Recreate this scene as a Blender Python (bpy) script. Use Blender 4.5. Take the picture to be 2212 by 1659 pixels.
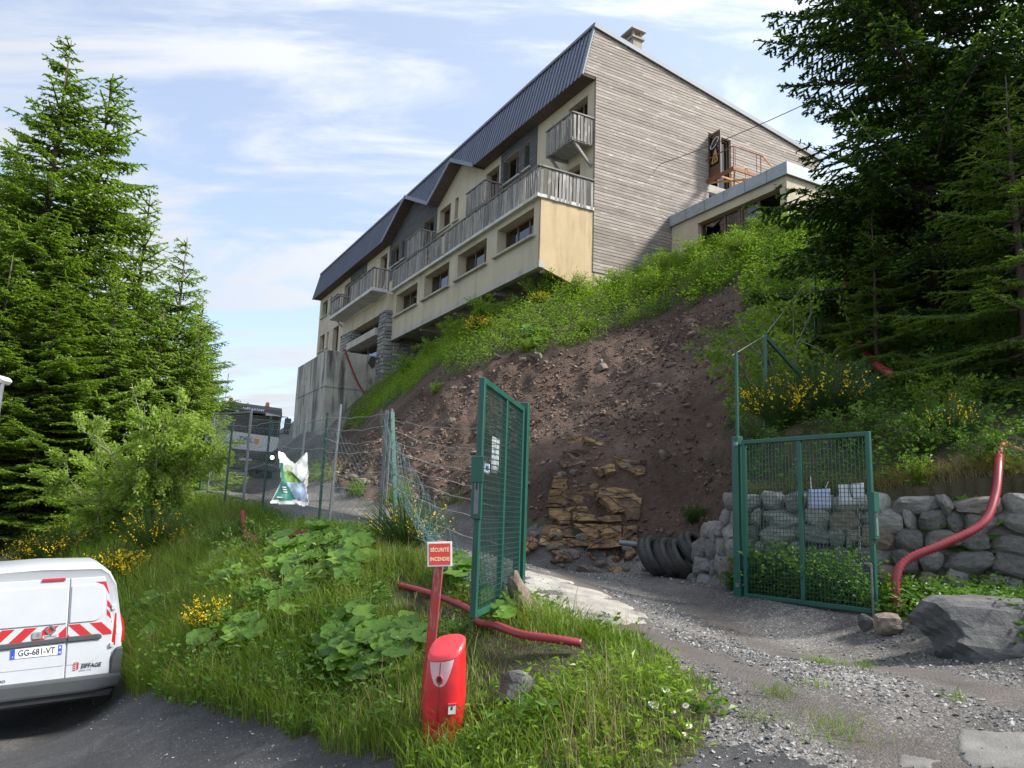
import bpy, bmesh, math, random
import numpy as np
from mathutils import Matrix, Vector, Euler
from math import sin, cos, pi, radians, sqrt, atan2

for o in list(bpy.data.objects):
    bpy.data.objects.remove(o)
SC = bpy.context.scene
COL = SC.collection
random.seed(7)
RNG = np.random.default_rng(7)

# ------------------------------------------------------------------ camera
EYE = Vector((0, 0, 1.65))
cam_d = bpy.data.cameras.new("camera")
cam_d.sensor_width = 36.0
cam_d.lens = 36.0 * 1661.0 / 2212.0
cam_d.clip_start = 0.1
cam_d.clip_end = 3000
cam = bpy.data.objects.new("camera", cam_d)
COL.objects.link(cam)
CROT = Matrix.Rotation(pi / 2 + radians(9.6), 3, 'X') @ Matrix.Rotation(radians(1.95), 3, 'Z')
cam.matrix_world = Matrix.Translation(EYE) @ CROT.to_4x4()
SC.camera = cam

# ------------------------------------------------------------------ sky, sun, exposure
SUN_AZ, SUN_EL = radians(97), radians(43)      # azimuth clockwise from +Y
world = bpy.data.worlds.new("World")
SC.world = world
world.use_nodes = True
wn, wl = world.node_tree.nodes, world.node_tree.links
wn.clear()
w_out = wn.new("ShaderNodeOutputWorld")
w_bg = wn.new("ShaderNodeBackground")
w_bg.inputs["Strength"].default_value = 0.100
sky = wn.new("ShaderNodeTexSky")
sky.sky_type = 'NISHITA'
sky.sun_disc = False
sky.sun_elevation = SUN_EL
sky.sun_rotation = SUN_AZ
sky.altitude = 1200
sky.air_density = 1.0
sky.dust_density = 1.0
sky.ozone_density = 1.2
w_tc = wn.new("ShaderNodeTexCoord")
# high thin cloud: the view direction projected on a plane overhead, stretched into wisps
w_sep = wn.new("ShaderNodeSeparateXYZ")
wl.new(w_tc.outputs["Generated"], w_sep.inputs[0])
w_mx = wn.new("ShaderNodeMath"); w_mx.operation = 'MAXIMUM'; w_mx.inputs[1].default_value = 0.0
w_ad = wn.new("ShaderNodeMath"); w_ad.operation = 'ADD'; w_ad.inputs[1].default_value = 0.22
wl.new(w_sep.outputs[2], w_mx.inputs[0]); wl.new(w_mx.outputs[0], w_ad.inputs[0])
w_dx = wn.new("ShaderNodeMath"); w_dx.operation = 'DIVIDE'
w_dy = wn.new("ShaderNodeMath"); w_dy.operation = 'DIVIDE'
wl.new(w_sep.outputs[0], w_dx.inputs[0]); wl.new(w_ad.outputs[0], w_dx.inputs[1])
wl.new(w_sep.outputs[1], w_dy.inputs[0]); wl.new(w_ad.outputs[0], w_dy.inputs[1])
w_cmb = wn.new("ShaderNodeCombineXYZ")
wl.new(w_dx.outputs[0], w_cmb.inputs[0]); wl.new(w_dy.outputs[0], w_cmb.inputs[1])
w_map = wn.new("ShaderNodeMapping")
w_map.inputs["Rotation"].default_value = (0, 0, radians(-38))
w_map.inputs["Scale"].default_value = (0.5, 1.5, 1)
w_map.inputs["Location"].default_value = (3.35, 1.72, 0)
wl.new(w_cmb.outputs[0], w_map.inputs[0])
w_n1 = wn.new("ShaderNodeTexNoise")
w_n1.inputs["Scale"].default_value = 2.6
w_n1.inputs["Detail"].default_value = 9
w_n1.inputs["Roughness"].default_value = 0.60
w_n1.inputs["Distortion"].default_value = 0.5
wl.new(w_map.outputs[0], w_n1.inputs[0])
w_cr = wn.new("ShaderNodeValToRGB")
w_cr.color_ramp.interpolation = 'EASE'
w_cr.color_ramp.elements[0].position = 0.43; w_cr.color_ramp.elements[0].color = (0.38, 0.38, 0.38, 1)
w_cr.color_ramp.elements[1].position = 0.62; w_cr.color_ramp.elements[1].color = (0.97, 0.97, 0.97, 1)
wl.new(w_n1.outputs[0], w_cr.inputs[0])
w_mix = wn.new("ShaderNodeMixRGB")
w_mix.inputs[2].default_value = (2.25, 2.36, 2.52, 1)
wl.new(w_cr.outputs[0], w_mix.inputs[0])
# thin cloud scatters light forward: it is brighter the nearer it lies to the sun
w_dot = wn.new("ShaderNodeVectorMath"); w_dot.operation = 'DOT_PRODUCT'; w_dot.inputs[1].default_value = (sin(SUN_AZ) * cos(SUN_EL), cos(SUN_AZ) * cos(SUN_EL), sin(SUN_EL))
wl.new(w_tc.outputs["Generated"], w_dot.inputs[0])
w_rp = wn.new("ShaderNodeMapRange"); w_rp.inputs[1].default_value = -.4; w_rp.inputs[2].default_value = 1.0; w_rp.inputs[3].default_value = .88; w_rp.inputs[4].default_value = 2.1
wl.new(w_dot.outputs["Value"], w_rp.inputs[0])
w_cl = wn.new("ShaderNodeVectorMath"); w_cl.operation = 'SCALE'; w_cl.inputs[0].default_value = (2.45, 2.56, 2.74)
wl.new(w_rp.outputs[0], w_cl.inputs["Scale"]); wl.new(w_cl.outputs[0], w_mix.inputs[2])
wl.new(sky.outputs[0], w_mix.inputs[1])
wl.new(w_mix.outputs[0], w_bg.inputs[0])
wl.new(w_bg.outputs[0], w_out.inputs[0])

sun_d = bpy.data.lights.new("sun", 'SUN')
sun_d.energy = 2.6
sun_d.angle = radians(9.0)
sun_d.color = (1.0, 0.95, 0.87)
sun = bpy.data.objects.new("sun", sun_d)
COL.objects.link(sun)
SUN_DIR = Vector((sin(SUN_AZ) * cos(SUN_EL), cos(SUN_AZ) * cos(SUN_EL), sin(SUN_EL)))
sun.rotation_euler = SUN_DIR.to_track_quat('Z', 'Y').to_euler()

SC.view_settings.view_transform = 'Standard'
SC.view_settings.look = 'None'
SC.view_settings.exposure = 1.62
SC.view_settings.gamma = 1.0
SC.view_settings.use_curve_mapping = False

# ------------------------------------------------------------------ helpers
def px_ray(u, v):
    return CROT @ Vector(((u - 1106) / 1661.0, -(v - 829.5) / 1661.0, -1.0))

def at_y(u, v, Y):
    d = px_ray(u, v)
    return EYE + d * (Y / d.y)

def at_z(u, v, z):
    d = px_ray(u, v)
    return EYE + d * ((z - EYE.z) / d.z)

XF = {}
def empty(name, loc, rz=0.0, label=None, cat=None, group=None, rot=None):
    o = bpy.data.objects.new(name, None)
    o.empty_display_size = 0.2
    o.location = loc
    o.rotation_euler = rot if rot is not None else (0, 0, rz)
    COL.objects.link(o)
    XF[o.name] = Matrix.Translation(Vector(loc)) @ o.rotation_euler.to_matrix().to_4x4()
    tag(o, label, cat, group)
    return o

def tag(o, label=None, cat=None, group=None, kind=None):
    if label: o["label"] = label
    if cat: o["category"] = cat
    if group: o["group"] = group
    if kind: o["kind"] = kind
    return o

def link(name, me, mat=None, parent=None, loc=None):
    o = bpy.data.objects.new(name, me)
    COL.objects.link(o)
    if mat is not None:
        for m in (mat if isinstance(mat, (list, tuple)) else [mat]):
            me.materials.append(m)
    if parent is not None:
        o.parent = parent
    if loc is not None:
        o.location = loc
    return o

class MB:
    """collects simple shapes, then links them as one mesh object"""
    def __init__(s):
        s.v, s.f, s.mi, s.m = [], [], [], 0
    def add(s, vs, fs):
        b = len(s.v)
        s.v += [tuple(p) for p in vs]
        for f in fs:
            s.f.append(tuple(b + i for i in f)); s.mi.append(s.m)
        return s
    def box(s, c, d, M=None, taper=1.0):
        x, y, z = d[0] / 2, d[1] / 2, d[2] / 2
        t = taper
        vs = [Vector(p) for p in ((-x, -y, -z), (x, -y, -z), (x, y, -z), (-x, y, -z),
              (-x * t, -y * t, z), (x * t, -y * t, z), (x * t, y * t, z), (-x * t, y * t, z))]
        if M is not None:
            vs = [M @ p for p in vs]
        c = Vector(c)
        return s.add([p + c for p in vs], ((3, 2, 1, 0), (4, 5, 6, 7), (0, 1, 5, 4), (1, 2, 6, 5), (2, 3, 7, 6), (3, 0, 4, 7)))
    def span(s, p, q):
        c = [(a + b) / 2 for a, b in zip(p, q)]
        return s.box(c, [abs(b - a) for a, b in zip(p, q)])
    def bar(s, p, q, w, h, up=(0, 0, 1)):
        p, q = Vector(p), Vector(q)
        d = q - p; L = d.length
        if L < 1e-6: return s
        d = d / L
        up = Vector(up)
        x = d.cross(up)
        if x.length < 1e-4: x = d.cross(Vector((1, 0, 0)))
        x.normalize(); z = x.cross(d)
        M = Matrix((x, d, z)).transposed()
        return s.box((p + q) / 2, (w, L, h), M)
    def tube(s, pts, r, n=8, cap=True, closed=False):
        pts = [Vector(p) for p in pts]
        N = len(pts)
        rs = r if isinstance(r, (list, tuple)) else [r] * N
        vs, fs = [], []
        x = None
        for i, p in enumerate(pts):
            a = pts[max(i - 1, 0)] if not closed else pts[(i - 1) % N]
            b = pts[min(i + 1, N - 1)] if not closed else pts[(i + 1) % N]
            d = (b - a).normalized() if (b - a).length > 1e-9 else Vector((0, 0, 1))
            if x is None:
                x = d.orthogonal().normalized()
            else:
                x = (x - d * x.dot(d))
                x = x.normalized() if x.length > 1e-6 else d.orthogonal().normalized()
            y = d.cross(x)
            for k in range(n):
                t = 2 * pi * k / n
                vs.append(p + (x * cos(t) + y * sin(t)) * rs[i])
        M = N if closed else N - 1
        for i in range(M):
            j = (i + 1) % N
            for k in range(n):
                l = (k + 1) % n
                fs.append((i * n + k, i * n + l, j * n + l, j * n + k))
        if cap and not closed:
            fs.append(tuple(range(n - 1, -1, -1)))
            fs.append(tuple((N - 1) * n + k for k in range(n)))
        return s.add(vs, fs)
    def lathe(s, prof, n=24, c=(0, 0, 0), axis='z'):
        vs, fs = [], []
        m = len(prof)
        for k in range(n):
            t = 2 * pi * k / n
            for (r, z) in prof:
                if axis == 'z': q = (r * cos(t), r * sin(t), z)
                elif axis == 'x': q = (z, r * cos(t), r * sin(t))
                else: q = (r * sin(t), z, r * cos(t))
                vs.append((q[0] + c[0], q[1] + c[1], q[2] + c[2]))
        for k in range(n):
            l = (k + 1) % n
            for i in range(m - 1):
                fs.append((k * m + i, l * m + i, l * m + i + 1, k * m + i + 1))
        return s.add(vs, fs)
    def prism(s, poly, off):
        """polygon (3d points, any plane) pushed along off"""
        n = len(poly)
        P = [Vector(p) for p in poly]
        Q = [p + Vector(off) for p in P]
        fs = [tuple(range(n)), tuple(range(2 * n - 1, n - 1, -1))]
        for i in range(n):
            j = (i + 1) % n
            fs.append((j, i, n + i, n + j))
        return s.add(P + Q, fs)
    def mesh(s, name):
        me = bpy.data.meshes.new(name)
        me.from_pydata(s.v, [], s.f)
        me.polygons.foreach_set("material_index", s.mi)
        return me
    def build(s, name, mat, parent=None, smooth=False, bevel=0, world=False, seg=1, fix=True):
        v = s.v
        if world and parent is not None:
            Mi = XF[parent.name].inverted()
            s.v = [tuple(Mi @ Vector(p)) for p in v]
        me = s.mesh(name)
        if fix or bevel:
            bm = bmesh.new(); bm.from_mesh(me)
            if fix: bmesh.ops.recalc_face_normals(bm, faces=bm.faces)
            if bevel:
                bmesh.ops.bevel(bm, geom=[e for e in bm.edges if len(e.link_faces) == 2 and e.calc_face_angle(0) > 0.5],
                                offset=bevel, segments=seg, affect='EDGES', profile=0.6)
            bm.to_mesh(me); bm.free()
        if smooth:
            me.polygons.foreach_set("use_smooth", [True] * len(me.polygons))
            if smooth != 'all':
                try: me.set_sharp_from_angle(angle=radians(40))
                except Exception: pass
        return link(name, me, mat, parent)

def np_mesh(name, V, F, mat, parent=None, mi=None, smooth=False, loc=None):
    """V (n,3), F (m,k) arrays -> one mesh object, fast"""
    V = np.asarray(V, np.float32); F = np.asarray(F, np.int32)
    k = F.shape[1]
    me = bpy.data.meshes.new(name)
    me.vertices.add(len(V)); me.vertices.foreach_set("co", V.ravel())
    me.loops.add(F.size); me.loops.foreach_set("vertex_index", F.ravel())
    me.polygons.add(len(F))
    me.polygons.foreach_set("loop_start", np.arange(0, F.size, k, dtype=np.int32))
    me.polygons.foreach_set("loop_total", np.full(len(F), k, np.int32))
    if mi is not None: me.polygons.foreach_set("material_index", np.asarray(mi, np.int32))
    me.polygons.foreach_set("use_smooth", np.full(len(F), bool(smooth)))
    me.update(calc_edges=True)
    return link(name, me, mat, parent, loc)

def copy_tree(o, parent=None):
    c = o.copy(); COL.objects.link(c)
    if parent is not None: c.parent = parent
    for ch in [x for x in bpy.data.objects if x.parent == o]:
        copy_tree(ch, c)
    return c

def catmull(P, n=8):
    P = [Vector(p) for p in P]
    if len(P) < 3: return P
    out = []
    for i in range(len(P) - 1):
        p0 = P[max(i - 1, 0)]; p1 = P[i]; p2 = P[i + 1]; p3 = P[min(i + 2, len(P) - 1)]
        for k in range(n):
            t = k / n
            out.append(0.5 * ((2 * p1) + (p2 - p0) * t + (2 * p0 - 5 * p1 + 4 * p2 - p3) * t * t + (3 * p1 - p0 - 3 * p2 + p3) * t ** 3))
    out.append(P[-1])
    return out

_TAB = np.random.default_rng(3).random((8, 256, 256)).astype(np.float32)
def vnoise(x, y, s=0):
    x = np.asarray(x, float); y = np.asarray(y, float)
    xi = np.floor(x).astype(int); yi = np.floor(y).astype(int)
    fx = x - xi; fy = y - yi
    fx = fx * fx * (3 - 2 * fx); fy = fy * fy * (3 - 2 * fy)
    T = _TAB[s % 8]
    a = T[xi & 255, yi & 255]; b = T[(xi + 1) & 255, yi & 255]
    c = T[xi & 255, (yi + 1) & 255]; d = T[(xi + 1) & 255, (yi + 1) & 255]
    return (a * (1 - fx) + b * fx) * (1 - fy) + (c * (1 - fx) + d * fx) * fy

def fbm(x, y, oct=4, s=0, gain=0.5):
    t = 0; amp = 1; tot = 0
    for k in range(oct):
        t = t + amp * (vnoise(x * 2 ** k + 17 * k, y * 2 ** k + 5 * k, s + k) - 0.5); tot += amp; amp *= gain
    return t / tot

# ------------------------------------------------------------------ materials
def new_mat(name):
    m = bpy.data.materials.new(name); m.use_nodes = True
    nt = m.node_tree
    return m, nt.nodes, nt.links, nt.nodes["Principled BSDF"]

def ramp(N, stops, interp='LINEAR'):
    r = N.new("ShaderNodeValToRGB"); r.color_ramp.interpolation = interp
    e = r.color_ramp.elements
    while len(e) < len(stops): e.new(0.5)
    for i, (p, c) in enumerate(stops):
        e[i].position = p
        c = (c, c, c) if isinstance(c, (int, float)) else c
        e[i].color = (c[0], c[1], c[2], 1)
    return r

def noise(N, L, scale, detail=5, rough=0.55, dist=0.0, vec=None, stretch=None, coord='Object'):
    tc = N.new("ShaderNodeTexCoord")
    src = vec if vec is not None else tc.outputs[coord]
    if stretch is not None:
        mp = N.new("ShaderNodeMapping"); mp.inputs["Scale"].default_value = stretch
        L.new(src, mp.inputs[0]); src = mp.outputs[0]
    n = N.new("ShaderNodeTexNoise")
    n.inputs["Scale"].default_value = scale; n.inputs["Detail"].default_value = detail
    n.inputs["Roughness"].default_value = rough; n.inputs["Distortion"].default_value = dist
    L.new(src, n.inputs[0])
    return n

def mixc(N, L, fac, a, b, mode='MIX'):
    m = N.new("ShaderNodeMixRGB"); m.blend_type = mode
    for i, x in ((0, fac), (1, a), (2, b)):
        if isinstance(x, (int, float)): m.inputs[i].default_value = x if i == 0 else (x, x, x, 1)
        elif isinstance(x, tuple): m.inputs[i].default_value = (x[0], x[1], x[2], 1)
        else: L.new(x, m.inputs[i])
    return m.outputs[0]

def bump(N, L, bs, h, strength=0.3, dist=0.02):
    b = N.new("ShaderNodeBump"); b.inputs["Strength"].default_value = strength; b.inputs["Distance"].default_value = dist
    L.new(h, b.inputs["Height"]); L.new(b.outputs[0], bs.inputs["Normal"])
    return b

def simple(name, col, rough=0.5, metal=0.0, var=0.15, scale=6.0, bmp=0.0, bscale=40.0, island=0.0, spec=None, objrand=0.0, stretch=None):
    """plain surface with a little wear: colour varies by noise, by loose piece, or by object"""
    m, N, L, bs = new_mat(name)
    n = noise(N, L, scale, 5, stretch=stretch)
    lo = tuple(c * (1 - var) for c in col); hi = tuple(min(1, c * (1 + var)) for c in col)
    r = ramp(N, [(0.3, lo), (0.7, hi)]); L.new(n.outputs[0], r.inputs[0])
    c = r.outputs[0]
    if island or objrand:
        if island:
            g = N.new("ShaderNodeNewGeometry"); rv = g.outputs["Random Per Island"]; k = island
        else:
            g = N.new("ShaderNodeObjectInfo"); rv = g.outputs["Random"]; k = objrand
        rr = ramp(N, [(0, (1 - k,) * 3), (1, (1 + k,) * 3)]); L.new(rv, rr.inputs[0])
        c = mixc(N, L, 1.0, c, rr.outputs[0], 'MULTIPLY')
    L.new(c, bs.inputs["Base Color"])
    bs.inputs["Roughness"].default_value = rough; bs.inputs["Metallic"].default_value = metal
    if spec is not None: bs.inputs["Specular IOR Level"].default_value = spec
    if bmp:
        n2 = noise(N, L, bscale, 4); bump(N, L, bs, n2.outputs[0], bmp, 0.02)
    return m

def leafmat(name, c0, c1, c2, trans=0.35, rough=0.45, patch=0.6):
    """leaf: colour differs from leaf to leaf and from patch to patch, light comes through"""
    m, N, L, bs = new_mat(name)
    g = N.new("ShaderNodeNewGeometry")
    r = ramp(N, [(0.0, c0), (0.5, c1), (1.0, c2)])
    n = noise(N, L, patch, 2)
    ad = N.new("ShaderNodeMath"); ad.operation = 'MULTIPLY_ADD'
    ad.inputs[1].default_value = 0.55
    sc = N.new("ShaderNodeMath"); sc.operation = 'MULTIPLY_ADD'; sc.inputs[1].default_value = 1.5; sc.inputs[2].default_value = -0.52
    L.new(n.outputs[0], sc.inputs[0])
    L.new(g.outputs["Random Per Island"], ad.inputs[0]); L.new(sc.outputs[0], ad.inputs[2])
    L.new(ad.outputs[0], r.inputs[0])
    L.new(r.outputs[0], bs.inputs["Base Color"])
    bs.inputs["Roughness"].default_value = rough
    bs.inputs["Specular IOR Level"].default_value = 0.3
    t = N.new("ShaderNodeBsdfTranslucent")
    tcl = mixc(N, L, 1.0, r.outputs[0], (1.35, 1.5, 0.6), 'MULTIPLY')
    L.new(tcl, t.inputs[0])
    mx = N.new("ShaderNodeMixShader"); mx.inputs[0].default_value = trans
    L.new(bs.outputs[0], mx.inputs[1]); L.new(t.outputs[0], mx.inputs[2])
    L.new(mx.outputs[0], N["Material Output"].inputs[0])
    return m
# ------------------------------------------------------------------ terrain heights
BO = Vector((2.955, 28.5, 0.0)); BROT = radians(29.1 - 90.0)      # hotel corner and turn
def bw(a, b, z):                                                  # hotel coordinates -> world
    A = (-0.48634, 0.87377); B = (0.87377, 0.48634)
    return (BO.x + a * A[0] + b * B[0], BO.y + a * A[1] + b * B[1], z)

CP = [  # road
 (0, 0, -.1), (-5, 0, -.8), (6, -1, .85), (0, -8, -.05), (-8, -6, -1.3), (10, -6, 1.5), (-4.84, 9.5, -.95), (-.9, 5.0, -.22), (-2.6, 6.9, -.56), (-1.7, 4.0, -.4),
 (-8, 12.2, -1.17), (-12, 16, -1.45), (-8, 6, -1.2), (-14, 10, -1.5), (-22, 22, -2.0), (-6.6, 9.9, -1.12), (-5.25, 10.4, -1.04), (-6.7, 12.8, -1.08), (0, 3, -.13), (2.9, 4.3, .32), (5, 3, .6), (1.3, 3.5, .08),
 # drive
 (1.6, 5.6, .42), (1.16, 4.95, .22), (3.2, 6.0, .5), (4.3, 6.6, .57), (1.5, 9.4, .68), (4.2, 8.7, .62), (3.1, 10.4, .68), (.15, 8.3, .68), (1.2, 7, .58), (.5, 7.3, .62), (2, 13, .76), (3.1, 14, .74),
 (2.5, 15.3, .92), (0, 16.0, 1.1), (-.5, 12.5, 1.0), (-2.24, 18.3, 1.5), (-4.5, 21.8, 1.92), (-7, 26, 2.35), (-1.5, 14.5, 1.2), (-4, 17.5, 1.6),
 # fence line
 (-1.0, 10.2, 1.05), (-1.85, 11.7, 1.22), (-3.05, 12.8, 1.3), (-4.8, 15.6, 1.55), (-6.5, 17.5, 1.75), (-8.2, 20, 1.95), (-11.3, 33, 2.86), (-8, 33, 3.0), (-15, 45, 3.6), (-13, 40, 3.4), (-30, 70, 3.0),
 # bank
 (-5.7, 14.2, .45), (-7.4, 15.6, .25), (-4.2, 11.3, .3), (-3.0, 9.6, .25), (-2.2, 9.8, .6), (-1.3, 8.0, .25), (-.9, 7.2, .12), (-7.6, 18, 1.5), (-9.6, 17.2, .3), (-13, 21, .4), (-15, 30, 1.2), (-25, 40, -2),
 # verge at the hydrant
 (-.5, 6.05, -.04), (-.15, 5.9, .05), (.1, 5.85, .22), (.35, 6.35, .54), (-.2, 6.75, .42), (.0, 7.2, .62), (.7, 5.6, .3), (-.3, 5.0, -.08),
 # dirt slope
 (1.5, 17.0, 2.9), (3.3, 16.1, 2.4), (0, 17.7, 2.8), (1.9, 16.3, 2.5), (1.0, 16.5, 2.4), (2.7, 16.05, 2.35), (1.9, 15.85, 1.35), (4.0, 12, 2.95), (4.0, 13.6, 1.7), (2.6, 12.6, .78), (3.0, 12.5, .82), (3.0, 13.4, .84), (6.5, 16, 5.6), (4.6, 17.0, 4.0), (3, 21, 5.2), (0, 22.5, 5.0), (-2.5, 24, 4.6), (4.6, 23.2, 7.5), (-4.0, 26.5, 4.6), (-5.2, 31, 5.6), (-6.5, 33.5, 5.2), (-8.2, 37, 4.6),
 # crest
 bw(0, -1, 9.9), bw(-1.2, .6, 9.95), bw(-1.2, 3.2, 11.1), bw(-3, 3, 11.35), bw(-6.5, 3.4, 11.6), bw(-3, 1, 10.2), bw(2, -3.2, 9.0), bw(2, 2, 10.4), bw(8, -3.2, 8.6), bw(14, -3.4, 7.9), bw(16, -4, 7.2), bw(17, -6, 5.0), bw(10, 2, 10), bw(20, 2, 10), bw(20, -3, 8.4), bw(38, 0, 10), bw(38, -8, 3.6), bw(28, -8, 4.0), bw(5, 14, 13), bw(30, 15, 14),
 # right hillside behind the stone wall
 (5.9, 9.0, 2.0), (3.8, 11.5, 2.2), (4.8, 10.2, 2.05), (7.4, 8.3, 1.95), (8, 12, 4.2), (6, 12, 3.5), (9, 16, 6.7), (10, 20, 9.0), (13, 14, 6.5), (12, 24, 12.0), (16, 20, 10.5), (20, 30, 15), (14, 5, 2.8), (9, 7.0, 2.1), (30, 10, 7), (25, -5, 4),
]
CP = np.array(CP, float)
# in front of the stone wall the ground stays low: a step handled apart
def _tps_fit(P):
    n = len(P); d = np.hypot(P[:, None, 0] - P[None, :, 0], P[:, None, 1] - P[None, :, 1])
    K = np.where(d > 0, d * d * np.log(d + 1e-9), 0) + np.eye(n) * 0.02
    Q = np.c_[np.ones(n), P[:, :2]]
    M = np.block([[K, Q], [Q.T, np.zeros((3, 3))]])
    return np.linalg.solve(M, np.r_[P[:, 2], 0, 0, 0])
_W = _tps_fit(CP)
def tps(x, y):
    x = np.asarray(x, float); y = np.asarray(y, float)
    out = _W[-3] + _W[-2] * x + _W[-1] * y
    for (px, py, _), w in zip(CP, _W[:-3]):
        d2 = (x - px) ** 2 + (y - py) ** 2
        out = out + w * 0.5 * d2 * np.log(d2 + 1e-12)
    return out

# ------------------------------------------------------------------ the ground as one sheet of heights
def axis(lo, hi, step, far0, far1, g=1.22):
    a = list(np.arange(lo, hi + 1e-6, step))
    s, x = step, hi
    while x < far1:
        s *= g; x += s; a.append(x)
    s, x, b = step, lo, []
    while x > far0:
        s *= g; x -= s; b.append(x)
    return np.array(b[::-1] + a)
GX = axis(-9.0, 7.6, 0.085, -420, 420)
GY = axis(3.2, 27.0, 0.085, -60, 700)
WALL = [(3.02, 12.75), (3.16, 11.9), (3.34, 11.15), (4.9, 10.0), (6.6, 9.0), (8.6, 8.1), (12, 6.9), (20, 5.0)]
WALL_TOP = [.9, 1.55, 2.02, 2.02, 2.02, 2.02, 2.0, 1.9]

def seg_dist(x, y, P):
    """distance to a polyline, signed (+ on its left), and the place along it (0..n)"""
    best = np.full(x.shape, 1e9); sg = np.zeros(x.shape); al = np.zeros(x.shape)
    for i in range(len(P) - 1):
        ax, ay = P[i]; bx, by = P[i + 1]
        dx, dy = bx - ax, by - ay; L2 = dx * dx + dy * dy
        t = np.clip(((x - ax) * dx + (y - ay) * dy) / L2, 0, 1)
        ex, ey = x - ax - t * dx, y - ay - t * dy
        d = np.hypot(ex, ey); m = d < best
        best = np.where(m, d, best); sg = np.where(m, np.sign(dx * (y - ay) - dy * (x - ax)), sg); al = np.where(m, i + t, al)
    return best * sg, al

def in_poly(x, y, P):
    r = np.zeros(x.shape, bool); n = len(P); j = n - 1
    for i in range(n):
        xi, yi = P[i]; xj, yj = P[j]
        c = ((yi > y) != (yj > y)) & (x < (xj - xi) * (y - yi) / (yj - yi + 1e-12) + xi)
        r ^= c; j = i
    return r

ROADP = [(-60, -50), (-60, 57), (-38, 40), (-20, 24), (-12, 17.8), (-8.4, 15.0), (-6.3, 12.9), (-5.0, 10.6), (-4.3, 9.4), (-3.07, 7.96), (-2.11, 7.17), (-1.39, 6.51), (-.83, 5.93), (-.35, 5.2), (.3, 4.75), (.95, 4.72), (1.34, 5.0), (1.6, 4.85), (2.4, 4.2), (5.2, 2.6), (60, -4), (60, -50)]
DRIVEP = [(1.2, 4.6), (1.34, 5.14), (1.47, 5.74), (1.37, 6.35), (1.21, 7.38), (.74, 7.75), (.2, 8.4), (-.9, 10.2), (-1.85, 11.75), (-3.05, 12.85), (-4.8, 15.6), (-6.5, 17.6), (-8.4, 20.2), (-12.8, 30), (-18, 47), (-40, 80), (-30, 84), (-9, 46), (-8.4, 37), (-8.2, 33), (-7, 26.2), (-4.25, 21.5), (-2.06, 18.2), (.15, 16.1), (2.59, 15.3), (3.3, 14.4), (3.0, 12.8), (3.3, 11.1), (3.5, 10.6), (4.22, 8.95), (4.4, 8.4), (4.45, 7.6), (4.5, 6.75), (4.8, 5.5), (5.2, 2.7), (2.4, 4.1)]
DIRTP = [(-9.4, 37), (-8.4, 33), (-7, 26.2), (-4.25, 21.5), (-2.06, 18.2), (.15, 16.1), (2.59, 15.3), (3.3, 14.4), (3.0, 12.8), (3.25, 11.9), (3.6, 11.9), (4.4, 14.0), (5.0, 16.4), (5.75, 18.7), (6.7, 20.6), (6.5, 22.6), (5.66, 23.1), (4.3, 23.8), (2.1, 24.3), (.33, 24.6), (-1.7, 25.4), (-3.47, 27.4), (-5.6, 31.5), (-7.6, 36.5), (-8.6, 39)]
SLABP = [(.13, 8.9), (.35, 8.2), (.6, 7.95), (1.0, 7.9), (1.5, 8.3), (1.62, 8.8), (1.25, 9.4), (.8, 9.9), (.3, 10.1), (.0, 9.6)]
PATCHES = [[(2.62, 4.62), (3.1, 4.42), (3.42, 4.66), (3.3, 5.05), (2.85, 5.15)], [(3.2, 4.3), (3.9, 4.1), (4.0, 4.7), (3.5, 4.72)], [(2.2, 4.55), (2.5, 4.45), (2.55, 4.72), (2.3, 4.85)], [(2.1, 4.02), (2.9, 3.82), (3.0, 4.18), (2.35, 4.3)]]

def smooth(a, b, x):
    t = np.clip((x - a) / (b - a), 0, 1); return t * t * (3 - 2 * t)

X, Y = np.meshgrid(GX, GY, indexing='ij')
Z = tps(X, Y)
far = np.hypot(X - 0, Y - 18)
base_far = np.clip(-2.0 + 0.10 * X + .004 * Y, -30, 40)
wf = smooth(45, 80, far)
Z = Z * (1 - wf) + base_far * wf
sd, al = seg_dist(X, Y, WALL)
top = np.interp(al, np.arange(len(WALL)), WALL_TOP)
low = .655 + .02 * np.clip(X - 4, 0, 6) + .035 * np.clip(Y - 9.5, 0, 4)
front = (sd < 0) & (X > 2.55) & (Y > 4.6) & (Y < 13.2) & (X - 2.5 < 9)
k = smooth(4.6, 6.2, Y) * smooth(9.5, 7, X)
Z = np.where(front, Z * (1 - k) + np.minimum(Z, low) * k, Z)
beh = (sd >= 0) & (sd < 1.6) & (X > 2.6) & (al > 0.02)
Z = np.where(beh, np.maximum(Z, top - .06 + .45 * sd), Z)
zone = np.zeros(X.shape, int)                       # 0 hillside
jx = X + .16 * fbm(X * 2.2, Y * 2.2, 4, 1) * 2; jy = Y + .16 * fbm(X * 2.2, Y * 2.2, 4, 4) * 2
big = smooth(12, 20, Y)
jx2 = X + (.3 + .9 * big) * fbm(X * 1.1, Y * 1.1, 4, 2) * 2; jy2 = Y + (.3 + .9 * big) * fbm(X * 1.1, Y * 1.1, 4, 5) * 2
zone[in_poly(jx2, jy2, DIRTP)] = 3
zone[in_poly(jx, jy, DRIVEP)] = 2
zone[in_poly(jx, jy, ROADP)] = 1
# relief
mid = smooth(30, 20, far)
Z += np.where(zone == 3, mid * (.30 * fbm(X * .9, Y * .9, 3, 2) + .26 * fbm(X * 2.6, Y * 2.6, 4, 3, .6) + .10 * np.abs(fbm(X * 7, Y * 7, 3, 6, .6))), 0)
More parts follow.
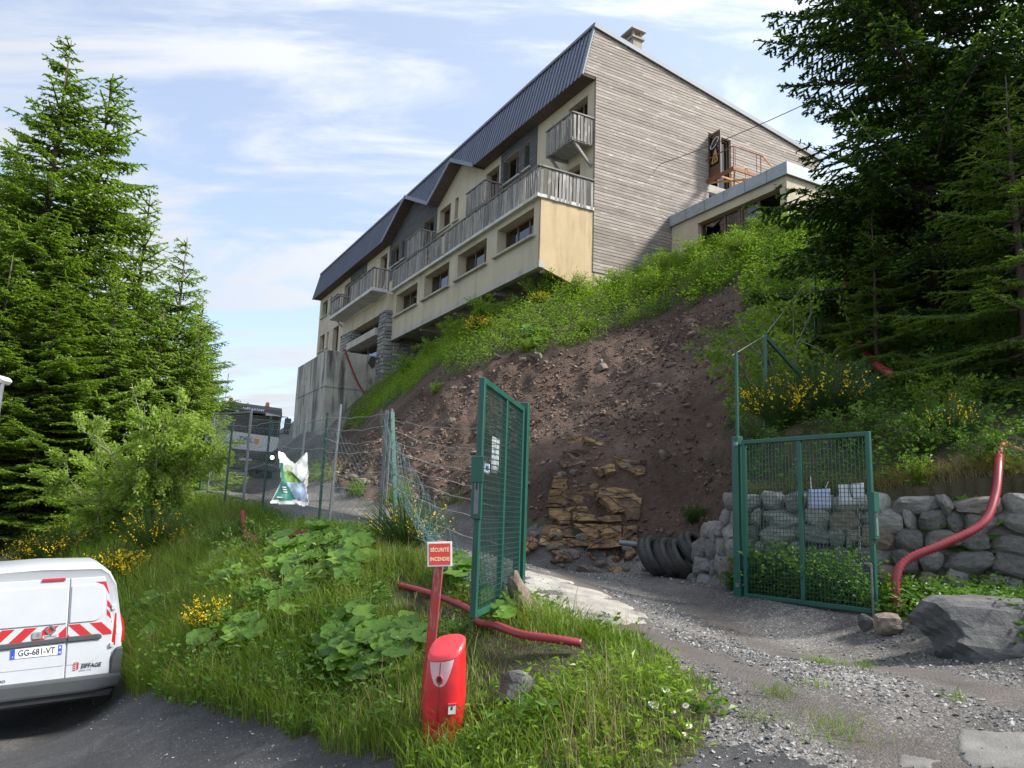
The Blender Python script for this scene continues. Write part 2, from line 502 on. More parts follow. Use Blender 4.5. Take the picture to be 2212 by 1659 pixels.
# gullies down the dirt and a rough, ledged lower cut
Z += np.where(zone == 3, mid * .34 * fbm(X * 2.6 + Y * .3, Y * .5, 4, 7), 0)
Z += np.where(zone == 0, mid * (.10 * fbm(X * 1.6, Y * 1.6, 4, 1)), 0)
Z += np.where(zone == 2, mid * (.055 * fbm(X * .9, Y * .9, 3, 4) + .010 * fbm(X * 3, Y * 3, 3, 5)), 0)
Z += np.where(zone == 1, mid * .012 * fbm(X * 2, Y * 2, 3, 2), 0)

def H(x, y):
    x = np.asarray(x, float); y = np.asarray(y, float)
    i = np.clip(np.searchsorted(GX, x) - 1, 0, len(GX) - 2); j = np.clip(np.searchsorted(GY, y) - 1, 0, len(GY) - 2)
    tx = np.clip((x - GX[i]) / (GX[i + 1] - GX[i]), 0, 1); ty = np.clip((y - GY[j]) / (GY[j + 1] - GY[j]), 0, 1)
    return (Z[i, j] * (1 - tx) + Z[i + 1, j] * tx) * (1 - ty) + (Z[i, j + 1] * (1 - tx) + Z[i + 1, j + 1] * tx) * ty
def hz(x, y): return float(H(x, y))
def zone_at(x, y):
    i = np.clip(np.searchsorted(GX, x) - 1, 0, len(GX) - 2); j = np.clip(np.searchsorted(GY, y) - 1, 0, len(GY) - 2)
    return zone[i, j]
def ground_n(x, y, e=.12):
    n = Vector((-(hz(x + e, y) - hz(x - e, y)) / (2 * e), -(hz(x, y + e) - hz(x, y - e)) / (2 * e), 1)); return n.normalized()
def hit(u, v, t0=2.0, t1=90.0):
    """where a line of sight meets the ground"""
    d = px_ray(u, v); t = np.arange(t0, t1, .02)
    zz = H(EYE.x + t * d.x, EYE.y + t * d.y); q = np.where(EYE.z + t * d.z < zz)[0]
    if len(q) == 0: return None
    return EYE + d * float(t[q[0]])

# --- ground materials
def mat_soil():
    m, N, L, bs = new_mat("hillside_soil")
    n = noise(N, L, 1.2, 8, .65); r = ramp(N, [(.3, (.030, .030, .013)), (.55, (.055, .048, .024)), (.75, (.095, .072, .045))]); L.new(n.outputs[0], r.inputs[0])
    L.new(r.outputs[0], bs.inputs["Base Color"]); bs.inputs["Roughness"].default_value = .95
    n2 = noise(N, L, 14, 6); bump(N, L, bs, n2.outputs[0], .6, .05); return m
def mat_asphalt():
    m, N, L, bs = new_mat("asphalt")
    n = noise(N, L, .55, 7, .62, .4); r = ramp(N, [(.3, (.034, .034, .036)), (.5, (.055, .054, .055)), (.62, (.085, .082, .08)), (.78, (.13, .125, .118))]); L.new(n.outputs[0], r.inputs[0])
    v = N.new("ShaderNodeTexVoronoi"); v.inputs["Scale"].default_value = 70
    tc = N.new("ShaderNodeTexCoord"); L.new(tc.outputs["Object"], v.inputs[0])
    rv = ramp(N, [(0.0, (.6,) * 3), (.7, (1.0,) * 3), (.9, (1.5,) * 3), (1.0, (3.2,) * 3)]); L.new(v.outputs["Color"], rv.inputs[0])
    c = mixc(N, L, 1.0, r.outputs[0], rv.outputs[0], 'MULTIPLY')
    v2 = N.new("ShaderNodeTexVoronoi"); v2.feature = 'DISTANCE_TO_EDGE'; v2.inputs["Scale"].default_value = 1.1
    nw_ = noise(N, L, 2.2, 5, .7); va = mixc(N, L, .18, tc.outputs["Object"], nw_.outputs["Color"]); L.new(va, v2.inputs[0])
    rc = ramp(N, [(.0, .35), (.012, 1.0)]); L.new(v2.outputs["Distance"], rc.inputs[0]); c = mixc(N, L, .55, c, rc.outputs[0], 'MULTIPLY')
    L.new(c, bs.inputs["Base Color"]); bs.inputs["Roughness"].default_value = .85
    n2 = noise(N, L, 90, 3, .7); bump(N, L, bs, n2.outputs[0], .7, .012); return m
def mat_drive():
    m, N, L, bs = new_mat("gravel_track")
    n = noise(N, L, .8, 7, .6, .3); r = ramp(N, [(.3, (.055, .051, .048)), (.52, (.105, .097, .09)), (.72, (.19, .178, .165))]); L.new(n.outputs[0], r.inputs[0])
    v = N.new("ShaderNodeTexVoronoi"); v.inputs["Scale"].default_value = 58
    tc = N.new("ShaderNodeTexCoord"); L.new(tc.outputs["Object"], v.inputs[0])
    rv = ramp(N, [(0.0, (.55,) * 3), (.55, (.95,) * 3), (.8, (1.5,) * 3), (1.0, (3.2, 3.2, 3.1))]); L.new(v.outputs["Color"], rv.inputs[0])
    c = mixc(N, L, 1.0, r.outputs[0], rv.outputs[0], 'MULTIPLY')
    at = N.new("ShaderNodeAttribute"); at.attribute_name = "track"; n5 = noise(N, L, 3, 5, .6); r5 = ramp(N, [(.3, (.058, .048, .042)), (.7, (.10, .085, .075))]); L.new(n5.outputs[0], r5.inputs[0])
    L.new(mixc(N, L, at.outputs["Fac"], c, r5.outputs[0]), bs.inputs["Base Color"]); bs.inputs["Roughness"].default_value = .92
    b = N.new("ShaderNodeBump"); b.inputs["Strength"].default_value = .45; b.inputs["Distance"].default_value = .02
    rr = ramp(N, [(0, 1), (.6, 0)]); L.new(v.outputs["Distance"], rr.inputs[0]); L.new(rr.outputs[0], b.inputs["Height"]); L.new(b.outputs[0], bs.inputs["Normal"])
    return m
def mat_dirt():
    m, N, L, bs = new_mat("bare_earth")
    n = noise(N, L, .5, 8, .62, .6); r = ramp(N, [(.28, (.046, .028, .020)), (.48, (.086, .053, .038)), (.62, (.132, .084, .061)), (.78, (.20, .14, .105))]); L.new(n.outputs[0], r.inputs[0])
    n3 = noise(N, L, 9, 6, .7); r3 = ramp(N, [(.3, (.6,) * 3), (.55, (1.0,) * 3), (.75, (1.55, 1.5, 1.42))]); L.new(n3.outputs[0], r3.inputs[0])
    L.new(mixc(N, L, .85, r.outputs[0], r3.outputs[0], 'MULTIPLY'), bs.inputs["Base Color"]); bs.inputs["Roughness"].default_value = .95
    v = N.new("ShaderNodeTexVoronoi"); v.inputs["Scale"].default_value = 16
    tc = N.new("ShaderNodeTexCoord"); L.new(tc.outputs["Object"], v.inputs[0])
    n2 = noise(N, L, 26, 7, .7); ad = N.new("ShaderNodeMath"); ad.operation = 'MULTIPLY_ADD'; ad.inputs[1].default_value = -.5
    L.new(v.outputs["Distance"], ad.inputs[0]); L.new(n2.outputs[0], ad.inputs[2])
    bump(N, L, bs, ad.outputs[0], .9, .07); return m
M_SOIL, M_ASPH, M_DRIVE, M_DIRT = mat_soil(), mat_asphalt(), mat_drive(), mat_dirt()
M_SLAB = simple("worn_concrete", (.27, .255, .225), .9, var=.35, scale=3.5, bmp=.5, bscale=30)
M_PATCH = simple("old_asphalt", (.15, .145, .135), .9, var=.3, scale=5, bmp=.4, bscale=60)

TRK = [(4.2, 3.2), (2.9, 5.4), (2.0, 8.2), (1.75, 10.5), (1.2, 13.2), (-.8, 16.0), (-3.6, 19.4), (-6.2, 23.5), (-9.5, 31), (-13, 42)]
def track(x, y):
    d = np.abs(seg_dist(x, y, TRK)[0]); return np.exp(-((d - .78) / .24) ** 2) * np.clip(.35 + 1.1 * vnoise(x * 1.3, y * .8, 2), 0, 1)
nx, ny = X.shape
idx = np.arange(nx * ny).reshape(nx, ny)
quads = np.stack([idx[:-1, :-1], idx[1:, :-1], idx[1:, 1:], idx[:-1, 1:]], -1).reshape(-1, 4)
qz = zone[:-1, :-1].ravel()
VV = np.stack([X.ravel(), Y.ravel(), Z.ravel()], -1)
for zi, nm, mt in ((0, "hillside", M_SOIL), (1, "road", M_ASPH), (2, "driveway", M_DRIVE), (3, "earth_slope", M_DIRT)):
    q = quads[qz == zi]
    u, inv = np.unique(q, return_inverse=True)
    o = tag(np_mesh(nm, VV[u], inv.reshape(q.shape), mt, smooth=True), kind="structure")
    if zi == 2:
        at = o.data.attributes.new("track", 'FLOAT', 'POINT'); at.data.foreach_set("value", track(VV[u][:, 0], VV[u][:, 1]).astype(np.float32))

def drape(name, poly, mat, step=.025, lift=.012, rag=.14):
    xs = np.arange(min(p[0] for p in poly) - .3, max(p[0] for p in poly) + .3, step); ys = np.arange(min(p[1] for p in poly) - .3, max(p[1] for p in poly) + .3, step)
    A, B = np.meshgrid(xs, ys, indexing='ij')
    ins = in_poly(A + rag * 2 * fbm(A * 2.5, B * 2.5, 4, 1), B + rag * 2 * fbm(A * 2.5, B * 2.5, 4, 6), poly) & (fbm(A * 4, B * 4, 4, 3) < .16)
    z = H(A, B) + lift + .012 * fbm(A * 5, B * 5, 3, 4)
    e = ins & np.roll(ins, 1, 0) & np.roll(ins, -1, 0) & np.roll(ins, 1, 1) & np.roll(ins, -1, 1)
    z = np.where(e, z, z - lift - .012)
    id_ = np.arange(A.size).reshape(A.shape); q = np.stack([id_[:-1, :-1], id_[1:, :-1], id_[1:, 1:], id_[:-1, 1:]], -1).reshape(-1, 4)
    q = q[ins[:-1, :-1].ravel() & ins[1:, 1:].ravel()]; u, inv = np.unique(q, return_inverse=True)
    return tag(np_mesh(name, np.stack([A.ravel(), B.ravel(), z.ravel()], -1)[u], inv.reshape(q.shape), mat, smooth=True), kind="structure")
drape("concrete_apron", SLABP, M_SLAB)
for q in PATCHES: drape("asphalt_patch", q, M_PATCH, .02, .01, .06)

# --- loose stones (gravel, scree): nobody could count them
ICO = np.array([(0, 0, 1), (.89, 0, .45), (.28, .85, .45), (-.72, .53, .45), (-.72, -.53, .45), (.28, -.85, .45), (.72, .53, -.45), (-.28, .85, -.45), (-.89, 0, -.45), (-.28, -.85, -.45), (.72, -.53, -.45), (0, 0, -1)])
ICOF = np.array([(0, 1, 2), (0, 2, 3), (0, 3, 4), (0, 4, 5), (0, 5, 1), (1, 6, 2), (2, 7, 3), (3, 8, 4), (4, 9, 5), (5, 10, 1), (6, 7, 2), (7, 8, 3), (8, 9, 4), (9, 10, 5), (10, 6, 1), (6, 11, 7), (7, 11, 8), (8, 11, 9), (9, 11, 10), (10, 11, 6)])
OCT = np.array([(1, 0, .1), (.1, 1, -.1), (-1, .1, .05), (-.1, -1, 0), (.15, .1, 1), (-.1, 0, -1)]); OCTF = np.array([(0, 1, 4), (1, 2, 4), (2, 3, 4), (3, 0, 4), (1, 0, 5), (2, 1, 5), (3, 2, 5), (0, 3, 5)])
def rot_mats(rng, n, tilt=1.0):
    a = rng.random(n) * 2 * pi; b = (rng.random(n) - .5) * pi * tilt; c = rng.random(n) * 2 * pi
    def rz_(t): z = np.zeros_like(t); o = z + 1; return np.stack([np.cos(t), -np.sin(t), z, np.sin(t), np.cos(t), z, z, z, o], -1).reshape(-1, 3, 3)
    def rx_(t): z = np.zeros_like(t); o = z + 1; return np.stack([o, z, z, z, np.cos(t), -np.sin(t), z, np.sin(t), np.cos(t)], -1).reshape(-1, 3, 3)
    return rz_(a) @ rx_(b) @ rz_(c)
def scatter_stones(name, x, y, size, mat, flat=.6, sink=.25, tilt=.5, seed=1):
    rng = np.random.default_rng(seed); n = len(x)
    base = OCT[None] * (1 + .7 * (rng.random((n, 6, 1)) - .5)) * np.stack([size * (.8 + .5 * rng.random(n)), size * (.6 + .4 * rng.random(n)), size * flat * (.5 + .8 * rng.random(n))], -1)[:, None, :]
    P = np.einsum('nij,nkj->nki', rot_mats(rng, n, tilt), base)
    P[..., 0] += x[:, None]; P[..., 1] += y[:, None]; P[..., 2] += (H(x, y) + size * flat * (.5 - sink))[:, None]
    F = (np.arange(n)[:, None, None] * 6 + OCTF[None]).reshape(-1, 3)
    return np_mesh(name, P.reshape(-1, 3), F, mat)
def stone_mat(name, cols, rough=.9):
    m, N, L, bs = new_mat(name)
    g = N.new("ShaderNodeNewGeometry"); r = ramp(N, [(i / (len(cols) - 1), c) for i, c in enumerate(cols)])
    L.new(g.outputs["Random Per Island"], r.inputs[0])
    n = noise(N, L, 18, 5, .65); rr = ramp(N, [(.3, .7), (.7, 1.3)]); L.new(n.outputs[0], rr.inputs[0])
    L.new(mixc(N, L, .8, r.outputs[0], rr.outputs[0], 'MULTIPLY'), bs.inputs["Base Color"]); bs.inputs["Roughness"].default_value = rough
    n2 = noise(N, L, 60, 4); bump(N, L, bs, n2.outputs[0], .4, .01); return m
M_GRAVEL = stone_mat("gravel_stone", [(.05, .05, .052), (.10, .10, .10), (.17, .168, .162), (.26, .26, .25), (.36, .36, .35)])
M_SCREE = stone_mat("earth_stone", [(.05, .031, .022), (.08, .05, .036), (.115, .075, .055), (.15, .105, .08), (.22, .165, .125), (.10, .08, .07)])
def gravel_xy(n, seed):
    rng = np.random.default_rng(seed); xs = []; ys = []
    while sum(map(len, xs)) < n:
        y = 3.6 + 12 * rng.random(n) ** 2.1; x = -1.2 + (rng.random(n)) * (7 + 0 * y)
        z = zone_at(x, y); dens = vnoise(x * .9, y * .9, 2) * .7 + vnoise(x * 3, y * 3, 5) * .5
        k = ((z == 2) | ((z == 1) & (x > .6) & (rng.random(n) < .35)) | ((z == 4) & (rng.random(n) < .06)) | ((z == 5) & (rng.random(n) < .1))) & (dens - .75 * track(x, y) > .30 + .45 * rng.random(n))
        xs.append(x[k]); ys.append(y[k])
    return np.concatenate(xs)[:n], np.concatenate(ys)[:n]
gx, gy = gravel_xy(16000, 5)
rg = np.random.default_rng(6)
tag(scatter_stones("gravel", gx, gy, .006 + .019 * rg.random(len(gx)) ** 2.5, M_GRAVEL, .55, .2, .5, 11), "loose grey gravel strewn over the driveway", "gravel", kind="stuff")
rs = np.random.default_rng(9)
sx = -9 + 16 * rs.random(60000); sy = 11 + 17 * rs.random(60000)
kk = (zone_at(sx, sy) == 3) & (vnoise(sx * .8, sy * .8, 3) * .6 + vnoise(sx * 2.7, sy * 2.7, 1) * .6 > .3 + .5 * rs.random(60000))
sx, sy = sx[kk][:14000], sy[kk][:14000]
ex = np.interp(rs.random(1500) * 9, np.arange(10), [p[0] for p in ROADP[5:15]]); ey = np.interp(ex, [p[0] for p in ROADP[5:15]], [p[1] for p in ROADP[5:15]])
ex += rs.normal(size=1500) * .2; ey += -.15 + rs.normal(size=1500) * .22
tag(scatter_stones("edge_grit", ex, ey, .004 + .012 * rs.random(1500) ** 3, M_GRAVEL, .5, .2, .4, 13), "grit and small stones along the asphalt's edge", "grit", kind="stuff")
tag(scatter_stones("scree", sx, sy, .014 + .075 * rs.random(len(sx)) ** 3.6, M_SCREE, .6, .2, 1.0, 12), "small brown stones lying all over the bare earth slope", "scree", kind="stuff")

# ------------------------------------------------------------------ building materials
def mat_stucco(name, c, stain=.5):
    m, N, L, bs = new_mat(name)
    n = noise(N, L, .7, 6, .6); r = ramp(N, [(.3, tuple(x * .86 for x in c)), (.7, tuple(min(1, x * 1.08) for x in c))]); L.new(n.outputs[0], r.inputs[0])
    n2 = noise(N, L, 2.2, 6, .65, stretch=(1, 1, .12)); r2 = ramp(N, [(.5, (1, 1, 1)), (.72, (1 - stain * .45, 1 - stain * .45, 1 - stain * .5))]); L.new(n2.outputs[0], r2.inputs[0])
    L.new(mixc(N, L, 1, r.outputs[0], r2.outputs[0], 'MULTIPLY'), bs.inputs["Base Color"]); bs.inputs["Roughness"].default_value = .9
    n3 = noise(N, L, 60, 3); bump(N, L, bs, n3.outputs[0], .25, .01); return m
def mat_wood(name, dark, mid, light, along, rnd=.3, knots=True):
    m, N, L, bs = new_mat(name)
    st = {'x': (.5, 9, 9), 'y': (9, .5, 9), 'z': (9, 9, .5)}[along]
    oi = N.new("ShaderNodeObjectInfo"); tc = N.new("ShaderNodeTexCoord")
    va = N.new("ShaderNodeVectorMath"); va.operation = 'ADD'
    sc = N.new("ShaderNodeVectorMath"); sc.operation = 'SCALE'; sc.inputs["Scale"].default_value = 37
    cb = N.new("ShaderNodeCombineXYZ")
    for i in range(3): L.new(oi.outputs["Random"], cb.inputs[i])
    L.new(cb.outputs[0], sc.inputs[0]); L.new(tc.outputs["Object"], va.inputs[0]); L.new(sc.outputs[0], va.inputs[1])
    n = noise(N, L, 2.2, 6, .65, .4, vec=va.outputs[0], stretch=st); r = ramp(N, [(.28, dark), (.5, mid), (.72, light)]); L.new(n.outputs[0], r.inputs[0])
    c = r.outputs[0]
    if knots:
        n2 = noise(N, L, 2.6, 3, .5, vec=va.outputs[0], stretch=tuple(1 if s == .5 else 3.0 for s in st)); r2 = ramp(N, [(.60, 0), (.72, 1)]); L.new(n2.outputs[0], r2.inputs[0])
        c = mixc(N, L, r2.outputs[0], c, tuple(min(1, x * 1.12) for x in light))
    rr = ramp(N, [(0, (1 - rnd,) * 3), (1, (1 + rnd * .6,) * 3)]); L.new(oi.outputs["Random"], rr.inputs[0])
    L.new(mixc(N, L, 1, c, rr.outputs[0], 'MULTIPLY'), bs.inputs["Base Color"]); bs.inputs["Roughness"].default_value = .85
    bump(N, L, bs, n.outputs[0], .35, .01); return m
def mat_glass(name, tint=(.75, .8, .8), dark=.35, wav=0.0):
    m, N, L, bs = new_mat(name)
    tr = N.new("ShaderNodeBsdfTransparent"); tr.inputs[0].default_value = (*[t * dark for t in tint], 1)
    gl = N.new("ShaderNodeBsdfGlossy"); gl.inputs["Roughness"].default_value = .02; gl.inputs[0].default_value = (.9, .93, .95, 1)
    fr = N.new("ShaderNodeFresnel"); fr.inputs[0].default_value = 1.9
    if wav:
        n = noise(N, L, 1.6, 3); b = N.new("ShaderNodeBump"); b.inputs["Strength"].default_value = wav; b.inputs["Distance"].default_value = .05
        L.new(n.outputs[0], b.inputs["Height"]); L.new(b.outputs[0], gl.inputs["Normal"])
    mx = N.new("ShaderNodeMixShader"); L.new(fr.outputs[0], mx.inputs[0]); L.new(tr.outputs[0], mx.inputs[1]); L.new(gl.outputs[0], mx.inputs[2])
    L.new(mx.outputs[0], N["Material Output"].inputs[0]); return m
M_STUC = mat_stucco("beige_render", (.48, .42, .31)); M_OCHRE = mat_stucco("ochre_render", (.50, .385, .225), .8)
M_PLANK = mat_wood("weathered_plank", (.16, .135, .117), (.27, .232, .20), (.38, .335, .295), 'y', .24)
M_DARKCLAD = mat_wood("grey_cladding", (.045, .047, .05), (.085, .088, .09), (.15, .15, .148), 'x', .2, False)
M_SOFFIT = mat_wood("soffit_wood", (.06, .045, .035), (.13, .095, .075), (.19, .15, .12), 'y', .2, False)
M_SLAT = mat_wood("grey_slat", (.10, .09, .085), (.23, .215, .20), (.38, .365, .345), 'z', .35)
M_RAILW = mat_wood("grey_rail", (.09, .08, .07), (.19, .17, .15), (.30, .28, .26), 'x', .2)
M_ROOFM = simple("slate_blue_metal", (.15, .172, .235), .45, .15, .08, 2, objrand=.10)
M_TRIM = simple("light_grey_metal", (.17, .19, .225), .6, .0, .1, 2)
M_ZINC = simple("zinc_band", (.29, .325, .36), .55, .2, .16, 2.5)
M_CONC = mat_stucco("pale_concrete", (.42, .40, .35), .9); M_CONCW = mat_stucco("white_concrete_edge", (.55, .55, .52), .9)
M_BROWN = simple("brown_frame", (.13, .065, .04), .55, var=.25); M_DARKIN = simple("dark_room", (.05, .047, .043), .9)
M_GLASS = mat_glass("window_glass"); M_GLASSW = mat_glass("rippled_glass", dark=.25, wav=.35)
M_RUST = simple("rusty_steel", (.20, .075, .035), .7, .1, .35, 8); M_ORANGE = simple("orange_primer", (.42, .21, .06), .7, .0, .3, 6)
M_CHIM = mat_stucco("chimney_render", (.30, .26, .20), .7)
M_BLOCK = stone_mat("split_faced_stone", [(.20, .205, .195), (.27, .275, .26), (.34, .345, .33)])
m, N, L, bs = new_mat("stone_block_face")
oi = N.new("ShaderNodeObjectInfo"); r = ramp(N, [(0, (.17, .175, .165)), (.5, (.25, .255, .24)), (1, (.34, .345, .325))]); L.new(oi.outputs["Random"], r.inputs[0])
n = noise(N, L, 7, 6, .65); rr = ramp(N, [(.3, .65), (.7, 1.25)]); L.new(n.outputs[0], rr.inputs[0])
L.new(mixc(N, L, .9, r.outputs[0], rr.outputs[0], 'MULTIPLY'), bs.inputs["Base Color"]); bs.inputs["Roughness"].default_value = .92
n2 = noise(N, L, 22, 5, .7); bump(N, L, bs, n2.outputs[0], .9, .04); M_BLOCK = m

hotel = empty("hotel", BO, BROT, "long derelict hotel with slate blue metal roof, grey plank gable and wooden balconies", "building")
def P3(a, b, z): return (-a, b, z)
def abox(mb, a0, a1, b0, b1, z0, z1): return mb.span((-a0, b0, z0), (-a1, b1, z1))

def wall_face(mb, a0, a1, z0, z1, b, holes, depth=.35, mi=0):
    """facade sheet on plane b with openings and their reveals"""
    hs = [h for h in holes if h[0] < a1 and h[1] > a0]
    As = sorted({a0, a1, *[min(max(x, a0), a1) for h in hs for x in h[:2]]}); Zs = sorted({z0, z1, *[min(max(x, z0), z1) for h in hs for x in h[2:4]]})
    for i in range(len(As) - 1):
        for j in range(len(Zs) - 1):
            ca, cz = (As[i] + As[i + 1]) / 2, (Zs[j] + Zs[j + 1]) / 2
            if any(h[0] < ca < h[1] and h[2] < cz < h[3] for h in hs): continue
            mb.add([P3(As[i], b, Zs[j]), P3(As[i + 1], b, Zs[j]), P3(As[i + 1], b, Zs[j + 1]), P3(As[i], b, Zs[j + 1])], [(0, 1, 2, 3)])
    for h in hs:
        c = [(h[0], h[2]), (h[1], h[2]), (h[1], h[3]), (h[0], h[3])]
        for k in range(4):
            p, q = c[k], c[(k + 1) % 4]
            mb.add([P3(p[0], b, p[1]), P3(q[0], b, q[1]), P3(q[0], b + depth, q[1]), P3(p[0], b + depth, p[1])], [(0, 1, 2, 3)])

def window(par, h, b, n=1, depth=.28, sill=True, open_pane=None, glass=None, name="window", swing=None, bar=False, sillw=.12):
    a0, a1, z0, z1 = h; bf = b + depth
    f = MB(); w = .07
    abox(f, a0 + .01, a0 + w, bf, bf + .06, z0, z1); abox(f, a1 - w, a1 - .01, bf, bf + .06, z0, z1)
    abox(f, a0 + w, a1 - w, bf, bf + .06, z1 - w, z1); abox(f, a0 + w, a1 - w, bf, bf + .06, z0, z0 + w)
    ww = (a1 - a0 - 2 * w) / n
    for k in range(1, n): abox(f, a0 + w + k * ww - .05, a0 + w + k * ww + .05, bf - .005, bf + .065, z0 + w, z1 - w)
    if bar: abox(f, a0 + w, a1 - w, bf + .005, bf + .05, z0 + .75, z0 + .83)
    fo = f.build(name, M_BROWN, par)
    for k in range(n):
        if open_pane is not None and k in open_pane: continue
        g = MB(); abox(g, a0 + w + k * ww + .052, a0 + w + (k + 1) * ww - .052, bf + .022, bf + .034, z0 + w + .002, z1 - w - .002)
        g.build("pane", glass or M_GLASS, fo)
    if swing is not None:
        g = MB(); a = a0 + w + swing * ww
        g.bar(P3(a, bf + .06, z0 + w), P3(a, bf + .06, z1 - w), .05, .05); g.bar(P3(a + .25, bf + .6, z0 + w), P3(a + .25, bf + .6, z1 - w), .05, .05)
        g.bar(P3(a, bf + .06, z0 + w), P3(a + .25, bf + .6, z0 + w), .05, .05); g.bar(P3(a, bf + .06, z1 - w), P3(a + .25, bf + .6, z1 - w), .05, .05)
        g.build("casement", M_BROWN, fo)
    if sill:
        s = MB(); abox(s, a0 - .16, a1 + .16, b - sillw, b + depth - .002, z0 - .10, z0 - .004); s.build("sill", M_CONC, fo, bevel=.012)
    return fo

UP = []     # openings of the top storey: (hole, kind)
for a0, a1 in ((.54, 1.95), (8.1, 9.5), (16.0, 17.4), (23.75, 25.15), (31.75, 33.25)): UP.append(((a0, a1, 16.42, 18.62), 'd'))
for a0, a1 in ((6.12, 7.63), (13.75, 15.25), (21.55, 22.95), (29.4, 30.9), (37.75, 39.35)): UP.append(((a0, a1, 17.32, 18.62), 'w'))
for a0, a1 in ((5.1, 5.57), (12.75, 13.2), (20.55, 21.0), (28.3, 28.75), (36.5, 36.92)): UP.append(((a0, a1, 17.32, 18.62), 's'))
LOW = [((37.95, 39.4, 14.4, 15.76), 'w'), ((36.8, 37.25, 14.4, 15.72), 's'), ((34.0, 35.55, 13.4, 15.7), 'd')]
for a0, a1 in ((1.0, 3.4), (4.9, 7.3), (8.8, 11.2), (12.6, 15.0), (16.2, 17.6), (19, 20.4), (25, 26.4)): LOW.append(((a0, a1, 13.75, 15.85), 'l'))
HOLES = [h for h, k in UP + LOW]
w = MB()
wall_face(w, 0.0, 40.1, 13.45, 19.17, 0.0, HOLES)
wall_face(w, 23.6, 40.1, 8.0, 13.45, 0.0, [(34.0, 35.55, 13.3, 13.5)])
for pa, pz, l, r_ in ((12.6, 20.37, 9.72, 15.56), (19.3, 20.62, 15.56, 23.2)):       # dormer gables
    w.add([P3(l, 0, 19.17), P3(r_, 0, 19.17), P3(pa, 0, pz)], [(0, 1, 2)])
# hidden back, far end and floor of the shell
w.add([P3(40.1, 0, 8), P3(40.1, 13.2, 8), P3(40.1, 13.2, 19.2), P3(40.1, 0, 21.3)], [(0, 1, 2, 3)])
w.add([P3(0, 13.2, 8), P3(40.1, 13.2, 8), P3(40.1, 13.2, 19.2), P3(0, 13.2, 19.2)], [(0, 1, 2, 3)])
w.build("facade_wall", M_STUC, hotel, fix=False)
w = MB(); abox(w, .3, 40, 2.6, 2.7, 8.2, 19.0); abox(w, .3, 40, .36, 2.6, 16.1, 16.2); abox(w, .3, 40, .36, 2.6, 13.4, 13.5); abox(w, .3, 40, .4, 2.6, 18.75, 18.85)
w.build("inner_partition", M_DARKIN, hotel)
for h, k in UP:
    window(hotel, h, 0.0, {'d': 2, 'w': 2, 's': 1}[k], .30 if k != 's' else .34, sill=(k != 'd'), name="balcony_door" if k == 'd' else "window", bar=(k == 'd'), open_pane=[0] if h[0] == 6.12 else None, swing=0 if h[0] == 6.12 else None)
for h, k in LOW:
    window(hotel, h, 0.0, 2 if k != 's' else 1, .30, sill=k in 'ws', name="balcony_door" if k in 'dl' else "window")
# grey horizontal boarding on three fields of the facade
cl = MB()
for a0, a1 in ((4.47, 7.88), (15.6, 23.3), (27.95, 31.7)):
    rz_ = 16.4
    while rz_ < 20.5:
        t, bt = rz_ + .112, rz_
        segs = [(a0, a1)]
        if t > 19.15:
            if a0 != 15.6: break
            f = (20.62 - t) / (20.62 - 19.17)
            if f <= .02: break
            segs = [(19.3 - f * 3.72, 19.3 + f * 3.9)]
        for h in HOLES:
            if h[2] < t and h[3] > bt and h[0] < a1 and h[1] > a0:
                segs = [q for s in segs for q in ((s[0], min(s[1], h[0])), (max(s[0], h[1]), s[1])) if q[1] - q[0] > .03]
        for s in segs:
            y0 = -.028 - .008 * random.random()
            cl.add([P3(s[0], y0 - .012, bt), P3(s[1], y0 - .012, bt), P3(s[1], y0, t), P3(s[0], y0, t), P3(s[0], -.002, bt), P3(s[1], -.002, bt), P3(s[1], -.002, t), P3(s[0], -.002, t)],
                   [(0, 1, 2, 3), (4, 5, 1, 0), (3, 2, 6, 7), (0, 3, 7, 4), (1, 5, 6, 2)])
        rz_ += .125
    for h in HOLES:       # boarded reveals
        if a0 < h[0] < a1 and h[2] > 16:
            for (x0, x1) in ((h[0], h[0] + .02), (h[1] - .02, h[1])):
                q = h[2]
                while q < h[3] - .05: abox(cl, x0, x1, -.02, .27, q, min(q + .112, h[3])); q += .125
tag(cl.build("cladding_boards", M_DARKCLAD, hotel), kind="stuff")

# --- steep metal roof edge: ribbed panels, one by one
def mans_b(z): return -.64 + .58 * (z - 19.03) / 2.37
def dorm_z(a):
    for pa, pz, l, r_ in ((12.55, 20.45, 9.68, 15.53), (19.28, 20.75, 15.53, 23.1)):
        if l < a < r_: return 19.05 + (pz - 19.05) * (1 - abs(a - pa) / ((pa - l) if a < pa else (r_ - pa)))
    return 19.03
na = 134; pw = 40.2 / na
for i in range(na):
    a0, a1 = .06 + i * pw, .06 + (i + 1) * pw
    z0, z1 = dorm_z(a0 + .01) + .02, dorm_z(a1 - .01) + .02
    zt = 21.33
    p = MB()
    rib = .075
    def pt(a, z, o=0.0): return P3(a, mans_b(z) - o, z)
    c = [(a0, 0), (a0 + rib * .15, .045), (a0 + rib * .85, .045), (a0 + rib, 0), (a1, 0)]
    top = [pt(a, zt, o) for a, o in c]
    zz = [z0 + (z1 - z0) * (a - a0) / pw for a, o in c]
    bot = [pt(a, z, o) for (a, o), z in zip(c, zz)]
    p.add(bot + top, [(k, k + 1, k + 6, k + 5) for k in range(4)] + [(0, 5, 6, 1)])
    p.build("roof_panel", M_ROOFM, hotel, fix=True)
r_ = MB()
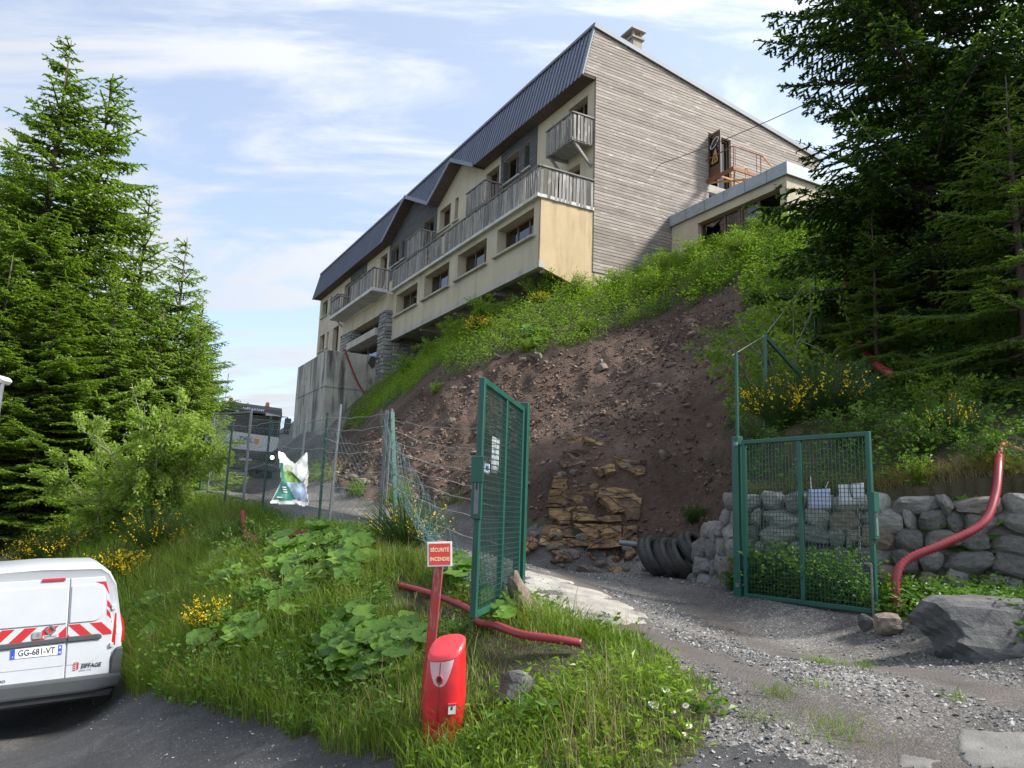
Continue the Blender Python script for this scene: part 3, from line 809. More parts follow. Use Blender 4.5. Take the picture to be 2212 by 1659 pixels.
r_.add([P3(-.08, -.06, 21.40), P3(40.3, -.06, 21.40), P3(40.3, 13.5, 19.17), P3(-.08, 13.5, 19.17), P3(-.08, -.06, 21.3), P3(40.3, -.06, 21.3), P3(40.3, 13.5, 19.07), P3(-.08, 13.5, 19.07)],
       [(0, 1, 2, 3), (7, 6, 5, 4), (0, 4, 5, 1), (1, 5, 6, 2), (2, 6, 7, 3), (3, 7, 4, 0)])
r_.build("roof", M_ROOFM, hotel)
t = MB()
t.bar(P3(-.1, -.09, 21.40), P3(40.32, -.09, 21.40), .16, .12)                                    # top edge
t.bar(P3(-.10, -.17, 21.35), P3(-.10, 13.5, 19.10), .07, .20)                                    # sloping verge of the gable
t.bar(P3(.0, -.11, 21.34), P3(.0, -.665, 19.04), .13, .06, up=(0, 1, .2))                        # end strip
t.bar(P3(40.26, -.11, 21.34), P3(40.26, -.665, 19.04), .1, .06, up=(0, 1, .2))
t.build("roof_trim", M_TRIM, hotel)
dm = MB(); sf = MB()
for pa, pz, l, rr_ in ((12.55, 20.45, 9.68, 15.53), (19.28, 20.75, 15.53, 23.1)):
    for (e, z_e) in ((l, 19.03), (rr_, 19.03)):
        dm.bar(P3(e, -.70, z_e), P3(pa, -.70, pz + .02), .06, .20)
        dm.bar(P3(e, -.45, z_e + .10), P3(pa, -.45, pz + .12), .52, .03)
        sf.bar(P3(e, -.33, z_e - .07), P3(pa, -.33, pz - .07), .66, .03)
dm.build("dormer_verge", M_TRIM, hotel)
for a0, a1 in ((0.0, 9.7), (23.05, 40.15)):
    k = a0
    while k < a1: abox(sf, k, min(k + .115, a1), -.635, -.002, 19.03 + .004 * random.random(), 19.06); k += .125
sf.build("soffit", M_SOFFIT, hotel)

# --- gable: backing and one object for every plank
g = MB()
gp = [(0, 8.5), (6.03, 8.5), (6.03, 18.46), (7.37, 18.46), (7.37, 8.5), (13.2, 8.5), (13.2, 19.1), (-.05, 21.29), (-.62, 19.08), (0, 19.08)]
g.prism([P3(0.0, b, z) for b, z in gp], (-.1, 0, 0))
g.build("gable_wall", M_STUC, hotel)
ledges = MB(); abox(ledges, -.01, .3, 6.03, 7.37, 15.72, 16.06); ledges.build("door_lintel", M_CONC, hotel)
zz = 10.98
while zz < 21.2:
    zc = zz + .065
    lo = 0.0 if zz < 19.03 else mans_b(zz) + .04
    hi = min(13.2, (21.24 - zz - .13) / .1662)
    segs = [(lo, hi)]
    if 14.05 < zc < 18.47: segs = [(lo, 6.03), (7.37, hi)]
    if zz < 13.7: segs = [(lo, 4.2)]
    for s in segs:
        b = s[0]
        while s[1] - b > .05:
            L_ = random.uniform(2.6, 5.4); e = b + L_
            if s[1] - e < .9: e = s[1]
            p = MB(); o = .006 * random.random()
            A0, A1 = -.004 - o, -.030 - o
            p.add([P3(A1 - .010, b, zz), P3(A1 - .010, e - .006, zz), P3(A1, e - .006, zz + .122), P3(A1, b, zz + .122), P3(-.001, b, zz), P3(-.001, e - .006, zz), P3(-.001, e - .006, zz + .122), P3(-.001, b, zz + .122)],
                  [(0, 1, 2, 3), (4, 5, 1, 0), (3, 2, 6, 7), (0, 3, 7, 4), (1, 5, 6, 2)])
            p.build("plank", M_PLANK, hotel)
            b = e
    zz += .1335
# --- projecting first floor on the right
wins = [(.5, 3.45, 12.08, 13.2), (4.38, 7.24, 12.04, 13.2), (8.17, 11.1, 12.0, 13.2), (12.0, 14.97, 11.98, 13.15)]
w = MB(); wall_face(w, .0, 15.56, 10.98, 13.42, -2.4, wins, .45)
w.add([P3(15.56, -2.4, 10.9), P3(15.56, 0, 10.9), P3(15.56, 0, 13.42), P3(15.56, -2.4, 13.42)], [(0, 1, 2, 3)])
w.build("projecting_wall", M_STUC, hotel, fix=False)
w = MB(); w.prism([P3(.0, -2.4, 10.74), P3(.0, -.4, 10.18), P3(.0, .0, 10.1), P3(.0, .0, 13.42), P3(.0, -2.4, 13.42)], (-.12, 0, 0)); w.build("end_wall", M_OCHRE, hotel)
w = MB(); abox(w, -.004, 15.56, -2.425, -2.15, 10.70, 10.98)
for a in (4.0, 7.92, 11.88): abox(w, a - .12, a + .12, -2.15, 0, 10.62, 10.98)
abox(w, .13, .38, -2.15, 0, 10.6, 10.98)
w.build("edge_beam", M_CONC, hotel, bevel=.015)
w = MB(); abox(w, .12, 15.5, -2.15, 0.0, 10.98, 11.02); w.build("underside", simple("flaking_white_paint", (.42, .41, .37), .9, var=.35, scale=1.6), hotel)
w = MB(); abox(w, .0, 15.5, -.02, .1, 7.8, 10.98); abox(w, .3, 15.4, -1.6, -1.55, 11.2, 13.3); abox(w, .3, 15.4, -1.95, -1.6, 11.9, 11.95); w.build("base_wall", M_STUC, hotel)
for i, h in enumerate(wins):
    window(hotel, h, -2.4, 3, .42, glass=M_GLASS, open_pane=[0] if i == 1 else None, swing=1 if i == 1 else None, name="window", sillw=.16)
# --- balconies: slab, rail and slats
def slat_run(par, p0, p1, z0, z1, n_skip=(), step=.16, width=.118, tilt=.0, red=None):
    p0, p1 = Vector(p0), Vector(p1); L_ = (p1 - p0).length; d = (p1 - p0) / L_
    n = int(L_ / step)
    me = MB().box((0, 0, 0), (width, .026, 1)).mesh("slat"); me.materials.append(M_SLAT)
    meR = None
    for k in range(n):
        if k in n_skip: continue
        c = p0 + d * (k + .5) * (L_ / n)
        o = bpy.data.objects.new("slat", me); COL.objects.link(o); o.parent = par
        dz = random.uniform(-.05, .02); h = (z1 - z0) * random.uniform(.96, 1.03)
        o.location = (c.x + random.uniform(-.01, .01), c.y + random.uniform(-.01, .01), z0 + dz + h / 2)
        o.scale = (random.uniform(.85, 1.1), 1, h)
        o.rotation_euler = (0, 0, atan2(d.y, d.x)); o.rotation_euler.rotate_axis('Y', random.gauss(0, .018) + (tilt if random.random() < .12 else 0))
def rail_bar(par, p0, p1, w=.13, h=.07, mat=None): 
    r = MB(); r.bar(p0, p1, w, h); return r.build("handrail", mat or M_RAILW, par, bevel=.01)
bal = MB(); abox(bal, -.06, 15.5, -2.60, -.005, 13.42, 13.56); ba = bal.build("balcony", M_CONCW, hotel, bevel=.01)
slat_run(ba, P3(15.4, -2.55, 0), P3(-.02, -2.55, 0), 13.47, 14.62, (41, 42, 30), tilt=.05)
slat_run(ba, P3(-.05, -2.5, 0), P3(-.05, -.05, 0), 13.45, 14.62, (1, 13))
rail_bar(ba, P3(15.45, -2.52, 14.66), P3(-.09, -2.52, 14.66)); rail_bar(ba, P3(-.05, -2.46, 14.66), P3(-.05, -.02, 14.66), mat=mat_wood("grey_rail_end", (.12, .11, .1), (.25, .24, .22), (.36, .34, .32), 'y'))
rr = MB(); abox(rr, 10.55, 10.72, -2.45, -2.43, 13.6, 14.2); rr.build("red_board", simple("red_board_paint", (.45, .03, .025), .6), ba)
M_RAILE = bpy.data.materials["grey_rail_end"]
bal = MB(); abox(bal, 15.52, 23.66, -3.64, -2.72, 13.36, 13.55); b4 = bal.build("balcony", M_CONCW, hotel, bevel=.01)
slat_run(b4, P3(19.7, -3.58, 0), P3(15.55, -3.58, 0), 13.48, 14.62, (), tilt=.08); slat_run(b4, P3(15.58, -3.5, 0), P3(15.58, -2.6, 0), 13.48, 14.62, ())
slat_run(b4, P3(23.6, -3.58, 0), P3(21.9, -3.58, 0), 13.48, 14.5, (6, 8)); rail_bar(b4, P3(20.2, -3.56, 14.68), P3(15.5, -3.56, 14.68)); rail_bar(b4, P3(15.56, -3.5, 14.67), P3(15.56, -2.5, 14.67), mat=M_RAILE)
rail_bar(b4, P3(23.63, -3.56, 14.55), P3(21.8, -3.56, 14.55)); rail_bar(b4, P3(21.8, -3.5, 14.55), P3(21.8, -2.7, 14.55), mat=M_RAILE)
def small_balcony(a0, a1, zt=17.3, brace=False):
    s = MB()
    nb = 7
    for k in range(nb):
        y = -1.0 + k * (1.0 / nb); abox(s, a0, a1, y, y + .125, 16.30, 16.345)
    abox(s, a0 - .01, a1 + .01, -1.03, -.96, 16.18, 16.30); abox(s, a0, a0 + .09, -.96, 0, 16.17, 16.29); abox(s, a1 - .09, a1, -.96, 0, 16.17, 16.29)
    o = s.build("small_balcony", M_RAILE, hotel)
    slat_run(o, P3(a1, -1.045, 0), P3(a0, -1.045, 0), 16.22, zt, (), .15, .11); slat_run(o, P3(a0 - .02, -1.0, 0), P3(a0 - .02, -.02, 0), 16.22, zt, (), .16, .11)
    rail_bar(o, P3(a1 + .03, -1.03, zt + .03), P3(a0 - .06, -1.03, zt + .03), .11, .06); rail_bar(o, P3(a0 - .02, -1.0, zt + .03), P3(a0 - .02, -.02, zt + .03), .1, .06, M_RAILE)
    for a in (a0 + .1, a1 - .1):
        b_ = MB(); b_.bar(P3(a, -.9, 16.2), P3(a, -.04, 15.35), .09, .10); b_.build("brace", M_RAILE, o)
    return o
for a0, a1 in ((.06, 2.0), (7.55, 9.55), (15.35, 17.4), (31.2, 33.2)): small_balcony(a0, a1)
# --- lower front left of the projecting floor: render, split stone, ledge and openings
w = MB(); wall_face(w, 15.56, 23.62, 7.6, 13.36, -2.7, [(16.5, 21.55, 9.0, 12.4)], .55)
w.add([P3(23.62, -2.7, 7.6), P3(23.62, 0, 7.6), P3(23.62, 0, 13.4), P3(23.62, -2.7, 13.4)], [(0, 1, 2, 3)])
w.add([P3(15.56, -2.7, 10.9), P3(15.56, -2.4, 10.9), P3(15.56, -2.4, 13.36), P3(15.56, -2.7, 13.36)], [(0, 1, 2, 3)])
w.build("lower_wall", M_STUC, hotel, fix=False)
w = MB(); abox(w, 16.45, 21.62, -3.0, -2.2, 11.14, 11.56); w.build("ledge", M_CONC, hotel, bevel=.02)
window(hotel, (16.52, 21.53, 11.58, 12.38), -2.7, 2, .5, sill=False); window(hotel, (16.52, 21.53, 9.0, 11.12), -2.7, 3, .5, sill=False)
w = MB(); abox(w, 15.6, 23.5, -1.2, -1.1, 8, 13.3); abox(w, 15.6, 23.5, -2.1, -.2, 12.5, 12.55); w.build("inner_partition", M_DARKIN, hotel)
def stones(origin, du, dv, dn, U, Vh, course=.215):
    """courses of split stone blocks; du along, dn outward"""
    v, row = 0.0, 0
    while v < Vh - .05:
        h = min(course * random.choice((.85, 1, 1.15)), Vh - v)
        u = 0.0
        while u < U - .04:
            L_ = random.uniform(.26, .58)
            if u + L_ > U - .2: L_ = U - u
            p = MB(); o = random.uniform(.03, .075); g = .012
            q = [(u + g, v + g), (u + L_ - g, v + g), (u + L_ - g, v + h - g), (u + g, v + h - g)]
            f = [(x + random.uniform(-.01, .01), y + random.uniform(-.008, .008)) for x, y in q]
            cx, cy = u + L_ / 2, v + h / 2
            P = lambda x, y, n: Vector(origin) + Vector(du) * x + Vector(dv) * y + Vector(dn) * n
            inn = [(cx + (x - cx) * .78, cy + (y - cy) * .66) for x, y in f]
            p.add([P(x, y, .0) for x, y in q] + [P(x, y, o * .55) for x, y in f] + [P(x, y, o * random.uniform(.8, 1.5)) for x, y in inn],
                  [(0, 1, 5, 4), (1, 2, 6, 5), (2, 3, 7, 6), (3, 0, 4, 7), (4, 5, 9, 8), (5, 6, 10, 9), (6, 7, 11, 10), (7, 4, 8, 11), (8, 9, 10, 11)])
            p.build("stone", M_BLOCK, hotel)
            u += L_
        v += h; row += 1
core = MB(); abox(core, 15.47, 16.5, -2.76, -2.30, 7.4, 12.40); abox(core, 15.47, 15.55, -2.3, .0, 7.4, 10.9); abox(core, 21.55, 23.7, -2.76, -2.62, 8.2, 12.42); abox(core, 21.5, 21.55, -2.75, -2.16, 8.2, 12.42)
tag(core.build("mortar_core", simple("grey_mortar", (.16, .16, .15), .95), hotel), kind="stuff")
stones(P3(16.5, -2.76, 8.2), (1, 0, 0), (0, 0, 1), (0, -1, 0), 1.03, 4.2)
stones(P3(15.47, -2.76, 8.0), (0, 1, 0), (0, 0, 1), (1, 0, 0), .46, 4.4)
stones(P3(15.47, -2.29, 8.4), (0, 1, 0), (0, 0, 1), (1, 0, 0), 2.29, 2.5)
stones(P3(23.7, -2.76, 10.2), (1, 0, 0), (0, 0, 1), (0, -1, 0), 2.2, 2.22)
stones(P3(21.5, -2.76, 11.5), (0, 1, 0), (0, 0, 1), (1, 0, 0), .55, .9)
# --- chimney
c = MB(); abox(c, 1.0, 1.7, 2.65, 3.17, 20.6, 22.42); ch = c.build("chimney", M_CHIM, hotel, bevel=.02)
c = MB(); abox(c, .92, 1.78, 2.57, 3.25, 22.42, 22.50)
for a in (1.06, 1.64):
    for b in (2.71, 3.11): abox(c, a - .05, a + .05, b - .05, b + .05, 22.50, 22.80)
c.box(P3(1.35, 2.91, 22.86), (.95, .78, .12), taper=.86); c.box(P3(1.35, 2.91, 22.98), (.8, .64, .12), taper=.3); c.build("chimney_cap", M_CHIM, ch)
# --- landing of steel in front of the gable door, glazed leaf standing open
f = MB()
a1 = -1.62
f.bar(P3(-.05, 5.9, 16.12), P3(a1, 5.9, 16.12), .07, .16); f.bar(P3(-.05, 7.5, 16.12), P3(a1, 7.5, 16.12), .07, .16); f.bar(P3(a1, 5.86, 16.12), P3(a1, 7.9, 16.12), .07, .16)
ld = f.build("landing", M_RUST, hotel)
f = MB(); f.bar(P3(-.1, 6.0, 16.08), P3(a1 + .05, 7.45, 16.08), .07, .07); f.bar(P3(-.1, 7.45, 16.08), P3(a1 + .05, 6.0, 16.08), .07, .07); f.bar(P3(-.8, 5.95, 16.1), P3(-.8, 7.45, 16.1), .06, .07)
f.bar(P3(a1, 7.9, 16.1), P3(a1, 9.6, 14.9), .06, .18); f.bar(P3(-.75, 7.5, 16.1), P3(-.75, 9.6, 14.9), .06, .18); f.build("stair_string", M_ORANGE, ld)
f = MB()
f.tube([P3(-.03, 5.9, 17.12), P3(a1, 5.9, 17.12), P3(a1, 7.62, 17.12)], .028, 6); f.tube([P3(a1, 5.9, 17.12), P3(a1, 5.9, 16.1)], .022, 6); f.tube([P3(a1, 7.5, 17.12), P3(a1, 7.5, 16.1)], .022, 6)
f.tube([P3(a1, 7.25, 17.12), P3(a1, 7.25, 16.1)], .015, 6); f.tube([P3(a1, 6.0, 17.12), P3(a1, 6.0, 16.1)], .015, 6); f.build("guard_rail", M_RUST, ld)
f = MB(); f.tube([P3(a1, 7.62, 17.12), P3(a1, 9.4, 15.95)], .028, 6); f.tube([P3(-.75, 7.5, 16.9), P3(-.75, 9.0, 16.0)], .025, 6); f.tube([P3(-.75, 7.5, 16.9), P3(-.75, 7.5, 16.1)], .02, 6); f.tube([P3(-.75, 7.5, 16.9), P3(-.75, 6.9, 16.6)], .025, 6); f.build("stair_rail", M_ORANGE, ld)
f = MB(); abox(f, .16, .22, 6.04, 6.12, 16.1, 18.45); abox(f, .16, .22, 7.28, 7.36, 16.1, 18.45); abox(f, .16, .22, 6.12, 7.28, 18.37, 18.45); abox(f, .17, .21, 6.75, 6.81, 16.1, 18.37)
gd = f.build("gable_door", M_BROWN, hotel)
f = MB(); abox(f, .185, .195, 6.81, 7.28, 16.2, 18.37); f.build("pane", M_GLASS, gd)
f = MB(); y = 6.1
for (p, q) in ((-.02, .06), (-.66, -.58)): f.span(P3(p - .02, y, 16.12), P3(q - .02, y + .05, 18.36))
f.span(P3(-.60, y, 18.26), P3(-.04, y + .05, 18.36)); f.span(P3(-.60, y, 16.12), P3(-.04, y + .05, 16.8)); f.build("door_leaf", M_BROWN, gd)
f = MB(); f.span(P3(-.60, y + .02, 16.8), P3(-.04, y + .03, 18.26)); f.build("pane", M_GLASS, gd)
f = MB(); T = [P3(-.16, y - .005, 16.95), P3(-.50, y - .005, 16.98), P3(-.38, y - .005, 17.55)]
f.bar(T[0], T[1], .012, .06); f.bar(T[1], T[2], .012, .06); f.bar(T[2], T[0], .012, .06); f.bar(P3(-.34, y - .006, 17.0), P3(-.38, y - .006, 17.4), .012, .05); f.build("orange_paint_mark", simple("orange_spray_paint", (.55, .30, .10), .6), gd)
f = MB(); f.tube([P3(-.33 + .24 * cos(t), y - .006, 17.85 + .16 * sin(t) - .25 * cos(t) * .6) for t in np.linspace(0, 2 * pi, 20)], .018, 4, closed=False); f.build("white_paint_mark", simple("white_spray_paint", (.7, .72, .72), .6), gd)
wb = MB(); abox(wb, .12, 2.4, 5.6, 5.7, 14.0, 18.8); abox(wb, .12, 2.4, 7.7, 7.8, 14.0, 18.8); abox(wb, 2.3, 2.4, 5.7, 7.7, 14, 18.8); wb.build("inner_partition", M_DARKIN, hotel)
window(hotel, (.0, .0, 0, 0), 0, 1) if False else None

# --- flat-roofed annex in front of the gable
annex = empty("annex", BO, BROT, "low flat-roofed beige annex with zinc roof edge and brown windows against the plank gable", "building")
w = MB(); win = (-5.72, -1.6, 11.55, 13.27)
wall_face(w, -6.02, -.05, 9.8, 13.64, 3.92, [win], .3)
for y0, x0 in ((3.92, -6.02),):
    w.add([P3(-6.02, 3.92, 9.8), P3(-6.02, 9, 9.8), P3(-6.02, 9, 13.64), P3(-6.02, 3.92, 13.64)], [(0, 1, 2, 3)])
w.build("wall", M_STUC, annex, fix=False)
w = MB(); abox(w, -6.15, -.045, 3.80, 9.2, 13.99, 14.06); abox(w, -6.15, -.045, 3.80, 3.86, 13.60, 13.99); abox(w, -6.15, -6.09, 3.86, 9.2, 13.60, 13.99); abox(w, -6.09, -.05, 3.86, 9.2, 13.64, 13.7)
w.build("roof_edge", M_ZINC, annex)
for k in range(1, 6): 
    w = MB(); abox(w, -k * 1.05 - .01, -k * 1.05 + .01, 3.790, 3.80, 13.60, 14.05); w.build("seam", M_TRIM, annex)
f = MB(); z0, z1 = win[2], win[3]
for a in (-1.64, -2.87, -3.62, -3.74, -4.58, -5.69): abox(f, a - .045, a + .045, 4.10, 4.17, z0, z1)
abox(f, -5.72, -1.6, 4.105, 4.165, z1 - .07, z1); abox(f, -5.72, -1.6, 4.105, 4.165, z0, z0 + .07); wf_ = f.build("window", M_BROWN, annex)
for a0, a1, mt in ((-3.56, -2.93, M_GLASSW), (-4.52, -3.8, M_GLASSW)):
    f = MB(); abox(f, a0, a1, 4.13, 4.142, z0 + .07, z1 - .07); f.build("pane", mt, wf_)
f = MB()       # shards left in the smashed pane
for tri in ([(-1.7, z1 - .08), (-2.8, z1 - .08), (-2.2, z1 - .3)], [(-1.7, z1 - .08), (-1.9, z1 - .2), (-1.7, 12.1)], [(-2.8, z1 - .08), (-2.55, z1 - .25), (-2.8, 12.3)], [(-1.7, 12.0), (-1.95, 11.9), (-1.7, 11.7)]):
    f.prism([P3(a, 4.13, z) for a, z in tri], (0, .008, 0))
f.build("broken_glass", M_GLASSW, wf_)
w = MB(); abox(w, -6.0, -.1, 6.4, 6.5, 10, 13.6); abox(w, -6.0, -.1, 4.2, 6.4, 10.9, 11.0); abox(w, -.12, -.06, 4.25, 6.4, 10, 13.6); abox(w, -6.0, -5.9, 4.25, 6.4, 10, 13.6); w.build("inner_wall", M_DARKIN, annex)

# ------------------------------------------------------------------ shared bits for the objects
def on_plane(u, v, P, n):
    d = px_ray(u, v); P = Vector(P); n = Vector(n)
    return EYE + d * ((P - EYE).dot(n) / d.dot(n))
def text(name, body, size, M, mat, parent=None, ext=.002, align='CENTER', shear=0, sx=1.0, space=1.0, bold=0.0):
    c = bpy.data.curves.new(name, 'FONT'); c.body = body; c.size = size; c.extrude = ext; c.align_x = align; c.align_y = 'CENTER'; c.shear = shear; c.space_character = space
    c.resolution_u = 3; c.materials.append(mat)
    o = bpy.data.objects.new(name, c); COL.objects.link(o)
    if parent is not None: o.parent = parent
    o.data.offset = bold
    bpy.context.view_layer.update()
    me = bpy.data.meshes.new_from_object(o.evaluated_get(bpy.context.evaluated_depsgraph_get())); me.name = name
    bpy.data.objects.remove(o); bpy.data.curves.remove(c)
    return link_m(name, me, M @ Matrix.Diagonal((sx, 1, 1, 1)), parent)
def link_m(name, me, M, parent):
    o = bpy.data.objects.new(name, me); COL.objects.link(o)
    if parent is not None: o.parent = parent
    o.matrix_local = M; return o
def frame_m(o, x, y):
    """matrix with origin o, text running along x, its up along y"""
    x = Vector(x).normalized(); y = Vector(y); z = x.cross(y).normalized(); y = z.cross(x)
    return Matrix.Translation(Vector(o)) @ Matrix((x, y, z)).transposed().to_4x4()
def rock_mesh(seed, size, flat=1.0, rough=.22, sub=3, cuts=5, boxy=0):
    rng = random.Random(seed); bm = bmesh.new(); bmesh.ops.create_icosphere(bm, subdivisions=sub, radius=1)
    pl = []
    for _ in range(cuts + 4):
        n = Vector((rng.gauss(0, 1), rng.gauss(0, 1), rng.gauss(0, .8))).normalized(); pl.append((n, rng.uniform(.55, .85) if not boxy else rng.uniform(.78, 1.15)))
    of = rng.random() * 50
    for v in bm.verts:
        p = v.co.copy()
        if boxy: p /= (abs(p.x) ** boxy + abs(p.y) ** boxy + abs(p.z) ** boxy) ** (1 / boxy)
        for n, d in pl:
            t = p.dot(n)
            if t > d: p -= n * (t - d) * .93
        q = p * 2.3
        k = 1 + rough * (float(fbm(q.x + of, q.y + q.z * 1.7, 3, 1)) * 1.2)
        v.co = Vector((p.x * size[0] * k, p.y * size[1] * k, p.z * size[2] * k * flat))
    me = bpy.data.meshes.new("rock"); bm.to_mesh(me); bm.free(); return me
M_GATE = simple("gate_green_paint", (.008, .075, .052), .42, 0, .15, 3); M_GATEW = simple("green_wire", (.008, .05, .038), .5)
M_STEEL = simple("galvanised_steel", (.16, .172, .185), .55, .3, .2, 8); M_PAPER = simple("white_paper", (.72, .74, .80), .7, var=.06); M_PAPERB = simple("bluish_paper", (.55, .62, .85), .7, var=.06)
M_DGREEN = simple("dark_green_post", (.010, .045, .035), .5); M_WIRE = simple("fence_wire", (.30, .30, .285), .6); M_NET = simple("green_netting_wire", (.085, .16, .155), .6)
M_INK = simple("black_ink", (.02, .02, .025), .6); M_REDP = simple("red_paint_worn", (.30, .022, .018), .55, var=.35, scale=9); M_PIPE = simple("red_corrugated_pipe_plastic", (.27, .032, .042), .42, var=.18, scale=4)
M_RUBBER = simple("tyre_rubber", (.050, .048, .046), .8, var=.55, scale=3, bmp=.3, bscale=30); M_BLACKP = simple("black_plastic", (.02, .02, .022), .5); M_WHITE = simple("white_car_paint", (.47, .49, .52), .28, var=.03, spec=.6)

# ------------------------------------------------------------------ concrete terrace block on the left of the hotel
def mat_stained():
    m, N, L, bs = new_mat("stained_concrete")
    n = noise(N, L, .6, 7, .62); r = ramp(N, [(.3, (.27, .26, .22)), (.55, (.42, .405, .35)), (.75, (.50, .48, .42))]); L.new(n.outputs[0], r.inputs[0])
    n2 = noise(N, L, 1.3, 6, .65, .5, stretch=(1.4, 1.4, .16)); r2 = ramp(N, [(.49, (1, 1, 1)), (.57, (.50, .50, .51)), (.64, (.16, .16, .17))]); L.new(n2.outputs[0], r2.inputs[0])
    n3 = noise(N, L, .9, 8, .7, .8); r3 = ramp(N, [(.60, (1, 1, 1)), (.63, (.25, .25, .25)), (.66, (.85, .85, .85))]); L.new(n3.outputs[0], r3.inputs[0])
    c = mixc(N, L, .92, r.outputs[0], r2.outputs[0], 'MULTIPLY'); c = mixc(N, L, .6, c, r3.outputs[0], 'MULTIPLY')
    L.new(c, bs.inputs["Base Color"]); bs.inputs["Roughness"].default_value = .92
    n4 = noise(N, L, 9, 6, .7); bump(N, L, bs, n4.outputs[0], .5, .04); return m
M_STAIN = mat_stained()
blk = empty("concrete_terrace", BO, BROT, "stained raw concrete terrace block jutting out below the hotel's lower end", "retaining wall")
w = MB()
foot = [(16.4, -2.75), (16.4, -5.57), (22.6, -5.57), (24.0, -4.9), (24.6, -2.75)]
tops = [9.98, 9.95, 9.95, 8.9, 8.0]
w.add([P3(a, b, 2.5) for a, b in foot] + [P3(a, b, z) for (a, b), z in zip(foot, tops)], [(0, 1, 6, 5), (1, 2, 7, 6), (2, 3, 8, 7), (3, 4, 9, 8), (4, 0, 5, 9), (5, 6, 7, 8, 9)])
w.build("block", M_STAIN, blk, bevel=.04)
w = MB(); w.span(P3(16.398, -5.585, 7.98), P3(16.36, -2.76, 8.03)); w.span(P3(16.3, -5.60, 7.98), P3(22.5, -5.565, 8.03)); w.build("joint_lip", M_STAIN, blk)
w = MB(); w.prism([P3(16.39, -3.15, 9.92), P3(16.39, -2.86, 9.86), P3(16.39, -2.9, 9.35), P3(16.39, -3.05, 9.22), P3(16.39, -3.3, 9.5), P3(16.39, -3.22, 9.75)], (.02, 0, 0)); w.build("hole_shade", M_DARKIN, blk)  # dark plate on the face, painted as the shade inside a broken hole

# ------------------------------------------------------------------ corrugated pipes
def pipe(label, pts, r=.037, pitch=.045, mat=None, name="corrugated_pipe", lift=True, group=None):
    P = catmull(pts, 10); L_ = 0; out = []
    seg = [(P[i + 1] - P[i]).length for i in range(len(P) - 1)]; tot = sum(seg); n = int(tot / (pitch / 2))
    cum = [0]
    for s in seg: cum.append(cum[-1] + s)
    j = 0; pp = []; rr = []
    for k in range(n + 1):
        t = tot * k / n
        while j < len(seg) - 1 and cum[j + 1] < t: j += 1
        f = (t - cum[j]) / max(seg[j], 1e-9); pp.append(P[j].lerp(P[j + 1], f)); rr.append(r if k % 2 else r * .80)
    base = Vector(pts[0]); m = MB(); m.tube([p - base for p in pp], rr, 10)
    o = m.build(name, mat or M_PIPE, smooth='all', fix=False); o.location = base
    return tag(o, label, "pipe", group)
def gp(x, y, up=.05): return (x, y, hz(x, y) + up + (.06 if x < -2 else .0))
pipe("red corrugated pipe curving over the grass edge behind the hydrant cover", [gp(-1.25, 9.4, .02), gp(-.95, 9.0, .07), gp(-.62, 8.5, .12), gp(-.33, 8.0, .12), gp(-.24, 7.55, .09), (-.08, 6.98, hz(-.08, 6.98) + .12), (.14, 6.62, hz(.14, 6.62) + .13), (.42, 6.42, hz(.42, 6.42) + .12), (.62, 6.38, hz(.62, 6.38) + .10)])
pipe("red pipe lying on the grass bank beside the white banner", [gp(-5.25, 15.5, .06), gp(-4.75, 14.3, .05), gp(-4.2, 13.3, .08), gp(-3.85, 12.75, .06), gp(-3.5, 12.3, .08), gp(-3.1, 12.0, .09), gp(-2.75, 11.65, .02)], .055)
pipe("red corrugated pipe bending down over the dry stone wall beside the boulder", [(6.6, 10.1, 2.75), (6.28, 9.8, 2.72), (5.95, 9.35, 2.45), (5.72, 9.1, 2.05), (5.45, 8.95, 1.72), (5.0, 8.95, 1.48), (4.62, 9.0, 1.3), (4.45, 8.98, 1.1), (4.43, 8.95, .7)], .052)
pipe("orange conduit hooking over the end of the red pipe in the hillside plants", [(6.5, 9.9, 2.72), (6.62, 9.75, 2.6), (6.75, 9.65, 2.42), (7.0, 9.6, 2.36)], .03, .02, M_ORANGE)
pipe("thin red hose hanging down the stained concrete terrace", [bw(16.25, -4.75, 10.0), bw(16.28, -4.62, 9.98), bw(16.3, -4.3, 9.3), bw(16.3, -3.8, 8.35), bw(16.3, -3.3, 7.7), bw(16.3, -2.9, 7.3)], .05, .05)
pipe("faded red pipe running down through the shrubs by the right fence posts", [at_y(1826, 590, 16.5), at_y(1832, 640, 16.2), at_y(1852, 730, 15.0), at_y(1880, 775, 13.5), at_y(1925, 810, 12.2)], .07, .06)

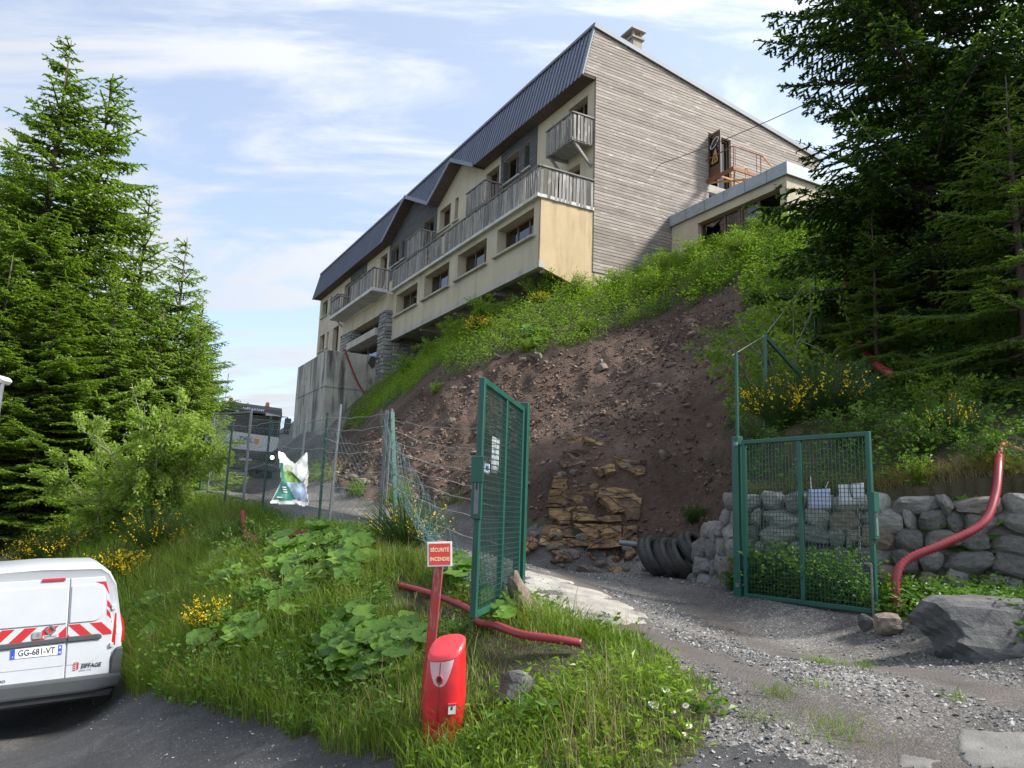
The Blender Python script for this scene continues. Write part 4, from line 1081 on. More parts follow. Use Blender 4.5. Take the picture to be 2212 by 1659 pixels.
# ------------------------------------------------------------------ gates
def gate(label, hinge, end, h, mid, flip=1, lock='plate'):
    hinge, end = Vector(hinge), Vector(end); d = end - hinge; W = sqrt(d.x ** 2 + d.y ** 2)
    root = empty("gate", hinge, atan2(d.y, d.x), label, "gate", "leaves of the green driveway gate")
    t = .055; g = .05
    f = MB()
    f.span((0, -t / 2, 0), (t, t / 2, h)); f.span((W - t, -t / 2, 0), (W, t / 2, h)); f.span((t, -t / 2, h - t), (W - t, t / 2, h)); f.span((t, -t / 2, 0), (W - t, t / 2, t)); f.span((mid - t / 2, -t / 2 + .002, t), (mid + t / 2, t / 2 - .002, h - t))
    f.build("frame", M_GATE, root, bevel=.006)
    mv = MB().box((0, 0, 0), (.006, .006, 1)).mesh("wire"); mv.materials.append(M_GATEW)
    mh = MB().box((0, 0, 0), (1, .006, .006)).mesh("wire"); mh.materials.append(M_GATEW)
    n = int((W - 2 * t) / g)
    for k in range(1, n):
        x = t + k * (W - 2 * t) / n
        if abs(x - mid) < .03: continue
        o = link("wire", mv, None, root, (x, .012, h / 2)); o.scale = (1, 1, h - 2 * t)
    n = int((h - 2 * t) / g)
    for k in range(1, n):
        z = t + k * (h - 2 * t) / n
        o = link("wire", mh, None, root, (W / 2, .018, z)); o.scale = (W - 2 * t, 1, 1)
    p = MB(); p.span((-.14, -.06, -.35), (-.03, .06, h + .06)); post = p.build("post", M_GATE, root, bevel=.008)
    for z in (.15, h - .05):
        hg = MB(); hg.tube([(-.09, 0, z), (.03, 0, z)], .016, 8); hg.box((-.05, -.075, z), (.05, .03, .05)); hg.build("hinge", M_STEEL, root)
    p = MB(); p.span((W - .01, -.045, h * .40), (W + .035, .045, h * .66)); p.span((W + .03, -.055, h * .55), (W + .045, .055, h * .66)); lk = p.build("lock_box", M_GATE, root, bevel=.004)
    p = MB(); p.span((W + .035, -.018, h * .42), (W + .040, .018, h * .60)); p.build("strike_plate", M_STEEL, lk)
    p = MB(); p.span((W + .0405, -.008, h * .52), (W + .0425, .008, h * .56)); p.build("keyhole", M_INK, lk)
    return root, W
h1, e1 = at_y(1116, 1286, 8.3), at_y(1021, 1322, 6.5); h1.z = e1.z = .80
gl, WL = gate("open left gate leaf seen nearly edge-on behind the red sign post", h1, e1, 2.0, .86)
h2, e2 = at_y(1609, 1284, 10.4), at_y(1896, 1313, 8.9); h2.z = .68; e2.z = .68
gr, WR = gate("right gate leaf with papers, chain and drop rod in front of the stone wall", h2, e2, 2.06, .88)
# parts that only one leaf shows
f = MB(); f.tube([(WR - .015, -.06, .55), (WR - .02, -.06, .52), (WR - .02, -.06, .06), (WR - .02, -.06, -.12)], .011, 6); f.bar((WR - .02, -.06, .55), (WR - .10, -.06, .56), .022, .022); f.build("drop_rod", M_STEEL, gr)
f = MB(); f.tube([(-.08, 0, 2.1), (-.08, 0, 3.3)], .025, 8); f.build("tall_post", M_GATE, gr)
def chain(x0, z0, n):
    m = MB()
    for k in range(n):
        c = Vector((x0 + .006 * sin(k * 1.7), -.04 + .004 * (k % 3), z0 - k * .036)); a = k % 2 * pi / 2 + .4
        m.tube([c + Vector((cos(a) * .011 * cos(t), sin(a) * .011 * cos(t), .024 * sin(t))) for t in np.linspace(0, 2 * pi, 9)[:-1]], .0042, 5, closed=True)
    return m
cm = chain(WR - .16, 1.26, 16); cm.tube([(WR - .22, -.04, 1.28), (WR - .16, -.045, 1.29), (WR - .05, -.04, 1.28)], .006, 5)
o = cm.build("chain", M_STEEL, None, smooth='all'); o.location = gr.location; o.rotation_euler = gr.rotation_euler; tag(o, "shiny steel chain hanging from the right gate leaf", "chain")
def sheet(root, x0, x1, z0, z1, y, mat, label, cat, rot=0, n=8, ext=None):
    m = MB(); pts = []
    for i in range(n + 1):
        for j in range(5):
            x = x0 + (x1 - x0) * i / n; z = z0 + (z1 - z0) * j / 4
            dx, dz = x - (x0 + x1) / 2, z - (z0 + z1) / 2
            pts.append(((x0 + x1) / 2 + dx * cos(rot) - dz * sin(rot), y + .008 * sin(3.1 * i / n + j * .6), (z0 + z1) / 2 + dx * sin(rot) + dz * cos(rot)))
    m.add(pts, [(i * 5 + j, (i + 1) * 5 + j, (i + 1) * 5 + j + 1, i * 5 + j + 1) for i in range(n) for j in range(4)])
    o = m.build("paper_notice", mat, None, smooth='all', fix=False)
    o.location = root.location; o.rotation_euler = root.rotation_euler
    md = o.modifiers.new("thickness", 'SOLIDIFY'); md.thickness = .0015
    XF[o.name] = Matrix.Translation(root.location) @ root.rotation_euler.to_matrix().to_4x4()
    return tag(o, label, cat)
s1 = sheet(gr, .96, 1.26, 1.17, 1.40, .045, M_PAPERB, "bluish paper notice tied to the gate wire by two cords", "notice", .02)
f = MB(); f.tube([(1.0, .04, 1.395), (1.0, .035, 1.56)], .004, 5); f.tube([(1.19, .04, 1.395), (1.25, .035, 1.50)], .004, 5); f.build("cord", M_PAPER, s1)
s2 = sheet(gr, 1.37, 1.70, 1.22, 1.46, .04, M_PAPER, "white paper notice pinned near the gate's free end", "notice", .045)
f = MB(); f.tube([(1.53, .03, 1.47), (1.525, .028, 1.40), (1.54, .028, 1.32), (1.55, .028, 1.30)], .006, 5); f.build("cord", M_BLACKP, s2)
s3 = sheet(gl, .98, 1.24, 1.22, 1.56, -.03, M_PAPER, "tall white notice fixed beside the middle bar of the left gate leaf", "notice", 0)
s4 = sheet(gl, 1.34, 1.58, 1.20, 1.30, -.03, M_PAPER, "small white and blue label on the left gate leaf", "label", .06)
f = MB(); f.span((1.40, -.024, 1.225), (1.47, -.020, 1.27)); f.build("blue_print", simple("blue_print_ink", (.05, .2, .55), .6), s4)

# ------------------------------------------------------------------ fence line: green posts, tension wires, sagging chain link
FP = [(.02, 8.45), (-1.9, 12.6), (-3.06, 12.7), (-4.83, 15.35), (-6.0, 16.5), (-7.9, 19.9)]
FP[1] = (-1.83, 11.6)
fb = (-3.06, 12.7, hz(-3.06, 12.7))
fence = empty("chain_link_fence", fb, 0, "sagging chain link fence on thin green posts along the driveway edge", "fence")
def FX(p): return (p[0] - fb[0], p[1] - fb[1], p[2] - fb[2])
hgt = [1.9, 1.95, 1.95, 1.95, 1.95, 1.9]
for k in range(1, 6):
    x, y = FP[k]; z = hz(x, y); m = MB()
    lean = (.02, 0) if k != 2 else (.0, .05)
    m.bar(FX((x, y, z - .1)), FX((x + lean[0], y + lean[1], z + hgt[k])), .042, .036)
    m.build("post", M_DGREEN if k != 1 else M_STEEL, fence, bevel=.006)
m = MB(); x, y = FP[1]; m.bar(FX((x + .03, y - .02, hz(x, y) + 1.9)), FX((-1.55, 11.1, hz(-1.55, 11.1))), .06, .03); m.build("stay", M_GATE, fence)
m = MB(); m.bar(FX((x - .07, y + .05, hz(x, y) - .1)), FX((x - .06, y + .05, hz(x, y) + 1.93)), .045, .045); m.build("post", M_STEEL, fence)
rw = random.Random(4)
for k in range(0, 5):
    a, b = Vector((*FP[k], hz(*FP[k]) if k else .72)), Vector((*FP[k + 1], hz(*FP[k + 1])))
    for hh in ((.35, .62, .8, 1.02, 1.2, 1.33, 1.5, 1.62, 1.85) if k < 1 else (.75, 1.05, 1.3, 1.5, 1.68, 1.88) if k == 1 else (.95, 1.4, 1.85)):
        h0, h1_ = hh + rw.uniform(-.06, .06), hh + rw.uniform(-.06, .06); sag = rw.uniform(.03, .12)
        pts = [a.lerp(b, t / 10) + Vector((0, 0, h0 * (1 - t / 10) + h1_ * t / 10 - sag * 4 * (t / 10) * (1 - t / 10) + .012 * sin(t * 2.1 + hh * 9))) for t in range(11)]
        MB().tube([FX(p) for p in pts], .0045, 4).build("tension_wire", M_WIRE, fence, fix=False)
def chainlink(a, b, hl, hr, fn=None, step=.068, r=.0016, seed=0):
    """diamond netting between two posts; fn(s,t) bends it"""
    m = MB(); a, b = Vector(a), Vector(b); W = (b - a).length; n = int(W / step); hm = max(hl, hr); rows = int(hm / step)
    rn = random.Random(seed)
    nodes = {}
    def nd(i, j):
        s = i / n; ht = hl * (1 - s) + hr * s; t = j / rows
        p = a.lerp(b, s) + Vector((0, 0, ht * t))
        q = fn(s, t, p) if fn else p
        return q + Vector((.012 * sin(i * .7 + j * .3), .03 * sin(i * .21 + j * .33 + seed), .01 * sin(i * .45)))
    for fam in (1, -1):
        for st in range(-rows, n + rows, 2):
            pts = []
            for j in range(0, rows + 1):
                i = st + j * fam if fam == 1 else st + rows - j
                if 0 <= i <= n: pts.append(FX(nd(i, j)))
                elif pts: break
            if len(pts) > 2: m.tube(pts[::2] + ([pts[-1]] if len(pts) % 2 == 0 else []), r, 3, cap=False)
    return m
nt = MB()
def merge(A, B):
    o = len(A.v); A.v += B.v; A.f += [tuple(i + o for i in f) for f in B.f]; A.mi += B.mi
for k in range(1, 5):
    a, b = Vector((*FP[k], hz(*FP[k]))), Vector((*FP[k + 1], hz(*FP[k + 1])))
    hl, hr = (1.15, 1.7) if k == 1 else (1.75, 1.8)
    merge(nt, chainlink(a, b, hl, hr, None, seed=k, step=.068 if k < 3 else .085, r=.0021 if k < 3 else .0013))
# the stretch by the gate has slid down into a slack heap
def slump(s, t, p):
    d = max(0, 1.85 * (1 - s * 1.35)) if s < .74 else 0
    return Vector((p.x + .15 * sin(t * 5 + s * 3), p.y - .15 * t, p.z * 0 + (hz(-1.83 + 1.85 * s, 11.6 - 3.15 * s) + .02 + t * max(.25, d + .1))))
a, b = Vector((*FP[1], hz(*FP[1]))), Vector((*FP[0], .72))
merge(nt, chainlink(a, b, 1.9, 1.9, slump, seed=7))
merge(nt, chainlink(a, b, 1.9, 1.9, lambda s, t, p: slump(s, t * .9, p) + Vector((.12 * sin(t * 9), -.10 * cos(t * 7 + s * 5), .05)), seed=9, r=.0026))
tag(nt.build("netting", M_NET, fence, fix=False), kind="stuff")

M_PANELW = simple('panel_wire', (.15, .155, .16), .6)
# rigid mesh panels of the site fence just behind it
def mesh_panel(label, p, q, h, lean=0, fold=True, tube=False, posts=(1, 1)):
    p, q = Vector((*p, hz(*p))), Vector((*q, hz(*q))); d = q - p; W = d.length; dh = d.normalized()
    root = empty("mesh_panel", p, 0, label, "fence panel", "rigid wire mesh panels behind the netting")
    nrm = Vector((-dh.y, dh.x, 0))
    m = MB(); n = int(W / .055)
    def pz(x, z):
        o = 0
        if fold:
            for zf in (h - .18, h * .55, .35): o += .05 * max(0, 1 - abs(z - zf) / .09)
        return dh * x + Vector((0, 0, z)) + nrm * (o + lean * z)
    for k in range(n + 1):
        x = W * k / n
        zs = [.06, h] if not fold else [.06, .26, .35, .44, h * .55 - .09, h * .55, h * .55 + .09, h - .27, h - .18, h - .09, h]
        m.tube([pz(x, z) for z in zs], .0016, 3, cap=False)
    for z in ([.12, h * .33, h * .66, h - .06] if not fold else [.08, .26, .44, h * .55 - .09, h * .55 + .09, h - .27, h - .09]):
        m.tube([pz(0, z), pz(W, z)], .005, 4, cap=False)
    tag(m.build("wire_mesh", M_PANELW, root, fix=False), kind="stuff")
    for on, x in zip(posts, (0, W)):
        if on: 
            t = MB()
            if tube: t.tube([pz(x, -.1) - dh * 0, pz(x, h + .02)], .022, 8)
            else: t.bar(pz(x, -.15), pz(x, h + .1), .042, .036)
            t.build("post", M_STEEL, root)
    if tube:
        t = MB(); t.tube([pz(0, h + .0), pz(W, h + .0)], .022, 8); t.build("top_rail", M_STEEL, root); t = MB(); t.tube([pz(0, .1), pz(W, .1)], .022, 8); t.build("bottom_rail", M_STEEL, root)
mesh_panel("tube-framed site fence panel at the far end, in front of the lorry", (-7.35, 19.0), (-5.75, 16.9), 2.0, fold=False, tube=True)
mesh_panel("folded mesh panel on galvanised posts in front of the lorry's grille", (-5.7, 16.8), (-3.85, 14.2), 1.95, posts=(1, 0))
mesh_panel("folded mesh panel beside the banner in front of the concrete terrace", (-3.8, 14.0), (-2.95, 12.95), 1.95, lean=.03, posts=(1, 1))

# post with green brace and thin posts up the hillside
for lab, x, y, h, br in (("green fence post with a slanting brace standing in the hillside shrubs", 4.05, 12.15, 1.75, True), ("lone green fence post high up in the shrubs beside the dark spruce", 6.45, 16.0, 1.6, False)):
    z = hz(x, y); o = empty("fence_post", (x, y, z), 0, lab, "post"); m = MB(); m.bar((0, 0, -.2), (.03, 0, h), .05, .05); m.build("upright", M_GATE, o, bevel=.005)
    if br: m = MB(); m.bar((.04, 0, h - .08), (1.05, .35, .75), .05, .05); m.build("brace", M_DGREEN, o)
w3 = [Vector(h2) + Vector((-.1, .08, 3.25)), Vector((4.08, 12.15, hz(4.05, 12.15) + 1.7)), Vector((6.45, 16.0, hz(6.45, 16) + 1.5))]
m = MB(); b0 = w3[0]; m.tube([p - b0 for p in w3], .005, 4); o = m.build("barbed_wire", M_WIRE); o.location = b0; tag(o, "thin wire strung between the tall gate post and the hillside posts", "wire")
gn = Vector((.48634, -.87377, 0)); ca = on_plane(1427, 354, bw(-.05, 0, 0), gn); cb_ = at_y(1812, 190, 21.5)
m = MB(); m.tube([ca.lerp(cb_, t / 16) - ca - Vector((0, 0, .12 * 4 * (t / 16) * (1 - t / 16))) for t in range(17)], .014, 4); o = m.build("overhead_cable", M_BLACKP); o.location = ca; tag(o, "thin black cable running from the plank gable up into the dark spruce", "cable")

# ------------------------------------------------------------------ torn banner tied to the fence
nrm = Vector((.82, -.57, 0)).normalized(); PB = Vector((-3.75, 13.25, hz(-3.75, 13.25))) + nrm * .12
def bq(u, v, off=0.0):
    p = on_plane(u, v, PB + nrm * off, nrm); return p
def cloth(poly, off, wav=.02, n=14):
    """flat outline filled with a fine grid that waves in and out of its plane"""
    us = [p[0] for p in poly]; vs_ = [p[1] for p in poly]; m = MB(); g = 2.2
    x0, y0 = min(us), min(vs_); nx_, ny_ = int((max(us) - x0) / g) + 1, int((max(vs_) - y0) / g) + 1
    U, V = np.meshgrid(x0 + (np.arange(nx_) + .5) * g, y0 + (np.arange(ny_) + .5) * g, indexing='ij'); ins = in_poly(U, V, poly)
    ids = {}
    def vid(i, j):
        if (i, j) not in ids:
            u, v = x0 + i * g, y0 + j * g
            q = bq(u, v, off + wav * (sin(u * .21 + v * .05) + .6 * sin(u * .11 - v * .16)) + .0012 * (v - 975))
            ids[(i, j)] = len(m.v); m.v.append(tuple(q))
        return ids[(i, j)]
    for i in range(nx_):
        for j in range(ny_):
            if ins[i, j]: m.f.append((vid(i, j), vid(i + 1, j), vid(i + 1, j + 1), vid(i, j + 1))); m.mi.append(0)
    return m
ban = empty("banner", PB, 0, "torn white banner with a green corner and landscape pictures tied to the fence", "banner")
M_CLOTH = simple("white_tarpaulin", (.72, .73, .72), .6, var=.08, scale=3)
def bp(name, poly, off, mat, wav=.02):
    o = cloth(poly, off, wav).build(name, mat, ban, smooth='all', world=True, fix=False)
    return o
bp("sheet", [(601, 975), (612, 977), (622, 990), (637, 1003), (663, 976), (666, 1040), (663, 1058), (668, 1090), (655, 1094), (640, 1088), (615, 1090), (584, 1086), (600, 1055), (608, 1040)], 0, M_CLOTH)
bp("green_print", [(604, 1000), (611, 1001), (616, 1035), (622, 1050), (640, 1080), (612, 1081), (590, 1079), (604, 1052), (609, 1038)], .006, simple("banner_green", (.03, .20, .16), .6))
bp("meadow_print", [(612, 1018), (640, 1022), (655, 1030), (657, 1042), (617, 1042)], .006, simple("banner_meadow", (.16, .30, .05), .6, var=.3, scale=9))
bp("mountain_print", [(617, 1042), (656, 1042), (662, 1060), (665, 1085), (642, 1080)], .006, simple("banner_mountain", (.30, .38, .52), .6, var=.75, scale=7))
bp("flower_print", [(612, 1004), (634, 1003), (632, 1018), (613, 1018)], .006, simple("banner_flowers", (.45, .50, .36), .6, var=.5, scale=18))
bp("folded_corner", [(663, 977), (666, 1030), (652, 1040), (629, 1018), (642, 1005)], .03, M_CLOTH)
o = MB()
for k, (u, v, w_) in enumerate(((610, 1052, 8), (611, 1057, 10), (612, 1062, 9), (598, 1074, 22))):
    o.bar(bq(u, v, .012 + .0012 * (v - 975)), bq(u + w_, v + 1.2, .012 + .0012 * (v - 975)), .006, .02)
tag(o.build("worn_print", M_CLOTH, ban, world=True), kind="stuff")

# ------------------------------------------------------------------ red fire sign on its post
sx_, sy_ = -.60, 6.25; sz = hz(sx_, sy_)
sg = empty("fire_sign", (sx_, sy_, sz), radians(2), "red fire safety sign on a leaning flaking red post beside the hydrant cover", "sign")
m = MB(); tp = at_y(953, 1168, 6.25) - Vector((sx_, sy_, sz))
m.bar((0, 0, -.1), tp, .075, .075); m.build("post", None, sg, bevel=.006)
def mat_flake():
    m, N, L, bs = new_mat("flaking_red_paint")
    n = noise(N, L, 9, 7, .7, .3, stretch=(1, 1, .22)); r = ramp(N, [(.42, (.30, .02, .018)), (.52, (.22, .03, .03)), (.60, (.24, .17, .15))]); L.new(n.outputs[0], r.inputs[0])
    L.new(r.outputs[0], bs.inputs["Base Color"]); bs.inputs["Roughness"].default_value = .7; bump(N, L, bs, n.outputs[0], .5, .01); return m
bpy.data.objects[[c for c in sg.children][0].name].data.materials.append(mat_flake())
sc_ = at_y(949, 1197, 6.17) - Vector((sx_, sy_, sz))
tilt = Matrix.Rotation(radians(-3.2), 4, 'Y')
Ms = Matrix.Translation(sc_) @ tilt
m = MB(); m.box((0, 0, 0), (.194, .012, .19)); pl = m.build("plate", simple("sign_white", (.75, .74, .72), .5), sg, bevel=.002); pl.matrix_local = Ms
m = MB(); m.box((0, -.0075, 0), (.166, .003, .164)); rp = m.build("red_face", simple("sign_red", (.68, .055, .04), .5, var=.05), pl)
M_YEL = simple("sign_lettering", (.85, .72, .45), .5)
for b_, z_ in (("SÉCURITÉ", .032), ("INCENDIE", -.038)):
    text("lettering", b_, .040, frame_m((0, -.0092, z_), (1, 0, 0), (0, 0, 1)), M_YEL, rp, .0006, sx=.80, space=1.06, bold=.0012)
for x in (-.076, .076):
    for z in (-.075, .075): 
        m = MB(); m.lathe([(0, -.0095), (.004, -.009), (.004, -.006)], 8, (x, 0, z), 'y'); m.build("screw", M_STEEL, pl)

# ------------------------------------------------------------------ red hydrant cover
hx, hy = -.42, 6.0; hz0 = hz(hx, hy)
hc = empty("hydrant_cover", (hx, hy, hz0), radians(-14), "glossy red plastic hydrant cover with a pale panel standing in the grass", "fire hydrant")
M_HRED = simple("hydrant_red", (.50, .018, .022), .34, var=.22, scale=7, bmp=.04, bscale=25); M_HPALE = simple("faded_pink_panel", (.60, .36, .38), .5, var=.12, scale=12)
def hsec(z):                                       # half widths: barrel shape
    t = z / .70; w = .118 + .034 * sin(pi * min(1, t * .78 + .12)); return w, w * .86
def hring(z, n=28, k=1.0, slope=0):
    w, d = hsec(z); out = []
    for i in range(n):
        a = 2 * pi * i / n; c, s = cos(a), sin(a); e = .72
        x = w * k * (abs(c) ** e) * (1 if c >= 0 else -1); y = d * k * (abs(s) ** e) * (1 if s >= 0 else -1)
        out.append((x, y, z + slope * (x * .16 + y * .55)))
    return out
m = MB(); n = 28; zs = [-.08, .12, .125, .13, .2, .3, .4, .5, .58, .63, .66]; ks = [1, 1, .985, 1.012, 1, 1, 1, 1, 1, 1, .985]
vs = []
for z, k in zip(zs, ks): vs += hring(z, n, k, smooth(.35, .66, z))
m.add(vs, [(i * n + j, i * n + (j + 1) % n, (i + 1) * n + (j + 1) % n, (i + 1) * n + j) for i in range(len(zs) - 1) for j in range(n)])
m.build("body", M_HRED, hc, smooth='all')
m = MB(); vs = hring(.66, n, 1.03, 1) + hring(.685, n, 1.03, 1) + hring(.70, n, .93, 1)
m.add(vs, [(i * n + j, i * n + (j + 1) % n, (i + 1) * n + (j + 1) % n, (i + 1) * n + j) for i in range(2) for j in range(n)] + [tuple(range(2 * n, 3 * n))])
m.build("lid", simple("hydrant_lid_red", (.66, .05, .06), .35, var=.05), hc, smooth=True)
def hfront(x, z, o=0):                              # a point on the shell's front at x, z
    w, d = hsec(z); e = .72; t = min(1, abs(x) / w); s = (1 - t ** (2 / e)) ** (e / 2)
    y = -d * s - o; return Vector((x, y, z + smooth(.35, .66, z) * (x * .16 + y * .55)))
def shell_patch(fn, u0, u1, v0, v1, nu=14, nv=12, off=.004):
    m = MB(); P = []
    for i in range(nu + 1):
        for j in range(nv + 1):
            z = v0 + (v1 - v0) * j / nv; x0, x1 = fn(z); x = x0 + (x1 - x0) * i / nu; P.append(hfront(x, z, off))
    m.add(P, [(i * (nv + 1) + j, (i + 1) * (nv + 1) + j, (i + 1) * (nv + 1) + j + 1, i * (nv + 1) + j + 1) for i in range(nu) for j in range(nv)]); return m
def vee(k): return lambda z: (-.005 - k * (.075 * ((z - .43) / .23) ** .55 + .012) if z > .43 else -.01, .005 + k * (.078 * ((z - .43) / .23) ** .55 + .012) if z > .43 else .01)
o = shell_patch(vee(1.0), 0, 0, .43, .655).build("pale_panel", M_HPALE, hc, smooth='all')
o = MB(); o.tube([hfront(-.003, z, .006) for z in np.linspace(.16, .655, 14)], .0035, 5); o.build("seam", simple("dark_red_seam", (.2, .01, .01), .5), hc)
m = MB(); c = hfront(0, .505, .006); m.tube([c + Vector((.022 * cos(t), -.004, .026 * sin(t))) for t in np.linspace(0, 2 * pi, 17)[:-1]], .006, 6, closed=True); m.build("lock_ring", M_HRED, hc, smooth='all')
m = MB(); m.lathe([(0, -.003), (.02, -.003), (.02, .004)], 14, tuple(c + Vector((0, -.004, 0))), 'y'); m.build("lock_hole", M_INK, hc)
m = MB(); c = hfront(.10, .27, .012); m.box(c, (.055, .006, .06), Matrix.Rotation(radians(36), 3, 'Z')); st_ = m.build("sticker", simple("sticker_grey", (.45, .46, .44), .5), hc)
m = MB(); m.box(c + Vector((.001, -.005, .012)), (.012, .003, .022), Matrix.Rotation(radians(36), 3, 'Z')); m.build("sticker_mark", M_INK, st_)
m = MB(); c = hfront(.10, .31, .013); m.box(c, (.07, .02, .012), Matrix.Rotation(radians(36), 3, 'Z')); m.build("handle_lip", M_HRED, hc, bevel=.004)

# ------------------------------------------------------------------ tyres, steel pipe, stones
def tyre_mesh(R=.33, w=.2):
    m = MB(); n = 40; prof = []
    for a in np.linspace(-1, 1, 11):
        prof.append((R - .035 * abs(a) ** 4 - (.004 if abs(round(a * 5)) % 2 else 0), a * w / 2))
    prof = [(R * .60, -w * .40), (R * .68, -w * .52), (R * .85, -w * .56)] + prof + [(R * .85, w * .56), (R * .68, w * .52), (R * .60, w * .40), (R * .66, w * .30), (R * .9, 0), (R * .66, -w * .3), (R * .60, -w * .40)]
    m.lathe(prof, n, axis='x'); me = m.mesh("tyre"); me.polygons.foreach_set("use_smooth", [True] * len(me.polygons)); return me
tm = tyre_mesh(); tm.materials.append(M_RUBBER)
tl = MB()
for k in range(44):
    a = 2 * pi * k / 44
    for s in (-1, 1): tl.box((s * .062, .331 * cos(a + s * .04), .331 * sin(a + s * .04)), (.05, .018, .010), Matrix.Rotation(a - pi / 2, 3, 'X'))
tme = tl.mesh("tread"); tme.materials.append(M_RUBBER)
labs = ["greyest old tyre at the left end of the leaning row, steel pipe behind it", "second old tyre from the steel pipe in the leaning row", "third old tyre from the steel pipe, wedged between two others", "old tyre nearest the stone wall, leaning furthest over"]
for k, (u, v) in enumerate(((1412, 1234), (1445, 1236), (1472, 1238), (1503, 1240))):
    p = at_y(u, v, 12.55); p.z = hz(p.x, p.y)
    o = empty("tyre", p + Vector((0, 0, .30)), 0, labs[k], "tyre", "old tyres leaning against the stone wall", rot=Euler((radians(10 * k), radians(-26 - 4 * k), radians(-38))))
    t_ = link("carcass", tm, None, o); t_2 = link("tread", tme, None, o); tag(t_2, kind="stuff")
    o.location.z += .0
a, b = at_y(1338, 1172, 13.6), at_y(1440, 1184, 13.2)
m = MB(); d = b - a
m.tube([Vector((0, 0, 0)), d], .045, 14, cap=False); m.tube([d * .002, d * .998], .038, 14, cap=True)
o = m.build("steel_pipe", M_STEEL, None, smooth=True); o.location = a; tag(o, "grey steel pipe sticking out over the leaning tyres", "pipe")
m, N, L, bs = new_mat("boulder_stone")
n = noise(N, L, 3.2, 8, .65, .4); r = ramp(N, [(.3, (.055, .055, .058)), (.5, (.095, .095, .096)), (.7, (.16, .155, .15))]); L.new(n.outputs[0], r.inputs[0]); L.new(r.outputs[0], bs.inputs["Base Color"]); bs.inputs["Roughness"].default_value = .9
n2 = noise(N, L, 14, 7, .7); bump(N, L, bs, n2.outputs[0], .8, .04); M_BOULD = m
m, N, L, bs = new_mat("brown_stone")
n = noise(N, L, 5, 8, .65, .4); r = ramp(N, [(.3, (.10, .075, .055)), (.5, (.20, .16, .125)), (.7, (.32, .28, .23))]); L.new(n.outputs[0], r.inputs[0]); L.new(r.outputs[0], bs.inputs["Base Color"]); bs.inputs["Roughness"].default_value = .9
n2 = noise(N, L, 18, 7, .7); bump(N, L, bs, n2.outputs[0], .8, .03); M_BROCK = m
def rock(name, label, loc, size, seed, mat, rz=0, tilt=(0, 0), cat="rock", group=None, sub=3, boxy=0):
    me = rock_mesh(seed, size, sub=sub, boxy=boxy); o = link(name, me, mat, None, loc); o.rotation_euler = (tilt[0], tilt[1], rz); return tag(o, label, cat, group)
p = at_y(2150, 1325, 6.9)
rock("boulder", "large grey boulder lying among big leaves below the stone wall", (5.0, 7.25, hz(4.3, 7.0) + .10), (1.12, .46, .35), 24, M_BOULD, radians(-6), (.05, .04), sub=4, boxy=5)
rock("stone", "rounded pale stone at the foot of the gate's drop rod", (4.12, 8.52, hz(4.12, 8.5) + .10), (.18, .15, .14), 5, M_BROCK)
rock("stone", "small grey slab propping the right gate's free corner", (3.97, 8.72, hz(3.97, 8.72) + .10), (.09, .08, .11), 8, M_BOULD)
rock("stone", "tall brown slab of stone leaning at the left gate's hinge end", (.17, 7.55, hz(.17, 7.55) + .18), (.13, .14, .34), 12, M_BROCK, .5, (.15, -.38))
rock("stone", "dark stone bedded under the grass edge beside the hydrant cover", (.12, 6.02, hz(.12, 6.02) + .08), (.16, .14, .16), 33, M_BOULD)

# ------------------------------------------------------------------ rough stone wall behind the right gate
sw = empty("stone_wall", (WALL[2][0], WALL[2][1], .6), 0, "rough grey stone retaining wall behind the right gate leaf", "wall")
m, N, L, bs = new_mat("pale_wall_stone")
oi = N.new("ShaderNodeObjectInfo"); r = ramp(N, [(0, (.21, .20, .19)), (.45, (.31, .30, .285)), (.8, (.40, .385, .36)), (1, (.27, .21, .16))]); L.new(oi.outputs["Random"], r.inputs[0])
n = noise(N, L, 6, 7, .65); rr = ramp(N, [(.3, .6), (.7, 1.25)]); L.new(n.outputs[0], rr.inputs[0]); L.new(mixc(N, L, .9, r.outputs[0], rr.outputs[0], 'MULTIPLY'), bs.inputs["Base Color"]); bs.inputs["Roughness"].default_value = .92
n2 = noise(N, L, 9, 9, .75); bump(N, L, bs, n2.outputs[0], 1.0, .07); M_WALLS = m
variants = []
for s_ in range(9):
    me = rock_mesh(100 + s_, (.5, .5, .5), rough=.20, sub=3, cuts=9, boxy=6); me.name = "stone"; me.materials.append(M_WALLS); variants.append(me)
wr = random.Random(12)
lens = [sqrt((WALL[i + 1][0] - WALL[i][0]) ** 2 + (WALL[i + 1][1] - WALL[i][1]) ** 2) for i in range(6)]
def wall_pt(s):
    i = 0
    while i < 5 and s > lens[i]: s -= lens[i]; i += 1
    f = s / lens[i]; x = WALL[i][0] + (WALL[i + 1][0] - WALL[i][0]) * f; y = WALL[i][1] + (WALL[i + 1][1] - WALL[i][1]) * f
    d = Vector((WALL[i + 1][0] - WALL[i][0], WALL[i + 1][1] - WALL[i][1], 0)).normalized()
    return Vector((x, y, 0)), d, WALL_TOP[i] + (WALL_TOP[i + 1] - WALL_TOP[i]) * f
core = MB(); P0 = []
ss = np.linspace(0, sum(lens[:5]), 40); tp_ = []
for s in ss:
    q, d, tz = wall_pt(s); nn = Vector((d.y, -d.x, 0)); P0.append((q + nn * .06, q - nn * .35, tz - .04))
vs = []
for f_, b_, tz in P0: vs += [Vector((f_.x, f_.y, .4)), Vector((f_.x, f_.y, tz)), Vector((b_.x, b_.y, tz + .02)), Vector((b_.x, b_.y, .4))]
core.add(vs, [(4 * i + k, 4 * i + (k + 1) % 4, 4 * i + 4 + (k + 1) % 4, 4 * i + 4 + k) for i in range(len(P0) - 1) for k in range(4)] + [(0, 1, 2, 3)])
